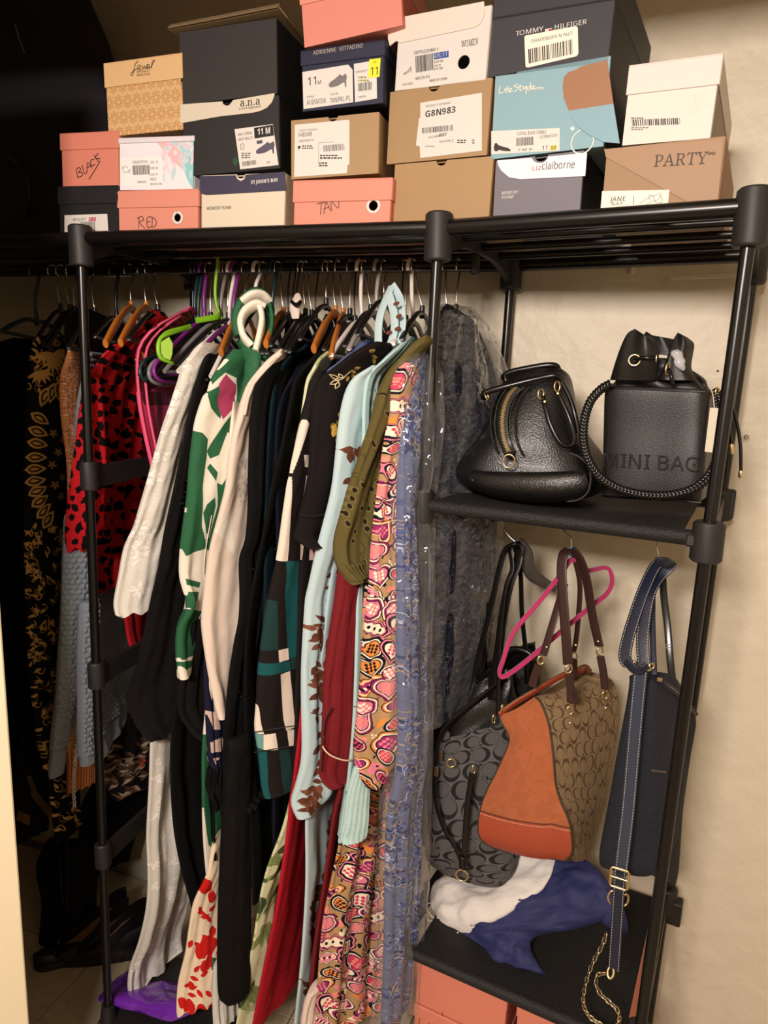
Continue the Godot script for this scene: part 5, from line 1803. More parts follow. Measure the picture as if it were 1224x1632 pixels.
	tie.append(sweep(smooth(pp([[342, 1226, 0.0], [340, 1260, -0.01], [341, 1320, -0.01], [343, 1371, -0.01]])), 0.003, 1, Vector3.ZERO, 7))
	tie.append(sweep(smooth(pp([[353, 1220, 0.0], [351, 1258, -0.01], [353, 1300, -0.01]])), 0.0026, 1, Vector3.ZERO, 7))
	put(t, "cord_tie", join(tie), fabric(rgb(13, 12, 12), 0.8))
	g = shape([[500, 519, 528], [520, 512, 528], [552, 486, 512], [566, 462, 505], [590, 445, 500], [620, 435, 500], [700, 427, 498], [790, 423, 494], [1000, 420, 480], [1200, 404, 470], [1290, 398, 462], [1342, 398, 458]], {"s0": 0.035, "s1": 0.3, "top": 4})
	garment("blouse", "dark teal blouse with an upright collar peak, between black garments", "blouse", g, fabric(rgb(13, 32, 40), 0.75))
	g = shape([[560, 486, 520], [590, 472, 518], [606, 463, 516], [632, 450, 512], [671, 441, 510], [749, 439, 504], [900, 442, 500], [1200, 438, 490], [1290, 436, 470], [1346, 437, 466]], {"s0": 0.03, "s1": 0.3, "top": 2})
	garment("dress", "navy dress sliver just right of the teal blouse", "dress", g, fabric(rgb(16, 17, 31), 0.8))
	g = shape([[540, 522, 534], [555, 514, 532], [570, 500, 530], [592, 479, 528], [613, 468, 526], [671, 457, 520], [736, 443, 512], [775, 433, 508], [828, 424, 500], [906, 408, 494], [974, 396, 480], [1060, 390, 470], [1200, 392, 460], [1350, 400, 456], [1440, 404, 450]], {"s0": 0.012, "s1": 0.28, "top": 2, "amp": 0.009, "k": 3, "seed": 17, "grow": 0.1})
	t = garment("dress", "long sheer black dress with sparse glitter, left of the plaid shirt", "dress", g, fabric(rgb(13, 12, 12), 0.8))
	glitter(t, "glitter_specks", g, [[462, 478, 690], [446, 470, 760], [428, 456, 850], [410, 440, 930]], 30, 0.0011, mat(rgb(230, 226, 220), 0.15, 0.9), 43)
	# leaf print dress
	g = shape([[546, 538, 548], [556, 528, 546], [572, 510, 544], [590, 499, 542], [608, 490, 540], [645, 484, 536], [671, 480, 532], [749, 464, 526], [794, 457, 522], [850, 456, 516]], {"s0": 0.008, "s1": 0.26, "top": 2, "amp": 0.008, "k": 2.4, "seed": 20})
	t = garment("leaf_dress", "long dress printed with pale green leaves, hem left of the bright red dress", "dress", g, printed(leafprint(g)), "bodice")
	g = shape([[830, 480, 520], [1000, 470, 510], [1200, 466, 508], [1320, 460, 508]], {"s0": 0.14, "s1": 0.28, "top": 0, "amp": 0.008})
	piece(t, "waist", g, printed(leafprint(g)))
	g = shape([[1262, 466, 510], [1290, 460, 508], [1330, 448, 508], [1380, 428, 506], [1420, 417, 500], [1460, 410, 492], [1500, 404, 486], [1560, 391, 478], [1632, 377, 470], [1650, 374, 466]], {"s0": 0.008, "s1": 0.2, "top": 0, "amp": 0.009, "k": 2.4, "seed": 22})
	piece(t, "skirt", g, printed(leafprint(g)))
	plaid_shirt()
	gold_blouse()
	# denim collar piece
	g = shape([[540, 584, 592], [556, 566, 592], [578, 540, 586], [592, 523, 580], [620, 520, 572], [700, 516, 566]], {"s0": 0.02, "s1": 0.2, "top": 2, "amp": 0.003})
	garment("shirt", "faded denim-blue shirt shoulder above the gold-embroidered blouse", "shirt", g, fabric(rgb(84, 98, 140), 0.85))
	# bright red dress
	g = shape([[800, 512, 560], [870, 503, 552], [960, 498, 546], [1100, 484, 530], [1240, 469, 520], [1280, 462, 510], [1305, 461, 506], [1366, 453, 502], [1456, 439, 497], [1527, 424, 492], [1632, 403, 484], [1646, 400, 482]], {"s0": 0.0, "s1": 0.2, "top": 0, "amp": 0.004, "k": 1.5})
	garment("dress", "plain bright red long dress hem between leaf print and pale blue skirts", "dress", g, fabric(rgb(172, 26, 42), 0.75))
	# pale blue with brown flowers
	g = shape([[700, 560, 620], [900, 530, 600], [1100, 505, 570], [1250, 492, 556], [1305, 488, 552], [1412, 488, 546], [1527, 481, 538], [1632, 470, 526], [1650, 467, 524]], {"s0": 0.012, "s1": 0.25, "top": 0, "amp": 0.006, "k": 2})
	im = flowers_brown(g, [[522, 1290, 1.6, 50, 6], [520, 1345, 1.7, 45, 6], [516, 1395, 1.9, 35, 4], [494, 1430, 1.5, 30, 4], [490, 1470, 1.3, 30, 5], [508, 1430, 1.6, 60, 6], [478, 1560, 1.2, 40, 4], [492, 1545, 1.0, 30, 3], [500, 1500, 1.4, 40, 3]], 55, 0.25)
	t = garment("floral_dress", "pale blue dress with brown flowers and a looped hanging tie", "dress", g, printed(im))
	g = shape([[582, 594, 612], [590, 583, 612], [602, 566, 606], [621, 554, 600], [650, 546, 590], [686, 541, 584], [775, 531, 576], [841, 515, 562], [880, 505, 552], [937, 493, 538], [960, 488, 534], [1043, 483, 526], [1100, 482, 524], [1154, 483, 522], [1210, 482, 524], [1250, 472, 530], [1276, 464, 530], [1293, 468, 518], [1306, 476, 504]], {"s0": -0.02, "s1": 0.05, "top": 1, "amp": 0.006, "k": 1.4, "seed": 23, "t": 0.015, "hem": 0.0})
	im = flowers_brown(g, [[560, 716, 0.2, 14, 7], [556, 712, 2.4, 10, 5], [552, 750, 1.5, 24, 3], [520, 985, 2.6, 30, 6], [500, 1000, 1.5, 30, 7], [508, 1015, 1.3, 40, 7], [496, 1050, 1.4, 45, 8], [510, 1060, 1.8, 45, 8], [500, 1095, 0.6, 20, 5], [488, 1133, 0.2, 26, 4], [508, 1150, 1.7, 40, 4], [512, 1195, 1.8, 40, 5], [500, 1250, 1.9, 40, 9], [512, 1235, 2.2, 50, 9], [490, 1275, 1.2, 20, 6], [530, 900, 1.7, 40, 4], [526, 940, 1.6, 30, 4]], 56)
	piece(t, "sleeve", g, printed(im))
	var pale := fabric(rgb(186, 208, 212), 0.85)
	var lp := flowers_brown(g, [], 3)
	for q in [[[625, 456, 0.10], [614, 480, 0.08], [605, 508, 0.06], [603, 540, 0.05], [606, 574, 0.04]], [[625, 455, 0.10], [636, 474, 0.09], [640, 494, 0.07], [641, 520, 0.06], [634, 548, 0.05]], [[620, 470, 0.08], [628, 500, 0.06], [628, 530, 0.05], [616, 566, 0.04]]]:
		ribbon(t, "collar_tie", smooth(pp(q)), 0.0085, 0.3, Vector3(1, 0.1, 0.4), pale)
	for q in [[632, 484], [636, 504], [634, 524], [620, 530]]:
		var pc := P(q[0], q[1], 0.045)
		put(t, "printed_patch", sweep(PackedVector3Array([pc, pc + Vector3(0.0, 0.0, 0.002)]), 0.006, 0.6, Vector3(1, 0.4, 0), 9), fabric(rgb(104, 60, 46)))
	# maroon
	g = shape([[600, 576, 626], [640, 574, 622], [700, 571, 616], [800, 564, 606], [905, 550, 590], [1050, 560, 590], [1240, 545, 586], [1300, 532, 580], [1400, 518, 566], [1500, 503, 550], [1585, 494, 530]], {"s0": 0.018, "s1": 0.24, "top": 0, "amp": 0.004})
	var mar := fabric(rgb(116, 30, 36), 0.7)
	t = garment("shirt_dress", "maroon shirt dress with a buttoned cuff below the olive sleeve", "dress", g, mar)
	g = shape([[880, 546, 580], [915, 541, 578], [965, 533, 576], [1018, 524, 574], [1070, 517, 574], [1117, 515, 573], [1160, 513, 572], [1205, 511, 568], [1234, 509, 564], [1252, 518, 558], [1258, 530, 552]], {"s0": -0.035, "s1": 0.02, "top": 0, "amp": 0.004, "t": 0.015, "hem": 0.0})
	piece(t, "sleeve", g, mar)
	var cream := fabric(rgb(222, 196, 168))
	tube(t, "cuff_piping", smooth(pp([[516, 1173, -0.045], [514, 1188, -0.05], [522, 1200, -0.052], [536, 1208, -0.047], [552, 1212, -0.035], [562, 1210, -0.02]])), 0.0016, cream, 6)
	tube(t, "placket_piping", smooth(pp([[527, 1128, -0.05], [517, 1150, -0.05], [514, 1185, -0.05], [511, 1230, -0.047]])), 0.0022, mat(rgb(84, 20, 28), 0.7), 6)
	# white floral scrap low down
	g = shape([[1585, 494, 512], [1610, 486, 508], [1650, 480, 508]], {"s0": -0.02, "s1": 0.03, "top": 0})
	garment("skirt", "off-white skirt hem with fine red lines, below the maroon hem", "skirt", g, fabric(rgb(232, 212, 200)))
	# aqua crinkle
	g = shape([[536, 654, 664], [548, 640, 664], [577, 609, 650], [600, 587, 640], [645, 580, 632], [697, 579, 626], [800, 573, 620], [926, 570, 612], [1035, 568, 602], [1150, 564, 600], [1262, 553, 592], [1340, 541, 586]], {"s0": -0.01, "s1": 0.2, "top": 2, "amp": 0.005, "k": 9, "seed": 26, "grow": 0.05, "N": 96})
	im = print_for(g, rgb(180, 210, 208), 256, 900)
	for i in 900:
		im.fill_rect(Rect2i(r.randi_range(0, 250), r.randi_range(0, im.get_height() - 8), 2, r.randi_range(4, 30)), [rgb(206, 228, 224), rgb(140, 178, 180), rgb(96, 130, 136)][i % 3])
	var aqua := printed(im)
	t = garment("blouse", "crinkled pale aqua blouse, between the pale blue floral and olive sleeves", "blouse", g, aqua)
	g = shape([[1222, 567, 589], [1262, 554, 588], [1310, 547, 587], [1334, 542, 585], [1344, 546, 582]], {"s0": -0.06, "s1": -0.025, "top": 0, "amp": 0.003, "k": 5, "grow": 0.05, "hem": 0.002})
	piece(t, "sleeve", g, aqua)
	olive_blouse()
	# paisley dress
	g = shape([[900, 586, 650], [1000, 577, 648], [1240, 556, 640], [1290, 550, 632], [1344, 541, 628], [1402, 528, 626], [1474, 514, 626], [1564, 506, 624], [1632, 502, 624], [1650, 500, 624]], {"s0": 0.0, "s1": 0.14, "top": 0, "amp": 0.014, "k": 3.2, "seed": 30})
	var psl := printed(paisley(int(chord(g) / g.len * 1900.0), 1900, 61))
	t = garment("paisley_dress", "long pink, orange and navy swirl-print dress, left of the blue lace", "dress", g, psl)
	g = shape([[578, 646, 666], [590, 636, 664], [618, 628, 658], [658, 626, 652], [710, 614, 648], [762, 607, 645], [815, 599, 642], [880, 592, 640], [932, 589, 640], [978, 583, 640], [1031, 578, 640], [1083, 574, 640], [1135, 569, 640], [1188, 563, 639], [1214, 565, 634], [1236, 572, 624], [1256, 588, 616]], {"s0": -0.055, "s1": 0.0, "top": 1, "amp": 0.006, "k": 1.3, "seed": 31, "t": 0.016, "hem": 0.004})
	var ps2 := printed(paisley(int(chord(g) / g.len * 1500.0), 1500, 62))
	piece(t, "sleeve", g, ps2)
	# blue lace in a clear bag
	var rows := [[556, 668, 678], [575, 652, 682], [592, 642, 684], [613, 637, 688], [671, 636, 688], [749, 637, 680], [801, 638, 670], [880, 637, 670], [952, 638, 669], [1031, 638, 669], [1109, 639, 670], [1188, 639, 671], [1250, 632, 671], [1292, 622, 669], [1348, 617, 668], [1400, 616, 667], [1456, 615, 666], [1527, 614, 661], [1580, 613, 652], [1632, 612, 646], [1648, 612, 644]]
	g = shape(rows, {"s0": -0.04, "s1": 0.05, "top": 2, "amp": 0.009, "k": 1.6, "seed": 33, "t": 0.016})
	var bl := printed(bluelace(int(chord(g) / g.len * 1900.0), 1900, 71), 0.55)
	t = garment("lace_gown", "blue embroidered lace gown in a clear plastic cover, left of the middle post", "gown", g, bl)
	cover(rows, -0.05, 0.062, 5.0, "clear plastic cover over the blue lace gown beside the middle post", 81)
	# dark dresses behind the middle post
	rows = [[484, 712, 742], [496, 706, 750], [515, 700, 757], [560, 694, 776], [600, 690, 790], [660, 686, 792], [760, 684, 792], [900, 682, 790], [1000, 680, 786], [1100, 676, 776], [1160, 674, 762]]
	g = shape(rows, {"s0": 0.05, "s1": 0.28, "top": 0, "amp": 0.009, "k": 2.1, "seed": 36, "wk": 0.008, "t": 0.022})
	im = bluelace(int(chord(g) / g.len * 1600.0), 1600, 72, 0.30)
	for i in 40:
		ell(im, Vector2(r.randf() * im.get_width(), r.randf() * 1400), r.randf_range(6, 14), r.randf_range(8, 26), 0.2, rgb(30, 32, 40), 9)
	for i in 26:
		ell(im, Vector2(r.randf_range(0.3, 1.0) * im.get_width(), r.randf_range(750, 1380)), r.randf_range(3, 8), r.randf_range(3, 8), 0, [rgb(176, 128, 84), rgb(84, 110, 170), rgb(140, 160, 206)][i % 3], 8)
	garment("dress", "dark blue and black figured dress under plastic behind the middle post", "dress", g, printed(im))
	cover(rows, 0.036, 0.30, 9.0, "smoky clear garment bag over the dark dress left of the satchel", 82)
	# small collars between the hangers
	for q in [[471, 474, 478, 500, "small white shirt collar tab with a black band, hanging among the black hooks", rgb(226, 208, 196)], [438, 466, 452, 520, "", rgb(226, 208, 196)]]:
		if q[4] == "":
			continue
		var c := thing("shirt", q[4], "shirt", P(472, 520, 0.2))
		put(c, "collar", sweep(smooth(pp([[474, 468, 0.16], [473, 478, 0.15], [470, 490, 0.14], [471, 508, 0.14]])), [0.004, 0.006, 0.007, 0.008, 0.009, 0.01, 0.011, 0.012, 0.0125, 0.013, 0.013, 0.0125, 0.012, 0.0115, 0.011, 0.0105, 0.01, 0.009, 0.008], 0.4, Vector3.RIGHT, 10), fabric(rgb(226, 208, 196)))
		put(c, "band", sweep(smooth(pp([[464, 480, 0.135], [472, 486, 0.125], [480, 480, 0.135]])), 0.004, 0.4, Vector3.UP, 8), black)
		put(c, "body", cloth_mesh(shape([[500, 462, 486], [530, 456, 492], [580, 452, 500], [640, 450, 504]], {"s0": 0.14, "s1": 0.3, "top": 0})), black)
	# bottom row
	g = shape([[1345, 342, 356], [1370, 336, 360], [1395, 330, 366], [1438, 309, 360], [1480, 301, 352], [1520, 295, 350], [1564, 284, 350], [1600, 281, 350], [1612, 282, 348]], {"s0": -0.015, "s1": 0.05, "top": 0, "amp": 0.004, "k": 2, "hem": 0.014, "seed": 39})
	garment("dress", "cream dress hem with large red flowers, left of the black tube skirt", "dress", g, printed(redfloral(g)))
	g = shape([[1180, 362, 398], [1269, 356, 398], [1384, 350, 399], [1460, 347, 400], [1528, 346, 400], [1576, 347, 399], [1592, 350, 397], [1600, 358, 390]], {"s0": -0.03, "s1": 0.02, "top": 0, "t": 0.02, "amp": 0.002, "hem": 0.0})
	garment("skirt", "smooth black tube-shaped skirt hanging at the bottom centre", "skirt", g, fabric(rgb(15, 14, 14), 0.75))
	g = shape([[1540, 342, 372], [1600, 340, 374], [1650, 342, 378]], {"s0": 0.0, "s1": 0.08, "top": 0, "amp": 0.008})
	garment("skirt", "white and grey crumpled skirt hem under the black tube skirt", "skirt", g, fabric(rgb(214, 212, 208)))

func cover(rows: Array, s0: float, s1: float, grow: float, label: String, sd: int) -> void:
	var q := []
	var r := rng(sd)
	for i in rows.size():
		q.append([rows[i][0], rows[i][1] - grow * (0.6 + 0.5 * r.randf()), rows[i][2] + grow * (0.5 + 0.9 * r.randf())])
	var g := shape(q, {"s0": s0, "s1": s1, "top": 1, "amp": 0.010, "k": 2.3, "seed": sd, "wk": 0.009, "t": 0.034, "N": 110, "R": 130, "grow": 0.05})
	var m := mat(Color(0.86, 0.87, 0.9, 0.055), 0.1)
	m.transparency = BaseMaterial3D.TRANSPARENCY_ALPHA
	m.normal_enabled = true
	if not M.has("crinkle"):
		M.crinkle = noise_tex(0.02, 512, true, 14.0, 3, FastNoiseLite.TYPE_PERLIN)
	m.normal_texture = M.crinkle
	m.normal_scale = 1.0
	m.uv1_scale = Vector3(0.7, 3.0, 1)
	garment("garment_bag", label, "garment bag", g, m, "film")

func green_dress() -> void:
	var gr := rgb(46, 98, 66)
	var wh := rgb(232, 224, 208)
	var g := shape([[556, 372, 412], [575, 358, 412], [602, 338, 410], [624, 331, 404], [632, 324, 402], [663, 313, 396], [688, 308, 388], [740, 302, 380], [793, 298, 372], [830, 293, 364], [874, 288, 352], [915, 287, 344], [940, 293, 340], [960, 300, 334], [980, 298, 328], [1002, 286, 322], [1040, 284, 316], [1065, 287, 308], [1084, 292, 300]], {"s0": 0.0, "s1": 0.1, "top": 1, "amp": 0.005, "k": 1.3, "seed": 50, "t": 0.015, "hem": 0.0})
	var im := print_for(g, wh, 420, 1200)
	var A := func(pts: Array, c: Color) -> void: pxpoly(im, g, pts, c, 3.6, 180, 560)
	var B := func(pts: Array, c: Color) -> void: pxpoly(im, g, pts, c, 3.6, 180, 960)
	A.call([[565, 150], [650, 50], [660, -40], [850, -40], [790, 230], [740, 330], [700, 490], [640, 460], [590, 590], [545, 612], [525, 570], [600, 440], [680, 330], [690, 260], [680, 150], [620, 120], [560, 190]], gr)
	A.call([[540, 232], [595, 190], [610, 300], [600, 385], [545, 322]], gr)
	A.call([[625, 130], [680, 190], [682, 310], [612, 388], [585, 300], [588, 190]], rgb(170, 66, 100))
	A.call([[462, 455], [500, 465], [530, 500], [525, 600], [500, 780], [490, 1000], [512, 1120], [400, 1168], [380, 1100], [415, 920], [425, 840], [430, 640]], gr)
	A.call([[528, 665], [545, 640], [582, 690], [570, 740]], gr)
	A.call([[575, 750], [605, 760], [640, 690], [690, 540], [670, 720], [660, 780], [600, 900], [610, 970], [570, 1040], [530, 1065], [578, 880]], gr)
	A.call([[500, 920], [520, 870], [562, 830], [566, 880], [532, 1030], [510, 1040]], gr)
	A.call([[506, 1075], [570, 1040], [564, 1178], [515, 1130]], gr)
	A.call([[398, 1298], [475, 1320], [470, 1352], [405, 1335]], gr)
	A.call([[415, 1375], [470, 1375], [436, 1490], [425, 1450]], gr)
	B.call([[420, 35], [495, 50], [505, 110], [470, 280], [430, 292], [380, 330], [360, 230], [380, 140]], gr)
	B.call([[370, 342], [440, 350], [395, 388]], gr)
	var m := printed(im, 0.6)
	var t := garment("geometric_dress", "green and white geometric satin dress with a twisted bow collar and pink inset", "dress", g, m, "sleeve")
	edge_line(t, "sleeve_seam", g, 0.5, 0.0012, fabric(wh), 0.5, 0.85, 0.016)
	# twisted collar: two overlapping loops
	var green := fabric(gr, 0.6)
	var white := fabric(wh, 0.6)
	var wd := Vector3(0.3, 0.5, 0.8)
	ribbon(t, "collar_loop", smooth(pp([[408, 566, 0.06], [390, 552, 0.055], [379, 530, 0.055], [379, 505, 0.06], [390, 484, 0.07], [408, 472, 0.085], [424, 482, 0.1], [430, 506, 0.1], [427, 534, 0.085], [418, 566, 0.06]])), 0.0205, 0.45, wd, green)
	ribbon(t, "collar_loop", smooth(pp([[400, 552, 0.035], [388, 536, 0.03], [384, 514, 0.032], [392, 496, 0.04], [408, 486, 0.05], [420, 490, 0.06]])), 0.0125, 0.5, wd, white)
	ribbon(t, "collar_loop", smooth(pp([[388, 482, 0.05], [402, 472, 0.055], [416, 472, 0.07], [426, 480, 0.085]])), 0.0135, 0.45, wd, white)
	ribbon(t, "collar_loop", smooth(pp([[414, 488, 0.055], [418, 510, 0.05], [414, 536, 0.04], [408, 560, 0.03]])), 0.0115, 0.5, wd, white)
	ribbon(t, "collar_loop", smooth(pp([[430, 486, 0.08], [434, 510, 0.07], [430, 540, 0.06], [422, 572, 0.045]])), 0.0075, 0.5, wd, green)
	ribbon(t, "collar_fold", smooth(pp([[392, 552, 0.04], [398, 566, 0.035], [404, 578, 0.03], [398, 606, 0.025], [388, 644, 0.018]])), 0.013, 0.5, Vector3(1, 0.2, 0.3), green)
	put(t, "collar_knot", sweep(smooth(pp([[398, 545, 0.05], [404, 560, 0.04], [402, 585, 0.03], [396, 625, 0.025]])), [0.010, 0.012, 0.014, 0.015, 0.016, 0.017, 0.017, 0.018, 0.018, 0.018, 0.018, 0.018, 0.018, 0.017, 0.016, 0.014, 0.012, 0.011, 0.01], 0.6, Vector3(1, 0, 0.2), 12), green)
	# skirt
	g = shape([[640, 372, 420], [900, 350, 410], [1060, 336, 396], [1180, 324, 384], [1260, 323, 380], [1340, 325, 380], [1420, 332, 380], [1500, 338, 382], [1560, 339, 384], [1632, 341, 386], [1648, 342, 386]], {"s0": 0.03, "s1": 0.2, "top": 0, "amp": 0.006})
	im = print_for(g, wh, 320, 1000)
	for q in [[[318, 1170], [345, 1170], [350, 1200], [356, 1376], [344, 1378], [328, 1345], [322, 1260]], [[330, 1434], [356, 1434], [352, 1490], [336, 1478]], [[338, 1525], [348, 1530], [346, 1550], [338, 1545]], [[338, 1610], [352, 1600], [350, 1650], [338, 1650]]]:
		pxpoly(im, g, q, gr)
	piece(t, "skirt", g, printed(im, 0.6))

func plaid_shirt() -> void:
	var g := shape([[590, 512, 534], [604, 500, 532], [640, 491, 528], [673, 484, 522], [720, 472, 516], [757, 463, 512], [801, 456, 508], [850, 449, 506], [893, 442, 505], [932, 433, 503], [960, 426, 502], [1029, 416, 498], [1085, 410, 494], [1115, 409, 494], [1154, 406, 494], [1168, 407, 495], [1190, 410, 496], [1225, 414, 497], [1254, 417, 498], [1272, 422, 496]], {"s0": -0.015, "s1": 0.09, "top": 1, "amp": 0.003, "k": 1.2, "seed": 58, "t": 0.017, "hem": 0.0})
	var dk := rgb(30, 25, 24)
	var im := print_for(g, dk, 420, 1300)
	var wh := rgb(230, 216, 200)
	var tl := rgb(26, 82, 84)
	var dim := rgb(30, 58, 56)
	var r := rng(4)
	for q in [
		[[[484, 660], [486, 676], [463, 757], [452, 893], [438, 893], [450, 801], [460, 740]], wh],
		[[[476, 756], [494, 756], [478, 815], [492, 890], [470, 890], [470, 849]], wh],
		[[[476, 724], [497, 724], [497, 743], [475, 743]], wh],
		[[[450, 892], [469, 892], [470, 1046], [454, 1046]], tl],
		[[[424, 955], [436, 955], [437, 1030], [414, 1036]], dim],
		[[[437, 1032], [453, 1029], [454, 1047], [438, 1051]], wh], [[[470, 1026], [486, 1024], [486, 1043], [471, 1044]], wh],
		[[[405, 1056], [455, 1049], [456, 1064], [404, 1076]], tl], [[[456, 1044], [472, 1042], [473, 1061], [457, 1063]], dim],
		[[[440, 1070], [456, 1065], [465, 1143], [472, 1152], [451, 1160]], wh], [[[472, 1065], [484, 1063], [474, 1151], [465, 1143]], wh],
		[[[482, 1102], [490, 1102], [490, 1152], [473, 1152]], rgb(104, 152, 146)],
		[[[405, 1112], [410, 1125], [417, 1166], [402, 1168]], wh],
		[[[416, 1167], [434, 1163], [437, 1189], [416, 1191]], wh], [[[402, 1166], [416, 1167], [416, 1191], [404, 1190]], rgb(104, 152, 146)], [[[452, 1159], [470, 1157], [472, 1182], [455, 1185]], wh],
		[[[408, 1192], [420, 1192], [428, 1276], [420, 1276]], tl], [[[438, 1189], [455, 1188], [463, 1272], [447, 1274]], dim], [[[481, 1178], [500, 1178], [500, 1254], [486, 1255]], dim]]:
		pxpoly(im, g, q[0], q[1])
	var t := garment("plaid_shirt", "long black, white and teal plaid shirt sleeve with a banded cuff", "shirt", g, printed(im), "sleeve")
	for y in [1158, 1190]:
		tube(t, "cuff_seam", smooth(pp([[405, y + 9, -0.025], [430, y + 5, -0.03], [460, y, -0.012], [480, y - 2, 0.01]])), 0.0011, mat(rgb(30, 26, 26), 0.8), 6)
	g = shape([[700, 500, 548], [900, 480, 540], [1180, 470, 530], [1260, 466, 520], [1290, 470, 512]], {"s0": 0.03, "s1": 0.22, "top": 0})
	piece(t, "body", g, fabric(dk))

func gold_blouse() -> void:
	var g := shape([[544, 600, 622], [552, 584, 620], [566, 560, 614], [590, 528, 600], [600, 514, 594], [616, 504, 584], [640, 499, 576], [671, 497, 568], [743, 494, 556], [775, 490, 550], [815, 480, 540], [840, 475, 534], [858, 471, 528], [868, 484, 520], [876, 498, 512]], {"s0": -0.04, "s1": 0.05, "top": 2, "amp": 0.004, "k": 1.2, "seed": 60, "t": 0.017, "hem": 0.0})
	var im := print_for(g, rgb(25, 20, 20), 420, 1300)
	var cream := rgb(222, 206, 160)
	var gold := rgb(176, 140, 70)
	# outlined leaf sprig
	for q in [[531, 604, -2.5, 13], [531, 606, 2.7, 14], [531, 608, 2.1, 13], [536, 603, -2.0, 9]]:
		leafpx(im, g, q[0], q[1], q[2], q[3], 3.4, cream)
		leafpx(im, g, q[0] + cos(q[2]) * 2, q[1] + sin(q[2]) * 2, q[2], q[3] - 4, 1.9, rgb(25, 20, 20))
	stroke(im, pxpts(im, g, [[530, 606], [538, 602], [548, 592]]), 4, cream)
	for q in [[548, 590, 0.4], [552, 595, 1.3], [546, 598, 1.9], [554, 588, -0.3], [556, 600, 0.8], [580, 566, 0.4], [584, 570, 1.4], [578, 562, -0.6], [530, 664, -1.2], [528, 668, 1.2], [534, 670, 0.3], [522, 672, 2.0], [524, 684, 1.0], [532, 686, 0.6], [530, 694, 2.0], [538, 678, 1.4]]:
		leafpx(im, g, q[0], q[1], q[2], 11, 2.6, gold)
		leafpx(im, g, q[0], q[1], q[2] + 0.2, 7, 1.2, rgb(110, 84, 44))
	pxpoly(im, g, [[519, 679], [526, 673], [529, 680], [531, 692], [520, 695], [518, 690]], rgb(206, 172, 78))
	var t := garment("blouse", "black blouse sleeve with cream and gold leaf embroidery, right of the plaid shirt", "blouse", g, printed(im), "sleeve")
	tube(t, "cuff_seam", smooth(pp([[479, 820, -0.05], [495, 823, -0.05], [515, 820, -0.02]])), 0.001, mat(rgb(24, 20, 20), 0.8), 6)
	g = shape([[562, 590, 640], [640, 560, 630], [800, 545, 610], [1000, 530, 590], [1180, 520, 580]], {"s0": 0.03, "s1": 0.24, "top": 0})
	piece(t, "body", g, fabric(rgb(22, 18, 18)))

func olive_blouse() -> void:
	var ol := rgb(92, 82, 46)
	var g := shape([[534, 678, 690], [544, 668, 688], [560, 652, 676], [592, 626, 658], [626, 610, 644], [650, 604, 634], [707, 584, 624], [775, 558, 614], [809, 547, 610], [854, 534, 606], [880, 532, 604], [902, 537, 602], [914, 546, 600], [928, 562, 596]], {"s0": -0.045, "s1": 0.04, "top": 2, "amp": 0.007, "k": 1.8, "seed": 64, "t": 0.016, "hem": 0.006})
	var im := print_for(g, ol, 420, 1300)
	var dk := rgb(36, 28, 20)
	var holes := [[606, 660, 5], [615, 672, 4], [588, 706, 5.5], [605, 712, 5], [597, 718, 4], [569, 771, 4], [560, 780, 4], [556, 793, 4], [552, 805, 4], [547, 817, 4], [547, 832, 4], [586, 778, 4], [590, 789, 4], [588, 800, 4], [580, 808, 4], [569, 808, 3.5], [575, 829, 4], [577, 840, 4], [583, 848, 4], [592, 765, 4], [600, 758, 4], [593, 767, 3], [560, 845, 3], [557, 860, 3], [585, 888, 4], [571, 893, 4], [593, 862, 4], [620, 640, 4], [610, 628, 3], [625, 610, 4], [632, 600, 4], [600, 735, 4], [594, 742, 4]]
	for h in holes:
		for pass_ in [[1.55, rgb(112, 101, 60)], [1.0, dk]]:
			var a := []
			for k in 10:
				a.append([h[0] + cos(TAU * k / 10) * h[2] * (0.62 if h[1] > 745 else 0.22) * pass_[0], h[1] + sin(TAU * k / 10) * h[2] * pass_[0]])
			pxpoly(im, g, a, pass_[1])
	var r := rng(12)
	for i in 26:
		var x := r.randf_range(560, 600)
		var y := r.randf_range(700, 900)
		stroke(im, pxpts(im, g, [[x, y], [x + 6, y + 9], [x + 4, y + 20]]), 3, rgb(74, 65, 36))
	var t := garment("eyelet_blouse", "olive green eyelet blouse sleeve with an elastic cuff, left of the swirl-print dress", "blouse", g, printed(im), "sleeve")
	g = shape([[898, 536, 602], [910, 543, 600], [926, 560, 596]], {"s0": -0.05, "s1": 0.04, "top": 0, "amp": 0.007, "k": 12, "grow": 0.01, "t": 0.016, "N": 120, "R": 12, "hem": 0.0})
	piece(t, "elastic_cuff", g, fabric(ol))
	g = shape([[620, 640, 660], [800, 612, 646], [1000, 594, 640]], {"s0": 0.03, "s1": 0.2, "top": 0})
	piece(t, "body", g, fabric(ol))

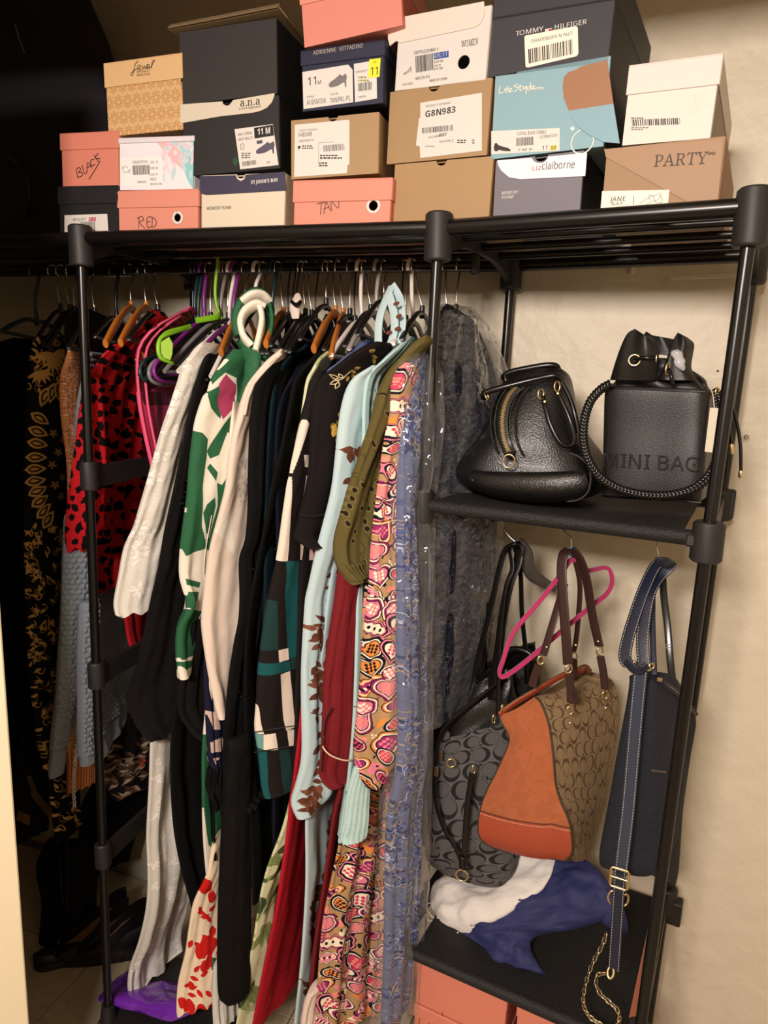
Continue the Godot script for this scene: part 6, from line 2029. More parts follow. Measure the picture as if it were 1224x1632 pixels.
# ---------------------------------------------------------------- handbags
# rows: [xl, yl, sl, xr, yr, sr, depth] from top to bottom; a rounded section behind the line from left to right
func bagshape(rows: Array, o := {}) -> ArrayMesh:
	var N: int = o.get("N", 64)
	var ex: float = o.get("n", 4.0)
	var sub: int = o.get("sub", 6)
	var fr: int = o.get("fr", 1)
	var L3 := PackedVector3Array()
	var R3 := PackedVector3Array()
	var D := PackedVector3Array()
	for r in rows:
		L3.append(P(r[0], r[1], r[2], fr))
		R3.append(P(r[3], r[4], r[5], fr))
		D.append(Vector3(r[6], 0, 0))
	L3 = smooth(L3, sub)
	R3 = smooth(R3, sub)
	D = smooth(D, sub)
	var g := rng(o.get("seed", 2))
	var ph := g.randf() * TAU
	var ph2 := g.randf() * TAU
	var amp: float = o.get("amp", 0.002)
	var lobes: float = o.get("lobes", 5.0)
	var v := PackedVector3Array()
	var uv := PackedVector2Array()
	var m := L3.size()
	for i in m:
		var f := float(i) / (m - 1)
		var e := R3[i] - L3[i]
		var hn := Vector3(e.x, 0, e.z).normalized()
		var nn := Vector3(-hn.z, 0, hn.x)
		if nn.dot(CP - L3[i]) > 0:
			nn = -nn
		var mid := (L3[i] + R3[i]) / 2.0 + nn * D[i].x / 2.0
		for c in N + 1:
			var t := TAU * c / N + PI
			var x := cos(t)
			var y := sin(t)
			var q := pow(pow(absf(x), ex) + pow(absf(y), ex), -1.0 / ex)
			var w := amp * (sin(lobes * t + ph + f * 2.0) + 0.6 * sin(f * 11.0 + ph2 + 2.0 * t))
			var p := mid + e * 0.5 * x * q * (1.0 + w / maxf(0.03, e.length() / 2)) - nn * D[i].x * 0.5 * y * q * -1.0 + nn * w * signf(y) * 1.0
			v.append(p)
			uv.append(Vector2(float(c) / N, f))
	return grid(v, m, N + 1, uv, true, o.get("cap0", true), o.get("cap1", true))

func ring(t: Node, called: String, x: float, y: float, s: float, rad: float, thick: float, n: Vector3, m: Material, ry := 0.0) -> void:
	tube(t, called, ringpts(P(x, y, s, 1), n.normalized(), rad, 22, ry), thick, m, 8, true)

# two rows of slanted strands along a path: a braid
func braid(pts: PackedVector3Array, r: float) -> ArrayMesh:
	var list := []
	var len := 0.0
	var cum := [0.0]
	for i in range(1, pts.size()):
		len += pts[i].distance_to(pts[i - 1])
		cum.append(len)
	var n := int(len / (r * 0.85))
	var j := 0
	for k in n:
		var d := len * (k + 0.5) / n
		while j < cum.size() - 2 and cum[j + 1] < d:
			j += 1
		var f: float = (d - cum[j]) / maxf(1e-6, cum[j + 1] - cum[j])
		var c := pts[j].lerp(pts[j + 1], f)
		var tg := (pts[j + 1] - pts[j]).normalized()
		var view := (CP - c).normalized()
		var side := tg.cross(view).normalized()
		var out := side.cross(tg).normalized()
		for sd in [-1.0, 1.0]:
			for fb in [1.0, -1.0]:
				var a: Vector3 = c + side * r * 0.95 * sd - tg * r * 0.5
				var b: Vector3 = c + out * r * 0.62 * fb + side * r * 0.42 * sd
				var e: Vector3 = c - side * r * 0.1 * sd + tg * r * 0.6 + out * r * 0.35 * fb
				list.append(sweep(PackedVector3Array([a, b, e]), [r * 0.36, r * 0.5, r * 0.3], 0.75, tg, 7))
	list.append(sweep(pts, r * 0.62, 1, Vector3.ZERO, 8))
	return join(list)

func stitches(pts: PackedVector3Array, m: Material, t: Node, step := 0.0042, r := 0.0005) -> void:
	var st := []
	var acc := 0.0
	for i in range(1, pts.size()):
		var d := pts[i] - pts[i - 1]
		var l := d.length()
		while acc < l:
			var a := pts[i - 1] + d.normalized() * acc
			st.append(sweep(PackedVector3Array([a, a + d.normalized() * minf(step * 0.62, 0.003)]), r, 1, Vector3.ZERO, 5))
			acc += step
		acc -= l
	if st.size():
		var o := put(t, "stitching", join(st), m)
		o.set_meta("kind", "stuff")

func zipteeth(pts: PackedVector3Array, wdir: Vector3, half: float, m: Material, t: Node) -> void:
	var st := []
	var len := 0.0
	for i in range(1, pts.size()):
		len += pts[i].distance_to(pts[i - 1])
	var n := int(len / 0.0022)
	var j := 1
	var acc := 0.0
	for k in n:
		var d := len * (k + 0.5) / n
		while j < pts.size() - 1 and acc + pts[j].distance_to(pts[j - 1]) < d:
			acc += pts[j].distance_to(pts[j - 1])
			j += 1
		var tg := (pts[j] - pts[j - 1]).normalized()
		var c := pts[j - 1] + tg * (d - acc)
		var w := (wdir - tg * tg.dot(wdir)).normalized()
		st.append(cbox(Transform3D(Basis(w, tg, w.cross(tg)), c + w * (half * 0.3 if k % 2 else -half * 0.3)), Vector3(half, 0.0007, 0.0012), 0.0003))
	var o := put(t, "zip_teeth", join(st), m)
	o.set_meta("kind", "stuff")

func bags() -> void:
	var grain := noise_tex(0.10, 512, true, 3.0, 2, FastNoiseLite.TYPE_CELLULAR)
	var leather := mat(rgb(9, 9, 9), 0.36, 0, null, grain, 0.7, 7.0)
	leather.metallic_specular = 0.6
	var smoothl := mat(rgb(9, 8, 8), 0.28)
	var gold := mat(rgb(226, 204, 156), 0.28, 1.0)
	var pale := mat(rgb(120, 114, 106), 0.7)
	satchel(leather, smoothl, gold, pale)
	bucket(leather, smoothl, gold)
	var t: Node3D
	# ---- hangers that carry the bags below the shelf
	var steel: Material = M.h_wire
	var rodp := func(x: float, s: float) -> Vector3: return PX(x, 1.405, s, 1)
	t = thing("clothes_hanger", "bright pink flocked hanger hanging sideways among the bags", "hanger", P(908, 880, 0.16, 1))
	tube(t, "hook", smooth(pp([[904, 828, 0.17], [899, 838, 0.165], [900, 848, 0.16], [909, 858, 0.16], [910, 868, 0.16], [911, 878, 0.16]], 1)), 0.0018, steel)
	put(t, "hook_sleeve", cyl(P(912, 872, 0.155, 1), P(912, 886, 0.155, 1), 0.0055, 12), mat(rgb(66, 168, 204), 0.5))
	var pink := mat(rgb(178, 38, 96), 0.9, 0, null, weave, 0.3, 8.0)
	pink.rim_enabled = true
	var ppts := smooth(pp([[911, 892, 0.15], [896, 912, 0.13], [886, 925, 0.11], [860, 958, 0.08], [824, 1000, 0.05], [812, 1022, 0.045], [802, 1052, 0.04], [796, 1072, 0.045], [804, 1078, 0.05], [836, 1056, 0.08], [890, 1010, 0.14], [940, 968, 0.2], [966, 947, 0.24], [975, 930, 0.25], [974, 914, 0.25], [969, 906, 0.25], [958, 905, 0.24], [934, 910, 0.2], [924, 902, 0.18]], 1), 5, true)
	put(t, "hanger_frame", sweep(ppts, 0.0068, 0.55, Vector3(0.25, 0.1, 1.0), 10, true, 3.0), pink)
	t = thing("clothes_hanger", "black broad plastic hanger carrying the black patterned bag's straps", "hanger", P(825, 880, 0.2, 1))
	tube(t, "hook", smooth(pp([[800, 812, 0.2], [799, 828, 0.2], [803, 842, 0.2], [812, 855, 0.2], [822, 864, 0.2]], 1)), 0.0022, steel)
	var grey := mat(rgb(66, 63, 60), 0.5)
	put(t, "hanger_body", sweep(smooth(pp([[822, 862, 0.2], [836, 884, 0.2], [846, 912, 0.22], [862, 926, 0.26], [885, 938, 0.32]], 1)), [0.012, 0.014, 0.016, 0.017, 0.017, 0.017, 0.0165, 0.016, 0.016, 0.0155, 0.015, 0.0148, 0.0145, 0.014, 0.0135, 0.013, 0.0125, 0.012, 0.0115, 0.011, 0.0105, 0.01, 0.0095, 0.009, 0.0085], 0.5, Vector3(0.3, 1, 0), 10), grey)
	t = thing("clothes_hanger", "thin chrome hanger hook carrying the navy bag", "hanger", P(1050, 895, 0.15, 1))
	tube(t, "hook", smooth(pp([[1042, 840, 0.16], [1044, 855, 0.155], [1047, 874, 0.15], [1051, 896, 0.15]], 1)), 0.0016, steel)
	tube(t, "neck", pp([[1051, 892, 0.15], [1053, 906, 0.15]], 1), 0.005, M.h_blackplastic)
	suede_bag(gold)
	black_bag(leather, smoothl, gold)
	navy_bag(gold)
	dust_bags()

func satchel(leather: Material, smoothl: Material, gold: Material, pale: Material) -> void:
	var t := thing("satchel", "slouchy black leather satchel with a gold end zip on the upper shelf", "handbag", P(835, 796, 0.16, 1))
	put(t, "bag_body", bagshape([[818, 590, 0.15, 886, 586, 0.15, 0.03], [800, 600, 0.14, 894, 598, 0.14, 0.07], [785, 622, 0.12, 902, 622, 0.13, 0.11], [772, 652, 0.10, 911, 652, 0.12, 0.14], [756, 684, 0.085, 922, 684, 0.11, 0.165], [738, 710, 0.075, 934, 712, 0.10, 0.185], [718, 730, 0.07, 946, 736, 0.095, 0.2], [706, 748, 0.065, 950, 760, 0.09, 0.2], [704, 762, 0.065, 950, 780, 0.085, 0.2], [710, 772, 0.07, 946, 793, 0.085, 0.2], [724, 780, 0.075, 936, 800, 0.09, 0.19]], {"n": 3.2, "amp": 0.003, "lobes": 3.0, "seed": 6}), leather)
	# the folded lower lobe
	var q := smooth(pp([[752, 764, 0.07], [790, 772, 0.06], [840, 776, 0.055], [890, 776, 0.055], [920, 772, 0.06], [936, 766, 0.065]], 1), 6)
	var rr := []
	for i in q.size():
		var f := float(i) / (q.size() - 1)
		rr.append(0.012 + 0.014 * sin(PI * minf(1.0, 0.15 + f * 0.75)) + 0.004 * f)
	put(t, "base_fold", sweep(q, rr, 0.7, Vector3(0, 1, 0.2), 16), leather)
	var vinyl := mat(rgb(66, 62, 58), 0.45)
	tube(t, "piping", smooth(pp([[908, 722, 0.055], [926, 730, 0.045], [939, 748, 0.042], [941, 770, 0.045], [934, 788, 0.05], [916, 798, 0.055], [890, 798, 0.055], [850, 794, 0.05], [800, 784, 0.05], [766, 774, 0.055], [752, 764, 0.055]], 1)), 0.0014, vinyl, 6)
	# zip
	var z := smooth(pp([[824, 616, 0.112], [812, 630, 0.104], [804, 650, 0.094], [801, 672, 0.085], [803, 696, 0.077], [808, 712, 0.073], [814, 724, 0.068]], 1), 8)
	var tape := ribbon(t, "zip_tape", z, 0.0105, 0.16, Vector3(1, 0, 0.15), smoothl)
	var zz := PackedVector3Array()
	for p in z:
		zz.append(p + ZR * 0.0022)
	zipteeth(zz, XR, 0.0034, gold, tape)
	for dx in [-20.0, -12.0, 12.0, 20.0]:
		var e := PackedVector3Array()
		for p in z:
			var n := proj(p)
			e.append(p + XR * dx * 0.00115 + ZR * (0.0026 if absf(dx) < 15 else 0.0))
		stitches(e, pale, t, 0.0046, 0.0004)
		if absf(dx) > 15:
			tube(t, "seam_ridge", e, 0.0022, smoothl, 6)
	tube(t, "d_ring", ringpts(P(811, 735, 0.05, 1), (ZR + XR * 0.15).normalized(), 0.0105, 22, 0.0118), 0.0015, gold, 8, true)
	ribbon(t, "ring_tab", pp([[814, 720, 0.062], [812, 730, 0.055]], 1), 0.006, 0.3, XR, smoothl)
	# rolled handles
	for h in [[[772, 634, 0.11], [770, 629, 0.10], [778, 624, 0.10], [806, 616, 0.105], [846, 606, 0.115], [880, 599, 0.12], [890, 601, 0.125]], [[806, 606, 0.17], [803, 600, 0.16], [814, 593, 0.16], [846, 586, 0.165], [874, 582, 0.17], [887, 584, 0.175], [888, 591, 0.18], [874, 597, 0.18]]]:
		tube(t, "handle", smooth(pp(h, 1), 6), 0.0056, smoothl, 12)
	for q2 in [[776, 632, 0.095], [808, 606, 0.155]]:
		tube(t, "handle_ring", ringpts(P(q2[0], q2[1], q2[2], 1), Vector3(1, 0.6, 0.3).normalized(), 0.0052, 16, 0.008), 0.0016, gold, 8, true)
	# the side handle falling to the right
	for h in [[[866, 632, 0.085], [870, 652, 0.075], [878, 678, 0.07], [892, 704, 0.07], [906, 711, 0.075], [914, 706, 0.08]], [[886, 622, 0.09], [896, 640, 0.085], [908, 668, 0.08], [915, 694, 0.08], [914, 708, 0.08]], [[896, 610, 0.10], [908, 634, 0.095], [916, 660, 0.09], [922, 690, 0.09]]]:
		tube(t, "handle", smooth(pp(h, 1), 6), 0.0046, smoothl, 10)
	for q2 in [[862, 628, 0.08, 0.5], [888, 616, 0.085, 0.7]]:
		tube(t, "handle_ring", ringpts(P(q2[0], q2[1], q2[2], 1), Vector3(0.7, 0.1, 1).normalized(), 0.0055, 16, 0.0085), 0.0015, gold, 8, true)
	for q2 in [[868, 640, 0.07], [889, 627, 0.075]]:
		put(t, "rivet", sweep(PackedVector3Array([P(q2[0], q2[1], q2[2], 1), P(q2[0], q2[1], q2[2] - 0.003, 1)]), [0.0026, 0.0016], 1, Vector3.ZERO, 12), gold)

func bucket(leather: Material, smoothl: Material, gold: Material) -> void:
	var t := thing("bucket_bag", "black drawstring bucket bag with embossed words and a braided strap", "handbag", P(1040, 805, 0.14, 1))
	var soft := mat(rgb(15, 14, 14), 0.45, 0, null, noise_tex(0.08, 512, true, 3.0, 2), 0.3, 8.0)
	put(t, "bag_body", bagshape([[962, 614, 0.085, 1126, 620, 0.075, 0.09], [959, 622, 0.08, 1128, 628, 0.07, 0.1], [957, 680, 0.08, 1126, 686, 0.07, 0.105], [955, 740, 0.078, 1122, 746, 0.068, 0.105], [954, 785, 0.078, 1118, 793, 0.068, 0.105], [956, 793, 0.082, 1115, 801, 0.072, 0.1]], {"n": 7.0, "amp": 0.0006, "N": 96}), soft)
	tube(t, "top_piping", smooth(pp([[961, 618, 0.082], [1000, 620, 0.078], [1060, 622, 0.074], [1124, 625, 0.072]], 1)), 0.0016, smoothl, 6)
	tube(t, "base_piping", smooth(pp([[956, 788, 0.079], [1000, 791, 0.075], [1060, 796, 0.072], [1117, 801, 0.07]], 1)), 0.0016, smoothl, 6)
	# embossed words
	var tm := TextMesh.new()
	tm.text = "MINI BAG"
	var f := SystemFont.new()
	f.font_names = PackedStringArray(["Droid Sans"])
	tm.font = f
	tm.font_size = 24
	tm.pixel_size = 0.001
	tm.depth = 0.0016
	tm.curve_step = 2.0
	tm.horizontal_alignment = HORIZONTAL_ALIGNMENT_LEFT
	tm.vertical_alignment = VERTICAL_ALIGNMENT_BOTTOM
	var a := P(961, 744, 0.0735, 1)
	var b := P(1112, 752, 0.064, 1)
	var e := (b - a)
	var up := P(961, 722, 0.0735, 1) - a
	var bb := tm.get_aabb()
	var sx := e.length() / bb.size.x
	var sy := up.length() / 0.0171
	var ex := e.normalized()
	var ey := (up - ex * up.dot(ex)).normalized()
	var mi := MeshInstance3D.new()
	mi.name = "embossed_lettering"
	mi.mesh = tm
	mi.material_override = mat(rgb(16, 15, 15), 0.3)
	t.add_child(mi, true)
	mi.transform = Transform3D(Basis(), -t.position) * Transform3D(Basis(ex * sx, ey * sy, ex.cross(ey)), a - ex * bb.position.x * sx - ey * 0.0056 * sy)
	# gathered top: lobes of soft leather
	var top := bagshape([[964, 618, 0.095, 1124, 624, 0.085, 0.085], [972, 604, 0.095, 1118, 610, 0.088, 0.085], [980, 590, 0.092, 1106, 598, 0.088, 0.075], [984, 576, 0.09, 1092, 584, 0.088, 0.06], [988, 566, 0.09, 1086, 572, 0.088, 0.05]], {"n": 2.4, "amp": 0.004, "lobes": 7.0, "seed": 12, "N": 96, "cap0": false})
	put(t, "gathered_top", top, soft)
	# two flared leaves of the mouth: left and right, thick soft leather
	for q in [[[[972, 606, 0.088], [980, 580, 0.08], [990, 552, 0.074], [1000, 532, 0.07], [1012, 524, 0.068]], [[1046, 606, 0.078], [1048, 582, 0.066], [1050, 566, 0.062], [1050, 556, 0.062], [1046, 546, 0.064]]],
			[[[1046, 606, 0.085], [1058, 584, 0.08], [1066, 562, 0.082], [1072, 544, 0.09], [1080, 530, 0.095]], [[1110, 606, 0.09], [1102, 586, 0.095], [1104, 566, 0.1], [1106, 548, 0.1], [1096, 538, 0.1]]],
			[[[1010, 560, 0.12], [1018, 545, 0.12], [1026, 534, 0.12], [1030, 528, 0.12]], [[1086, 570, 0.12], [1080, 552, 0.12], [1072, 540, 0.12], [1060, 548, 0.12]]]]:
		var a2 := smooth(pp(q[0], 1), 6)
		var b2 := smooth(pp(q[1], 1), 6)
		var v := PackedVector3Array()
		var uv := PackedVector2Array()
		for i in a2.size():
			var fi := float(i) / (a2.size() - 1)
			var ch := b2[i] - a2[i]
			for c in 41:
				var an := TAU * c / 40
				var u := (1.0 - cos(an)) / 2.0
				v.append(a2[i] + ch * u + ZR * (0.014 * sin(PI * u) * (1.0 - 0.4 * fi) + 0.003 * sin(an) + 0.003 * sin(u * 9.0 + fi * 3.0)))
				uv.append(Vector2(u, fi))
		put(t, "mouth_flap", grid(v, a2.size(), 41, uv), soft)
	ring(t, "eyelet", 1011, 574, 0.054, 0.0085, 0.0017, ZR + XR * 0.1, gold)
	ring(t, "eyelet", 1064, 588, 0.062, 0.0048, 0.0015, XR + ZR * 0.5, gold, 0.009)
	ring(t, "eyelet", 1046, 571, 0.052, 0.002, 0.0013, XR, gold, 0.005)
	tube(t, "drawstring", smooth(pp([[1012, 575, 0.056], [1024, 570, 0.046], [1036, 571, 0.046], [1046, 570, 0.054]], 1)), 0.003, smoothl, 8)
	tube(t, "drawstring", smooth(pp([[1066, 588, 0.062], [1070, 600, 0.055], [1072, 612, 0.058]], 1)), 0.003, smoothl, 8)
	var cl := mat(Color(0.9, 0.9, 0.92, 0.35), 0.1)
	cl.transparency = BaseMaterial3D.TRANSPARENCY_ALPHA
	put(t, "wrapping_film", sweep(smooth(pp([[1072, 560, 0.07], [1080, 566, 0.065], [1084, 580, 0.06], [1090, 590, 0.065]], 1), 4), [0.004, 0.007, 0.009, 0.008, 0.009, 0.007, 0.008, 0.009, 0.008, 0.006, 0.005, 0.004, 0.002], 0.6, Vector3.RIGHT, 7), cl)
	# braided strap
	put(t, "braided_strap", braid(smooth(pp([[972, 612, 0.07], [956, 622, 0.06], [940, 642, 0.05], [931, 672, 0.04], [930, 704, 0.035], [938, 734, 0.03], [954, 758, 0.03], [980, 776, 0.03], [1016, 787, 0.03], [1056, 790, 0.03], [1092, 784, 0.03], [1116, 772, 0.035], [1134, 752, 0.045], [1146, 720, 0.06], [1148, 680, 0.08], [1144, 640, 0.1], [1140, 622, 0.11]], 1), 7), 0.0066), smoothl)
	ring(t, "strap_ring", 973, 613, 0.08, 0.005, 0.0013, Vector3(0, 1, 0.3), gold)
	ring(t, "strap_ring", 1143, 624, 0.1, 0.006, 0.0015, XR + ZR * 0.4, gold)
	put(t, "price_tag", cbox(Transform3D(Basis(ZR, Vector3.UP, ZR.cross(Vector3.UP)).rotated(Vector3.UP, 1.1), P(1138, 686, 0.05, 1)), Vector3(0.011, 0.034, 0.0006), 0.0004), mat(rgb(214, 204, 184), 0.7))
	tube(t, "tag_string", smooth(pp([[1131, 612, 0.08], [1136, 630, 0.06], [1139, 654, 0.05]], 1)), 0.0008, mat(rgb(214, 204, 184), 0.7), 5)
	tube(t, "drawstring_tail", smooth(pp([[1148, 622, 0.14], [1164, 642, 0.14], [1174, 672, 0.14], [1180, 710, 0.14], [1181, 752, 0.14]], 1)), 0.0028, smoothl, 8)
	tube(t, "drawstring_tail", smooth(pp([[1150, 640, 0.12], [1160, 670, 0.12], [1166, 706, 0.12]], 1)), 0.0028, smoothl, 8)
	put(t, "cord_tip", cyl(P(1181, 749, 0.14, 1), P(1180, 762, 0.14, 1), 0.0038, 12), gold)
	put(t, "cord_tip", cyl(P(1166, 707, 0.12, 1), P(1166, 724, 0.12, 1), 0.0038, 12), gold)

func suede_bag(gold: Material) -> void:
	var t := thing("shoulder_bag", "orange suede shoulder bag with brown patterned canvas side, hung beneath the pink hanger", "handbag", P(850, 1372, 0.1, 1))
	# left front edge, right front edge, far right edge, distances
	var rows := [
		[796, 1140, 0.09, 852, 1110, 0.11, 968, 1078, 0.27], [800, 1152, 0.085, 862, 1120, 0.10, 978, 1088, 0.27], [812, 1177, 0.08, 873, 1148, 0.085, 985, 1112, 0.265], [803, 1204, 0.075, 879, 1180, 0.075, 984, 1150, 0.26], [790, 1232, 0.07, 883, 1215, 0.065, 980, 1190, 0.25],
		[775, 1262, 0.065, 886, 1250, 0.06, 973, 1236, 0.24], [766, 1288, 0.06, 895, 1280, 0.055, 966, 1275, 0.235], [762, 1312, 0.06, 907, 1308, 0.05, 956, 1310, 0.23], [764, 1332, 0.062, 912, 1336, 0.052, 946, 1340, 0.225], [776, 1346, 0.07, 912, 1360, 0.06, 938, 1362, 0.215], [800, 1355, 0.08, 903, 1371, 0.07, 930, 1368, 0.2]]
	var A := PackedVector3Array()
	var B := PackedVector3Array()
	var C := PackedVector3Array()
	for r in rows:
		A.append(P(r[0], r[1], r[2], 1))
		B.append(P(r[3], r[4], r[5], 1))
		C.append(P(r[6], r[7], r[8], 1))
	A = smooth(A, 6)
	B = smooth(B, 6)
	C = smooth(C, 6)
	var m := A.size()
	var faces := [[A, B, 0.010], [B, C, 0.012]]
	var sw := img(512, 512, rgb(158, 86, 50))
	var g := rng(15)
	for i in 500:
		ell(sw, Vector2(g.randf() * 512, g.randf() * 512), g.randf_range(16, 60), g.randf_range(6, 16), g.randf_range(-0.3, 0.3), rgb(158, 86, 50).lerp([rgb(166, 92, 55), rgb(150, 80, 47)][i % 2], 0.25 + 0.3 * g.randf()), 12)
	var suede := mat(Color.WHITE, 0.95, 0, tex(sw))
	suede.rim_enabled = true
	suede.rim = 0.3
	var canvas := mat(Color.WHITE, 0.85, 0, tex(signature(700, 980, rgb(136, 114, 84), rgb(134, 110, 78), rgb(84, 60, 36), 5)))
	var band := mat(rgb(160, 70, 46), 0.5, 0, null, weave, 0.15, 5.0)
	var split := 0.70
	var mats := [suede, canvas]
	for k in 2:
		var v := PackedVector3Array()
		var uv := PackedVector2Array()
		var nc := 17
		for i in m:
			var a: Vector3 = faces[k][0][i]
			var b: Vector3 = faces[k][1][i]
			var ch := b - a
			var nn := Vector3(-ch.z, 0, ch.x).normalized()
			if nn.dot(CP - a) < 0:
				nn = -nn
			for c in nc:
				var q := float(c) / (nc - 1)
				var fold := 0.0
				if k == 0:
					fold = -0.006 * exp(-pow((q - 0.82) / 0.06, 2)) * smoothstep(0.35, 0.62, float(i) / m)
				v.append(a + ch * q + nn * (faces[k][2] * sin(PI * q) + fold))
				uv.append(Vector2(q * (1.0 if k == 0 else 0.9), float(i) / (m - 1)))
		if k == 0:
			# suede above, leather band below a slanted seam
			var vs := [PackedVector3Array(), PackedVector3Array()]
			var us := [PackedVector2Array(), PackedVector2Array()]
			var seam := PackedVector3Array()
			for c in nc:
				var q := float(c) / (nc - 1)
				var fi := lerpf(0.615, 0.74, q) * (m - 1)
				for part in 2:
					var lo := 0.0 if part == 0 else fi
					var hi := fi if part == 0 else m - 1.0
					for i in 31:
						var f := lerpf(lo, hi, i / 30.0)
						var i0 := mini(int(f), m - 2)
						var p := v[i0 * nc + c].lerp(v[(i0 + 1) * nc + c], f - i0)
						vs[part].append(p)
						us[part].append(Vector2(q, f / m))
				seam.append(vs[0][vs[0].size() - 1] + (CP - vs[0][vs[0].size() - 1]).normalized() * 0.001)
			for part in 2:
				put(t, "suede_panel" if part == 0 else "leather_band", grid(vs[part], nc, 31, us[part], false), suede if part == 0 else band)
			tube(t, "seam", seam, 0.001, mat(rgb(50, 22, 14), 0.7), 6)
			var off := PackedVector3Array()
			for p in seam:
				off.append(p - Vector3(0, 0.006, 0))
			stitches(off, mat(rgb(232, 200, 168), 0.7), t, 0.0042, 0.0005)
		else:
			put(t, "canvas_side", grid(v, m, nc, uv, false), canvas)
	# back closing surface
	var v2 := PackedVector3Array()
	var u2 := PackedVector2Array()
	for i in m:
		for q in [C[i], C[i] - ZR * 0.01 - XR * 0.06, A[i] - ZR * 0.16 + XR * 0.05, A[i]]:
			v2.append(q)
			u2.append(Vector2(0, float(i) / m))
	put(t, "back_panel", grid(v2, m, 4, u2, false), canvas)
	var trim := mat(rgb(52, 44, 26), 0.6)
	tube(t, "edge_piping", B, 0.0022, trim, 8)
	tube(t, "edge_piping", A, 0.0016, trim, 8)
	var bot := PackedVector3Array([A[m - 10], A[m - 5], A[m - 1], A[m - 1].lerp(B[m - 1], 0.5) - Vector3(0, 0.001, 0), B[m - 1], B[m - 4], B[m - 8]])
	tube(t, "base_piping", smooth(bot), 0.0024, trim, 8)
	# zip along the top
	var z := smooth(pp([[796, 1139, 0.085], [820, 1122, 0.10], [850, 1104, 0.12], [880, 1086, 0.15], [905, 1074, 0.18], [930, 1068, 0.22]], 1), 6)
	var tape := ribbon(t, "zip_tape", z, 0.007, 0.3, Vector3(0, 1, 0.5), mat(rgb(150, 62, 38), 0.5))
	var zt := PackedVector3Array()
	for p in z:
		zt.append(p + Vector3(0, 0.007, 0.002))
	zipteeth(zt, Vector3(0, 0.6, 0.5), 0.0022, gold, tape)
	ring(t, "zip_pull", 800, 1128, 0.08, 0.004, 0.0015, XR, gold, 0.007)
	put(t, "end_tab", sweep(smooth(pp([[905, 1080, 0.2], [930, 1064, 0.22], [940, 1072, 0.23]], 1)), 0.007, 0.35, Vector3.UP, 8), mat(rgb(92, 46, 28), 0.5))
	# straps
	var dk := mat(rgb(52, 30, 28), 0.35)
	for q in [[[[906, 876, 0.13], [898, 884, 0.12], [895, 910, 0.11], [897, 950, 0.10], [901, 1000, 0.09], [904, 1040, 0.085], [905, 1060, 0.085]], 0.0098], [[[900, 930, 0.12], [888, 970, 0.10], [876, 1010, 0.085], [866, 1044, 0.08]], 0.0072], [[[912, 874, 0.13], [926, 894, 0.14], [936, 930, 0.16], [944, 980, 0.18], [955, 1030, 0.19]], 0.0092], [[[914, 884, 0.15], [924, 930, 0.17], [922, 980, 0.19], [918, 1020, 0.2], [914, 1040, 0.2]], 0.0052]]:
		ribbon(t, "strap", smooth(pp(q[0], 1), 6), q[1], 0.22, (XR + ZR * 0.25).normalized(), dk)
	for q in [[[858, 1060], [852, 1078], [848, 1094], 0.09], [[957, 1046], [962, 1074], [964, 1098], 0.19], [[907, 1075], [909, 1092], [910, 1120], 0.08], [[914, 1050], [914, 1064], [912, 1076], 0.17]]:
		ribbon(t, "strap_end", smooth(pp([[q[0][0], q[0][1], q[3]], [q[1][0], q[1][1], q[3]], [q[2][0], q[2][1], q[3]]], 1), 4), 0.0075, 0.35, XR, dk)
	tube(t, "strap_tassel", smooth(pp([[910, 1080, 0.07], [916, 1100, 0.07], [920, 1122, 0.075]], 1)), 0.0022, dk, 7)
	for q in [[862, 1052, 0.08], [956, 1038, 0.185], [906, 1066, 0.075], [915, 1046, 0.17], [964, 1108, 0.19], [908, 1132, 0.07]]:
		ring(t, "strap_ring", q[0], q[1], q[2], 0.0062, 0.0018, (ZR + XR * 0.7).normalized(), gold, 0.008)
	for q in [[871, 1031, 0.075], [953, 1022, 0.18], [965, 1128, 0.18], [908, 1152, 0.06], [917, 1028, 0.17]]:
		put(t, "stud", sweep(PackedVector3Array([P(q[0], q[1], q[2], 1), P(q[0], q[1], q[2] - 0.003, 1), P(q[0], q[1], q[2] - 0.005, 1)]), [0.0028, 0.0022, 0.0008], 1, Vector3.ZERO, 12), gold)

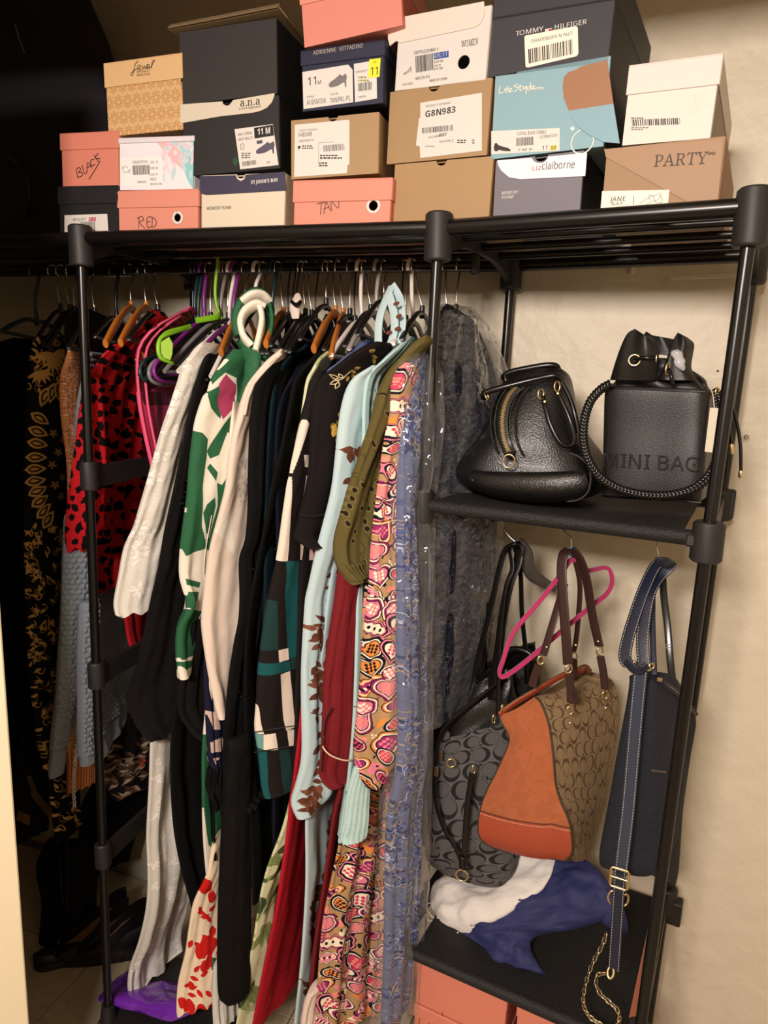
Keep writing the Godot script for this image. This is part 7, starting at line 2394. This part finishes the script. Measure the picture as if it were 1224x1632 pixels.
func black_bag(leather: Material, smoothl: Material, gold: Material) -> void:
	var t := thing("shoulder_bag", "black and grey patterned canvas bag with leather top, hung left of the orange bag", "handbag", P(745, 1420, 0.12, 1))
	var canvas := mat(Color.WHITE, 0.85, 0, tex(signature(1000, 860, rgb(88, 85, 84), rgb(80, 77, 76), rgb(15, 12, 13), 9)))
	canvas.uv1_scale = Vector3(1.0, 1.0, 1)
	put(t, "bag_body", bagshape([[704, 1160, 0.14, 812, 1130, 0.15, 0.05], [698, 1180, 0.13, 816, 1150, 0.145, 0.08], [692, 1210, 0.12, 822, 1190, 0.14, 0.11], [687, 1250, 0.11, 826, 1240, 0.13, 0.12], [681, 1300, 0.10, 828, 1300, 0.125, 0.12], [674, 1345, 0.095, 826, 1350, 0.12, 0.12], [671, 1372, 0.095, 822, 1385, 0.12, 0.12], [676, 1386, 0.10, 816, 1405, 0.12, 0.11], [690, 1396, 0.105, 804, 1418, 0.12, 0.10]], {"n": 3.5, "amp": 0.003, "lobes": 3.0, "seed": 3}), canvas)
	put(t, "leather_top", bagshape([[748, 1090, 0.16, 806, 1068, 0.17, 0.02], [728, 1115, 0.15, 812, 1086, 0.16, 0.05], [712, 1140, 0.14, 814, 1112, 0.15, 0.06], [701, 1164, 0.132, 815, 1136, 0.145, 0.062], [697, 1180, 0.128, 816, 1150, 0.142, 0.066]], {"n": 3.0, "amp": 0.003, "seed": 5}), leather)
	var z := smooth(pp([[700, 1180, 0.115], [706, 1164, 0.118], [726, 1142, 0.125], [760, 1116, 0.135], [806, 1080, 0.15]], 1), 6)
	ribbon(t, "zip_flap", z, 0.006, 0.4, Vector3(0, 1, 0.3), smoothl)
	tube(t, "edge_piping", smooth(pp([[697, 1180, 0.115], [692, 1212, 0.105], [686, 1256, 0.095], [678, 1320, 0.085]], 1)), 0.0018, smoothl)
	# pulls, rings and the wrist strap
	put(t, "zip_pull", cbox(Transform3D(Basis(XR, Vector3.UP, ZR), P(702, 1204, 0.1, 1)), Vector3(0.0035, 0.011, 0.0014), 0.001), gold)
	put(t, "zip_pull", cbox(Transform3D(Basis(XR, Vector3.UP, ZR), P(695, 1230, 0.095, 1)), Vector3(0.0042, 0.011, 0.0012), 0.001), gold)
	ring(t, "d_ring", 719, 1216, 0.095, 0.009, 0.0016, ZR + XR * 0.5, gold)
	ring(t, "d_ring", 755, 1226, 0.09, 0.0052, 0.0016, XR + ZR * 0.3, gold, 0.011)
	ring(t, "d_ring", 787, 1146, 0.1, 0.0045, 0.0015, XR + ZR * 0.3, gold, 0.01)
	ring(t, "strap_ring", 736, 1395, 0.075, 0.0125, 0.0019, ZR + XR * 0.2, gold)
	ribbon(t, "hanging_strap", smooth(pp([[752, 1232, 0.085], [745, 1280, 0.08], [741, 1330, 0.075], [739, 1378, 0.072]], 1)), 0.0055, 0.3, XR, smoothl)
	ribbon(t, "hanging_strap", smooth(pp([[692, 1240, 0.09], [695, 1280, 0.085], [707, 1320, 0.08], [726, 1352, 0.075], [737, 1380, 0.072]], 1)), 0.0042, 0.35, XR, smoothl)
	put(t, "strap_keeper", cyl(P(738, 1364, 0.072, 1), P(738, 1384, 0.072, 1), 0.0085, 12), smoothl)
	# shoulder straps up to the hanger
	for q in [[[[822, 866, 0.17], [806, 876, 0.16], [796, 906, 0.155], [786, 950, 0.15], [772, 1010, 0.15], [758, 1060, 0.15], [735, 1128, 0.145]], 0.0062], [[[828, 872, 0.18], [824, 900, 0.17], [812, 930, 0.16], [802, 980, 0.155], [794, 1040, 0.15], [786, 1080, 0.15], [784, 1116, 0.145]], 0.0098], [[[826, 870, 0.19], [830, 920, 0.2], [832, 980, 0.2], [838, 1040, 0.2], [840, 1090, 0.2]], 0.0052], [[[812, 874, 0.17], [816, 906, 0.16], [806, 936, 0.15], [798, 1000, 0.14], [795, 1060, 0.13], [793, 1140, 0.11]], 0.0045]]:
		ribbon(t, "strap", smooth(pp(q[0], 1), 6), q[1], 0.25, (XR + ZR * 0.2).normalized(), smoothl)
	put(t, "strap_loop", sweep(smooth(pp([[800, 884, 0.15], [808, 872, 0.14], [824, 866, 0.14], [832, 874, 0.16], [826, 896, 0.17]], 1)), 0.0075, 0.4, ZR, 10), smoothl)
	# a big plain black bag behind it
	t = thing("tote_bag", "large plain black leather bag behind the patterned black bag and gown", "handbag", P(740, 1420, 0.3, 1))
	put(t, "bag_body", bagshape([[742, 1078, 0.22, 850, 1026, 0.24, 0.03], [700, 1108, 0.22, 852, 1050, 0.24, 0.06], [668, 1140, 0.21, 856, 1080, 0.24, 0.1], [662, 1180, 0.21, 856, 1150, 0.24, 0.12], [660, 1260, 0.2, 850, 1260, 0.24, 0.12], [660, 1360, 0.2, 846, 1370, 0.24, 0.12]], {"n": 3.0, "amp": 0.004, "seed": 8}), leather)
	tube(t, "rim_piping", smooth(pp([[668, 1136, 0.205], [700, 1104, 0.21], [744, 1076, 0.215], [790, 1054, 0.22], [850, 1026, 0.235]], 1)), 0.003, smoothl)
	put(t, "handle", sweep(smooth(pp([[800, 1058, 0.21], [806, 1042, 0.2], [820, 1034, 0.2], [842, 1040, 0.2], [852, 1056, 0.2], [852, 1070, 0.21]], 1)), 0.0062, 1, Vector3.ZERO, 12), smoothl)
	tube(t, "handle", smooth(pp([[770, 1066, 0.2], [774, 1010, 0.2], [778, 960, 0.2]], 1)), 0.003, smoothl)
	for q in [[752, 1096], [778, 1084], [713, 1140]]:
		put(t, "stud", sweep(PackedVector3Array([P(q[0], q[1], 0.2, 1), P(q[0], q[1], 0.195, 1)]), [0.0026, 0.0012], 1, Vector3.ZERO, 10), smoothl)

func navy_bag(gold: Material) -> void:
	var denim := mat(rgb(18, 22, 34), 0.85, 0, null, weave, 0.8, 5.0)
	var strapm := mat(rgb(20, 26, 46), 0.45, 0, null, weave, 0.15, 6.0)
	var steel := mat(rgb(46, 54, 70), 0.4)
	var st := mat(rgb(196, 190, 178), 0.7)
	var t := thing("crossbody_bag", "navy fabric crossbody bag with white-stitched strap, hung beside the right posts", "handbag", P(1020, 1415, 0.15, 1))
	put(t, "bag_body", bagshape([[999, 1078, 0.07, 1040, 1084, 0.05, 0.05], [996, 1090, 0.068, 1042, 1094, 0.045, 0.08], [988, 1130, 0.065, 1046, 1136, 0.04, 0.12], [976, 1200, 0.06, 1050, 1208, 0.035, 0.14], [962, 1280, 0.055, 1052, 1290, 0.03, 0.15], [948, 1350, 0.05, 1052, 1362, 0.03, 0.15], [945, 1372, 0.05, 1050, 1388, 0.03, 0.15], [948, 1382, 0.055, 1046, 1402, 0.035, 0.14]], {"n": 4.0, "amp": 0.002, "seed": 9}), denim)
	put(t, "front_panel", bagshape([[1040, 1082, 0.055, 1096, 1126, 0.15, 0.03], [1041, 1094, 0.05, 1112, 1146, 0.16, 0.04], [1045, 1130, 0.045, 1112, 1170, 0.165, 0.05], [1049, 1200, 0.04, 1104, 1230, 0.165, 0.06], [1051, 1280, 0.035, 1094, 1300, 0.165, 0.06], [1051, 1360, 0.035, 1086, 1380, 0.165, 0.06], [1049, 1400, 0.04, 1080, 1412, 0.165, 0.05]], {"n": 4.0, "amp": 0.002, "seed": 10}), denim)
	var z := smooth(pp([[1045, 1080, 0.045], [1060, 1090, 0.06], [1082, 1108, 0.1], [1108, 1140, 0.15]], 1), 6)
	var tape := ribbon(t, "zip_tape", z, 0.006, 0.3, Vector3(0, 1, 0.6), strapm)
	zipteeth(z, Vector3(0, 0.6, 0.6), 0.0028, mat(rgb(214, 200, 170), 0.3, 1.0), tape)
	put(t, "pocket_zip", bar(P(1038, 1228, 0.02, 1), P(1062, 1231, 0.03, 1), 0.002, 0.0015, Vector3.UP), mat(rgb(120, 112, 100), 0.4, 0.8))
	put(t, "zip_slider", cbox(Transform3D(Basis(XR, Vector3.UP, ZR), P(1051, 1083, 0.035, 1)), Vector3(0.004, 0.003, 0.003), 0.001), gold)
	# strap: loop up to the hanger
	var loops := [[[[1024, 1066, 0.03], [1004, 1058, 0.025], [996, 1048, 0.03], [1000, 1020, 0.05], [1012, 980, 0.08], [1026, 940, 0.11], [1042, 906, 0.14], [1052, 896, 0.15]], 0.0105], [[[1026, 1060, 0.04], [1024, 1020, 0.06], [1028, 980, 0.085], [1036, 944, 0.11], [1050, 920, 0.14], [1066, 904, 0.15], [1068, 898, 0.16]], 0.0105]]
	for q in loops:
		var pts := smooth(pp(q[0], 1), 7)
		var band := ribbon(t, "strap", pts, q[1], 0.2, (XR * 1.0 + ZR * 0.15).normalized(), strapm)
		for sd in [-1.0, 1.0]:
			var e := PackedVector3Array()
			for i in pts.size():
				var tg := (pts[mini(i + 1, pts.size() - 1)] - pts[maxi(i - 1, 0)]).normalized()
				var w := (XR + ZR * 0.15 - tg * tg.dot(XR + ZR * 0.15)).normalized()
				e.append(pts[i] + w * 0.0082 * sd + (CP - pts[i]).normalized() * 0.0024)
			stitches(e, st, band, 0.0052, 0.0005)
	ribbon(t, "strap_top", smooth(pp([[1046, 896, 0.13], [1058, 895, 0.13], [1070, 901, 0.15]], 1)), 0.009, 0.3, Vector3(0, 1, 0.6), strapm)
	ribbon(t, "strap_knot", smooth(pp([[998, 1052, 0.02], [1010, 1066, 0.015], [1022, 1068, 0.015], [1032, 1060, 0.02]], 1)), 0.0085, 0.3, Vector3(0.2, 1, 0.2), strapm)
	var vin := mat(rgb(28, 27, 28), 0.25)
	ribbon(t, "back_strap", smooth(pp([[1056, 908, 0.16], [1058, 950, 0.16], [1064, 1000, 0.15], [1068, 1050, 0.13], [1073, 1094, 0.1]], 1)), 0.0062, 0.35, XR, vin)
	for k in 6:
		put(t, "strap_ridge", bar(P(1060, 1028 + k * 4.6, 0.135, 1), P(1070, 1027 + k * 4.6, 0.135, 1), 0.0007, 0.0007, Vector3.UP, 0.0002), mat(rgb(150, 146, 140), 0.4))
	ribbon(t, "strap", smooth(pp([[1040, 940, 0.14], [1040, 1000, 0.1], [1042, 1060, 0.06], [1043, 1076, 0.05]], 1)), 0.005, 0.4, XR, strapm)
	ring(t, "strap_ring", 1038, 1062, 0.035, 0.005, 0.0016, ZR + XR, gold)
	ring(t, "strap_ring", 1012, 1058, 0.02, 0.0035, 0.0014, ZR + XR, gold, 0.005)
	# the long hanging strap
	var fall := smooth(pp([[1021, 1070, 0.02], [1016, 1120, 0.018], [1009, 1200, 0.014], [1001, 1290, 0.006], [994, 1350, 0.0], [989, 1392, -0.004]], 1), 7)
	var long_strap := ribbon(t, "hanging_strap", fall, 0.0108, 0.2, XR, steel)
	for sd in [-1.0, 1.0]:
		var e := PackedVector3Array()
		for p in fall:
			e.append(p + XR * 0.0082 * sd + (CP - p).normalized() * 0.0026)
		stitches(e, st, long_strap, 0.0052, 0.0005)
	# buckle
	var bc := P(987, 1400, -0.012, 1)
	var bx := PackedVector3Array()
	for q in [[-1, -0.8], [-0.8, -1], [0.8, -1], [1, -0.8], [1, 0.8], [0.8, 1], [-0.8, 1], [-1, 0.8]]:
		bx.append(bc + XR * q[0] * 0.0145 + Vector3.UP * q[1] * 0.018)
	var buckle := tube(t, "buckle", bx, 0.0024, gold, 8, true)
	tube(buckle, "buckle_bar", PackedVector3Array([bc - XR * 0.0165, bc + XR * 0.0165]), 0.0017, gold, 8)
	var low := smooth(pp([[988, 1390, -0.008], [986, 1420, -0.01], [983, 1470, -0.012], [978, 1545, -0.014]], 1), 6)
	var strap_end := ribbon(t, "hanging_strap", low, 0.0098, 0.22, XR, strapm)
	for sd in [-1.0, 1.0]:
		var e := PackedVector3Array()
		for p in low:
			e.append(p + XR * 0.0074 * sd + (CP - p).normalized() * 0.0026)
		stitches(e, st, strap_end, 0.0052, 0.0005)
	ring(t, "d_ring", 977, 1430, -0.006, 0.0085, 0.002, ZR + XR * 0.4, gold, 0.013)
	ring(t, "d_ring", 996, 1434, -0.006, 0.006, 0.002, ZR + XR * 0.8, gold, 0.011)
	ring(t, "clasp", 973, 1550, -0.018, 0.005, 0.0022, ZR + Vector3.UP * 0.6, gold, 0.009)
	# chain with leather threaded through
	var path := smooth(pp([[968, 1484, -0.012], [960, 1506, -0.014], [948, 1528, -0.016], [938, 1552, -0.018], [931, 1580, -0.02], [930, 1600, -0.02], [938, 1618, -0.022], [956, 1632, -0.024], [974, 1640, -0.024], [986, 1630, -0.024], [985, 1612, -0.022], [972, 1598, -0.02], [957, 1584, -0.018], [950, 1568, -0.018], [953, 1554, -0.018], [966, 1551, -0.018]], 1), 6)
	var links := []
	var acc := 0.0
	var k := 0
	for i in range(1, path.size()):
		acc += path[i].distance_to(path[i - 1])
		if acc > 0.0068:
			acc = 0.0
			var tg := (path[i] - path[i - 1]).normalized()
			var vw := (CP - path[i]).normalized()
			var sd := tg.cross(vw).normalized()
			var n := (vw if k % 2 else sd) * 0.8 + (sd if k % 2 else vw) * 0.5
			n = (n - tg * n.dot(tg)).normalized()
			var b := tg.cross(n)
			var rp2 := PackedVector3Array()
			for j in 12:
				rp2.append(path[i] + tg * cos(TAU * j / 12) * 0.0058 + b * sin(TAU * j / 12) * 0.0036)
			links.append(sweep(rp2, 0.0011, 1, Vector3.ZERO, 6, true))
			k += 1
	var cm := put(t, "chain", join(links), gold)
	cm.set_meta("kind", "stuff")
	tube(t, "chain_leather", path, 0.0016, strapm, 6)

func dust_bags() -> void:
	var nz := FastNoiseLite.new()
	nz.seed = 5
	nz.frequency = 7.0
	nz.fractal_octaves = 3
	nz.noise_type = FastNoiseLite.TYPE_SIMPLEX_SMOOTH
	var white := mat(rgb(220, 214, 208), 0.8, 0, null, weave, 0.3, 5.0)
	var navy := mat(rgb(36, 40, 88), 0.75, 0, null, weave, 0.3, 5.0)
	# rows of a soft sack: [left x, y, s, right x, y, s, thickness]
	var t := thing("dust_bag", "white cloth drawstring pouch lying half under the navy pouch", "pouch", P(740, 1500, 0.12, 1))
	put(t, "sack", soft_sack([[800, 1352, 0.26, 886, 1370, 0.2, 0.01], [740, 1372, 0.24, 876, 1400, 0.16, 0.035], [700, 1398, 0.22, 850, 1430, 0.13, 0.05], [676, 1412, 0.2, 800, 1462, 0.1, 0.05], [690, 1440, 0.15, 760, 1480, 0.09, 0.04], [700, 1462, 0.12, 738, 1494, 0.09, 0.022], [703, 1478, 0.11, 726, 1498, 0.09, 0.01]], nz, 0.013), white)
	put(t, "gathered_neck", soft_sack([[698, 1462, 0.12, 724, 1478, 0.10, 0.012], [700, 1478, 0.11, 722, 1492, 0.1, 0.018], [706, 1492, 0.10, 724, 1502, 0.095, 0.016], [712, 1504, 0.095, 724, 1508, 0.095, 0.005]], nz, 0.004), white)
	var cord := mat(rgb(214, 208, 200), 0.8)
	tube(t, "drawstring", smooth(pp([[706, 1468, 0.1], [690, 1462, 0.1], [680, 1448, 0.11], [682, 1440, 0.12], [694, 1440, 0.12], [703, 1450, 0.11], [698, 1462, 0.1], [684, 1468, 0.1], [679, 1456, 0.1]], 1)), 0.0016, cord, 7)
	tube(t, "drawstring", smooth(pp([[716, 1488, 0.09], [724, 1490, 0.085], [730, 1486, 0.085]], 1)), 0.0016, cord, 7)
	tube(t, "drawstring", smooth(pp([[722, 1492, 0.09], [719, 1508, 0.085], [724, 1522, 0.08], [734, 1528, 0.08]], 1)), 0.0016, cord, 7)
	t = thing("dust_bag", "navy cloth drawstring pouch crumpled on the bottom shelf", "pouch", P(840, 1530, 0.12, 1))
	put(t, "sack", soft_sack([[880, 1372, 0.24, 930, 1368, 0.24, 0.02], [850, 1392, 0.2, 960, 1394, 0.22, 0.05], [810, 1418, 0.16, 976, 1420, 0.2, 0.06], [770, 1444, 0.13, 986, 1452, 0.18, 0.065], [738, 1464, 0.11, 930, 1478, 0.15, 0.06], [726, 1480, 0.10, 858, 1492, 0.12, 0.05], [724, 1496, 0.09, 846, 1510, 0.1, 0.045], [732, 1512, 0.08, 856, 1532, 0.085, 0.035], [764, 1532, 0.07, 868, 1550, 0.08, 0.02], [830, 1550, 0.07, 874, 1559, 0.075, 0.006]], nz, 0.017), navy)
	put(t, "corner", soft_sack([[930, 1420, 0.18, 968, 1416, 0.18, 0.02], [948, 1440, 0.17, 990, 1440, 0.17, 0.02], [960, 1468, 0.16, 1000, 1470, 0.16, 0.014], [980, 1484, 0.16, 1000, 1486, 0.16, 0.004]], nz, 0.005), navy)

func soft_sack(rows: Array, nz: FastNoiseLite, amp: float, fr := 1) -> ArrayMesh:
	var L3 := PackedVector3Array()
	var R3 := PackedVector3Array()
	var D := PackedVector3Array()
	for r in rows:
		L3.append(P(r[0], r[1], r[2], fr))
		R3.append(P(r[3], r[4], r[5], fr))
		D.append(Vector3(r[6], 0, 0))
	L3 = smooth(L3, 8)
	R3 = smooth(R3, 8)
	D = smooth(D, 8)
	var N := 72
	var v := PackedVector3Array()
	var uv := PackedVector2Array()
	for i in L3.size():
		var e := R3[i] - L3[i]
		var tg := (L3[mini(i + 1, L3.size() - 1)] + R3[mini(i + 1, L3.size() - 1)] - L3[maxi(i - 1, 0)] - R3[maxi(i - 1, 0)]).normalized()
		var nn := e.cross(tg).normalized()
		if nn.dot(CP - L3[i]) < 0:
			nn = -nn
		for c in N + 1:
			var a := TAU * c / N
			var q := (1.0 - cos(a)) / 2.0
			var p := L3[i] + e * q + nn * D[i].x * 0.5 * sin(a)
			var f := absf(sin(a))
			var w := nz.get_noise_3d(p.x * 1.0, p.y * 1.0, p.z * 1.0)
			w = w + 0.5 * absf(nz.get_noise_3d(p.x * 2.3 + 3, p.y * 2.3, p.z * 2.3))
			v.append(p + nn * w * amp * 1.6 * (0.25 + f))
			uv.append(Vector2(q, float(i) / L3.size()))
	return grid(v, L3.size(), N + 1, uv)

# ---------------------------------------------------------------- low and left things
func low_things() -> void:
	var nz := FastNoiseLite.new()
	nz.seed = 9
	nz.frequency = 9.0
	nz.fractal_octaves = 3
	# soft dark luggage on the left end of the top shelf
	var t := thing("travel_bag", "large dark purple-black soft bag leaning on the wall left of the boxes", "bag", P(-10, 405, 0.36))
	var dark := mat(rgb(20, 15, 22), 0.75, 0, null, weave, 0.4, 5.0)
	put(t, "bag_body", bagshape([[-160, -70, 0.33, 96, -70, 0.33, 0.06], [-175, -20, 0.31, 114, -20, 0.31, 0.10], [-180, 60, 0.30, 140, 60, 0.30, 0.12], [-180, 160, 0.30, 158, 160, 0.30, 0.13], [-175, 260, 0.30, 171, 260, 0.30, 0.13], [-170, 340, 0.30, 180, 340, 0.30, 0.13], [-165, 398, 0.30, 186, 398, 0.30, 0.12]], {"n": 3.2, "amp": 0.004, "fr": 0, "lobes": 4.0, "seed": 4}), dark)
	tube(t, "zip_cord", smooth(pp([[24, 38, 0.292], [30, 60, 0.288], [39, 84, 0.286]])), 0.0014, mat(rgb(130, 118, 100), 0.6), 6)
	tube(t, "side_handle", smooth(pp([[15, 250, 0.292], [30, 262, 0.278], [44, 290, 0.274], [46, 320, 0.28], [38, 345, 0.292]])), 0.006, mat(rgb(26, 21, 26), 0.5), 10)
	# low rack and the purple mailer
	var steel: Material = M.black_plastic
	t = thing("shoe_rack", "low black shoe stand under the purple plastic bag", "rack", P(230, 1640, 0.05))
	put(t, "top_board", cbox(Transform3D(Basis(), Vector3(-0.60, 0.048, -0.1)), Vector3(0.17, 0.006, 0.12), 0.003), steel)
	for x in [-0.752, -0.46]:
		put(t, "side_leg", cbox(Transform3D(Basis(), Vector3(x, 0.021, -0.1)), Vector3(0.016, 0.021, 0.11), 0.003), steel)
	t = thing("mailer_bag", "shiny purple plastic mailer lying under the white lace hem", "bag", P(235, 1600, 0.08))
	var pur := mat(rgb(116, 44, 176), 0.25)
	pur.metallic_specular = 0.7
	put(t, "bag", sack0([[205, 1538, 0.24, 300, 1552, 0.24, 0.014], [186, 1558, 0.16, 312, 1576, 0.16, 0.034], [170, 1576, 0.09, 318, 1592, 0.09, 0.036], [156, 1592, 0.03, 316, 1606, 0.02, 0.022], [178, 1601, 0.02, 300, 1618, 0.0, 0.012], [205, 1608, 0.015, 274, 1628, -0.005, 0.004]], nz, 0.006), pur)
	# shoes in the dark corner
	var sh := mat(rgb(18, 16, 16), 0.35)
	var tan2 := mat(rgb(150, 112, 82), 0.7)
	for q in [[PH(204, 1444, 0.109), PH(142, 1502, 0.03), "black wedge shoe with a tan insole, left one behind the left post"], [PH(240, 1462, 0.109), PH(182, 1508, 0.03), "black wedge shoe with a tan insole, right one behind the left post"]]:
		var a: Vector3 = q[0]
		var b: Vector3 = q[1]
		pump(Vector3(a.x, 0, a.z), atan2(-(b.x - a.x), b.z - a.z), q[2], sh, tan2)
	t = thing("slouch_bag", "black slouchy bag slumped in the dark corner under the shawl", "bag", P(110, 1545, 0.16))
	put(t, "bag_body", bagshape([[60, 1352, 0.2, 118, 1352, 0.2, 0.05], [56, 1380, 0.18, 124, 1384, 0.2, 0.1], [54, 1430, 0.17, 122, 1436, 0.19, 0.14], [56, 1490, 0.16, 116, 1500, 0.18, 0.15], [60, 1535, 0.15, 110, 1545, 0.17, 0.15]], {"fr": 0, "n": 2.6, "amp": 0.008, "lobes": 4.0}), fabric(rgb(16, 14, 14)))
	for q in [[[92, 1350, 0.19], [96, 1390, 0.17], [100, 1440, 0.16]], [[106, 1335, 0.19], [108, 1390, 0.16], [106, 1450, 0.16]]]:
		tube(t, "fringe_cord", smooth(pp(q)), 0.003, fabric(rgb(36, 30, 27)), 6)

func sack0(rows: Array, nz: FastNoiseLite, amp: float) -> ArrayMesh:
	var q := []
	for r in rows:
		q.append(r)
	return soft_sack(q, nz, amp, 0)

# a shoe seen from above its heel: shell, opening lined in tan, wedge sole
func pump(at: Vector3, turn: float, label: String, outer: Material, lining: Material) -> void:
	var t := thing("shoe", label, "shoe", at, "")
	var dir := Vector3(-sin(turn), 0, cos(turn))
	var side := Vector3(cos(turn), 0, sin(turn))
	var n := 22
	var v := PackedVector3Array()
	var uv := PackedVector2Array()
	var ins := PackedVector3Array()
	var iuv := PackedVector2Array()
	var sole := PackedVector3Array()
	var suv := PackedVector2Array()
	for i in n + 1:
		var f := float(i) / n
		var w := 0.034 * (0.30 + 0.70 * pow(sin(PI * clampf(0.16 + f * 0.80, 0.0, 1.0)), 0.55)) * (1.0 if f < 0.9 else sqrt(maxf(0.02, 1.0 - pow((f - 0.9) / 0.105, 2))))
		w *= 0.86 + 0.22 * f
		var lift := 0.085 * (1.0 - smoothstep(0.05, 0.75, f)) + 0.018
		var hgt := lerpf(0.055, 0.030, smoothstep(0.0, 0.5, f))
		var closed := smoothstep(0.66, 0.8, f)
		var c := at + dir * (f * 0.25)
		for k in 21:
			var a := PI * k / 20.0
			var up := sin(a)
			# walls rise from the sole; over the toes they close
			var x := -cos(a) * w
			var y := lift + hgt * (pow(up, 0.5) if closed > 0.5 else (1.0 - absf(cos(a)) * 0.0) * 0.0)
			if closed <= 0.5:
				var e := absf(cos(a))
				y = lift + hgt * smoothstep(0.82, 1.0, e)
				if k == 0 or k == 20:
					y = lift
			v.append(c + side * x + Vector3(0, y, 0))
			uv.append(Vector2(k / 20.0, f))
		for k in 5:
			var x := lerpf(-1, 1, k / 4.0) * w * 0.9
			ins.append(c + side * x + Vector3(0, lift + 0.006, 0))
			iuv.append(Vector2(k / 4.0, f))
		for k in 9:
			var q: Vector2 = [Vector2(-1, 1), Vector2(-1, 0.5), Vector2(-0.95, 0), Vector2(0, 0), Vector2(0.95, 0), Vector2(1, 0.5), Vector2(1, 1), Vector2(0, 1), Vector2(-1, 1)][k]
			sole.append(c + side * q.x * w + Vector3(0, maxf(0.001, q.y * (lift + 0.002)), 0))
			suv.append(Vector2(k / 8.0, f))
	put(t, "upper", grid(v, n + 1, 21, uv, false), outer)
	put(t, "insole", grid(ins, n + 1, 5, iuv, false), lining)
	put(t, "wedge_sole", grid(sole, n + 1, 9, suv, true), outer)
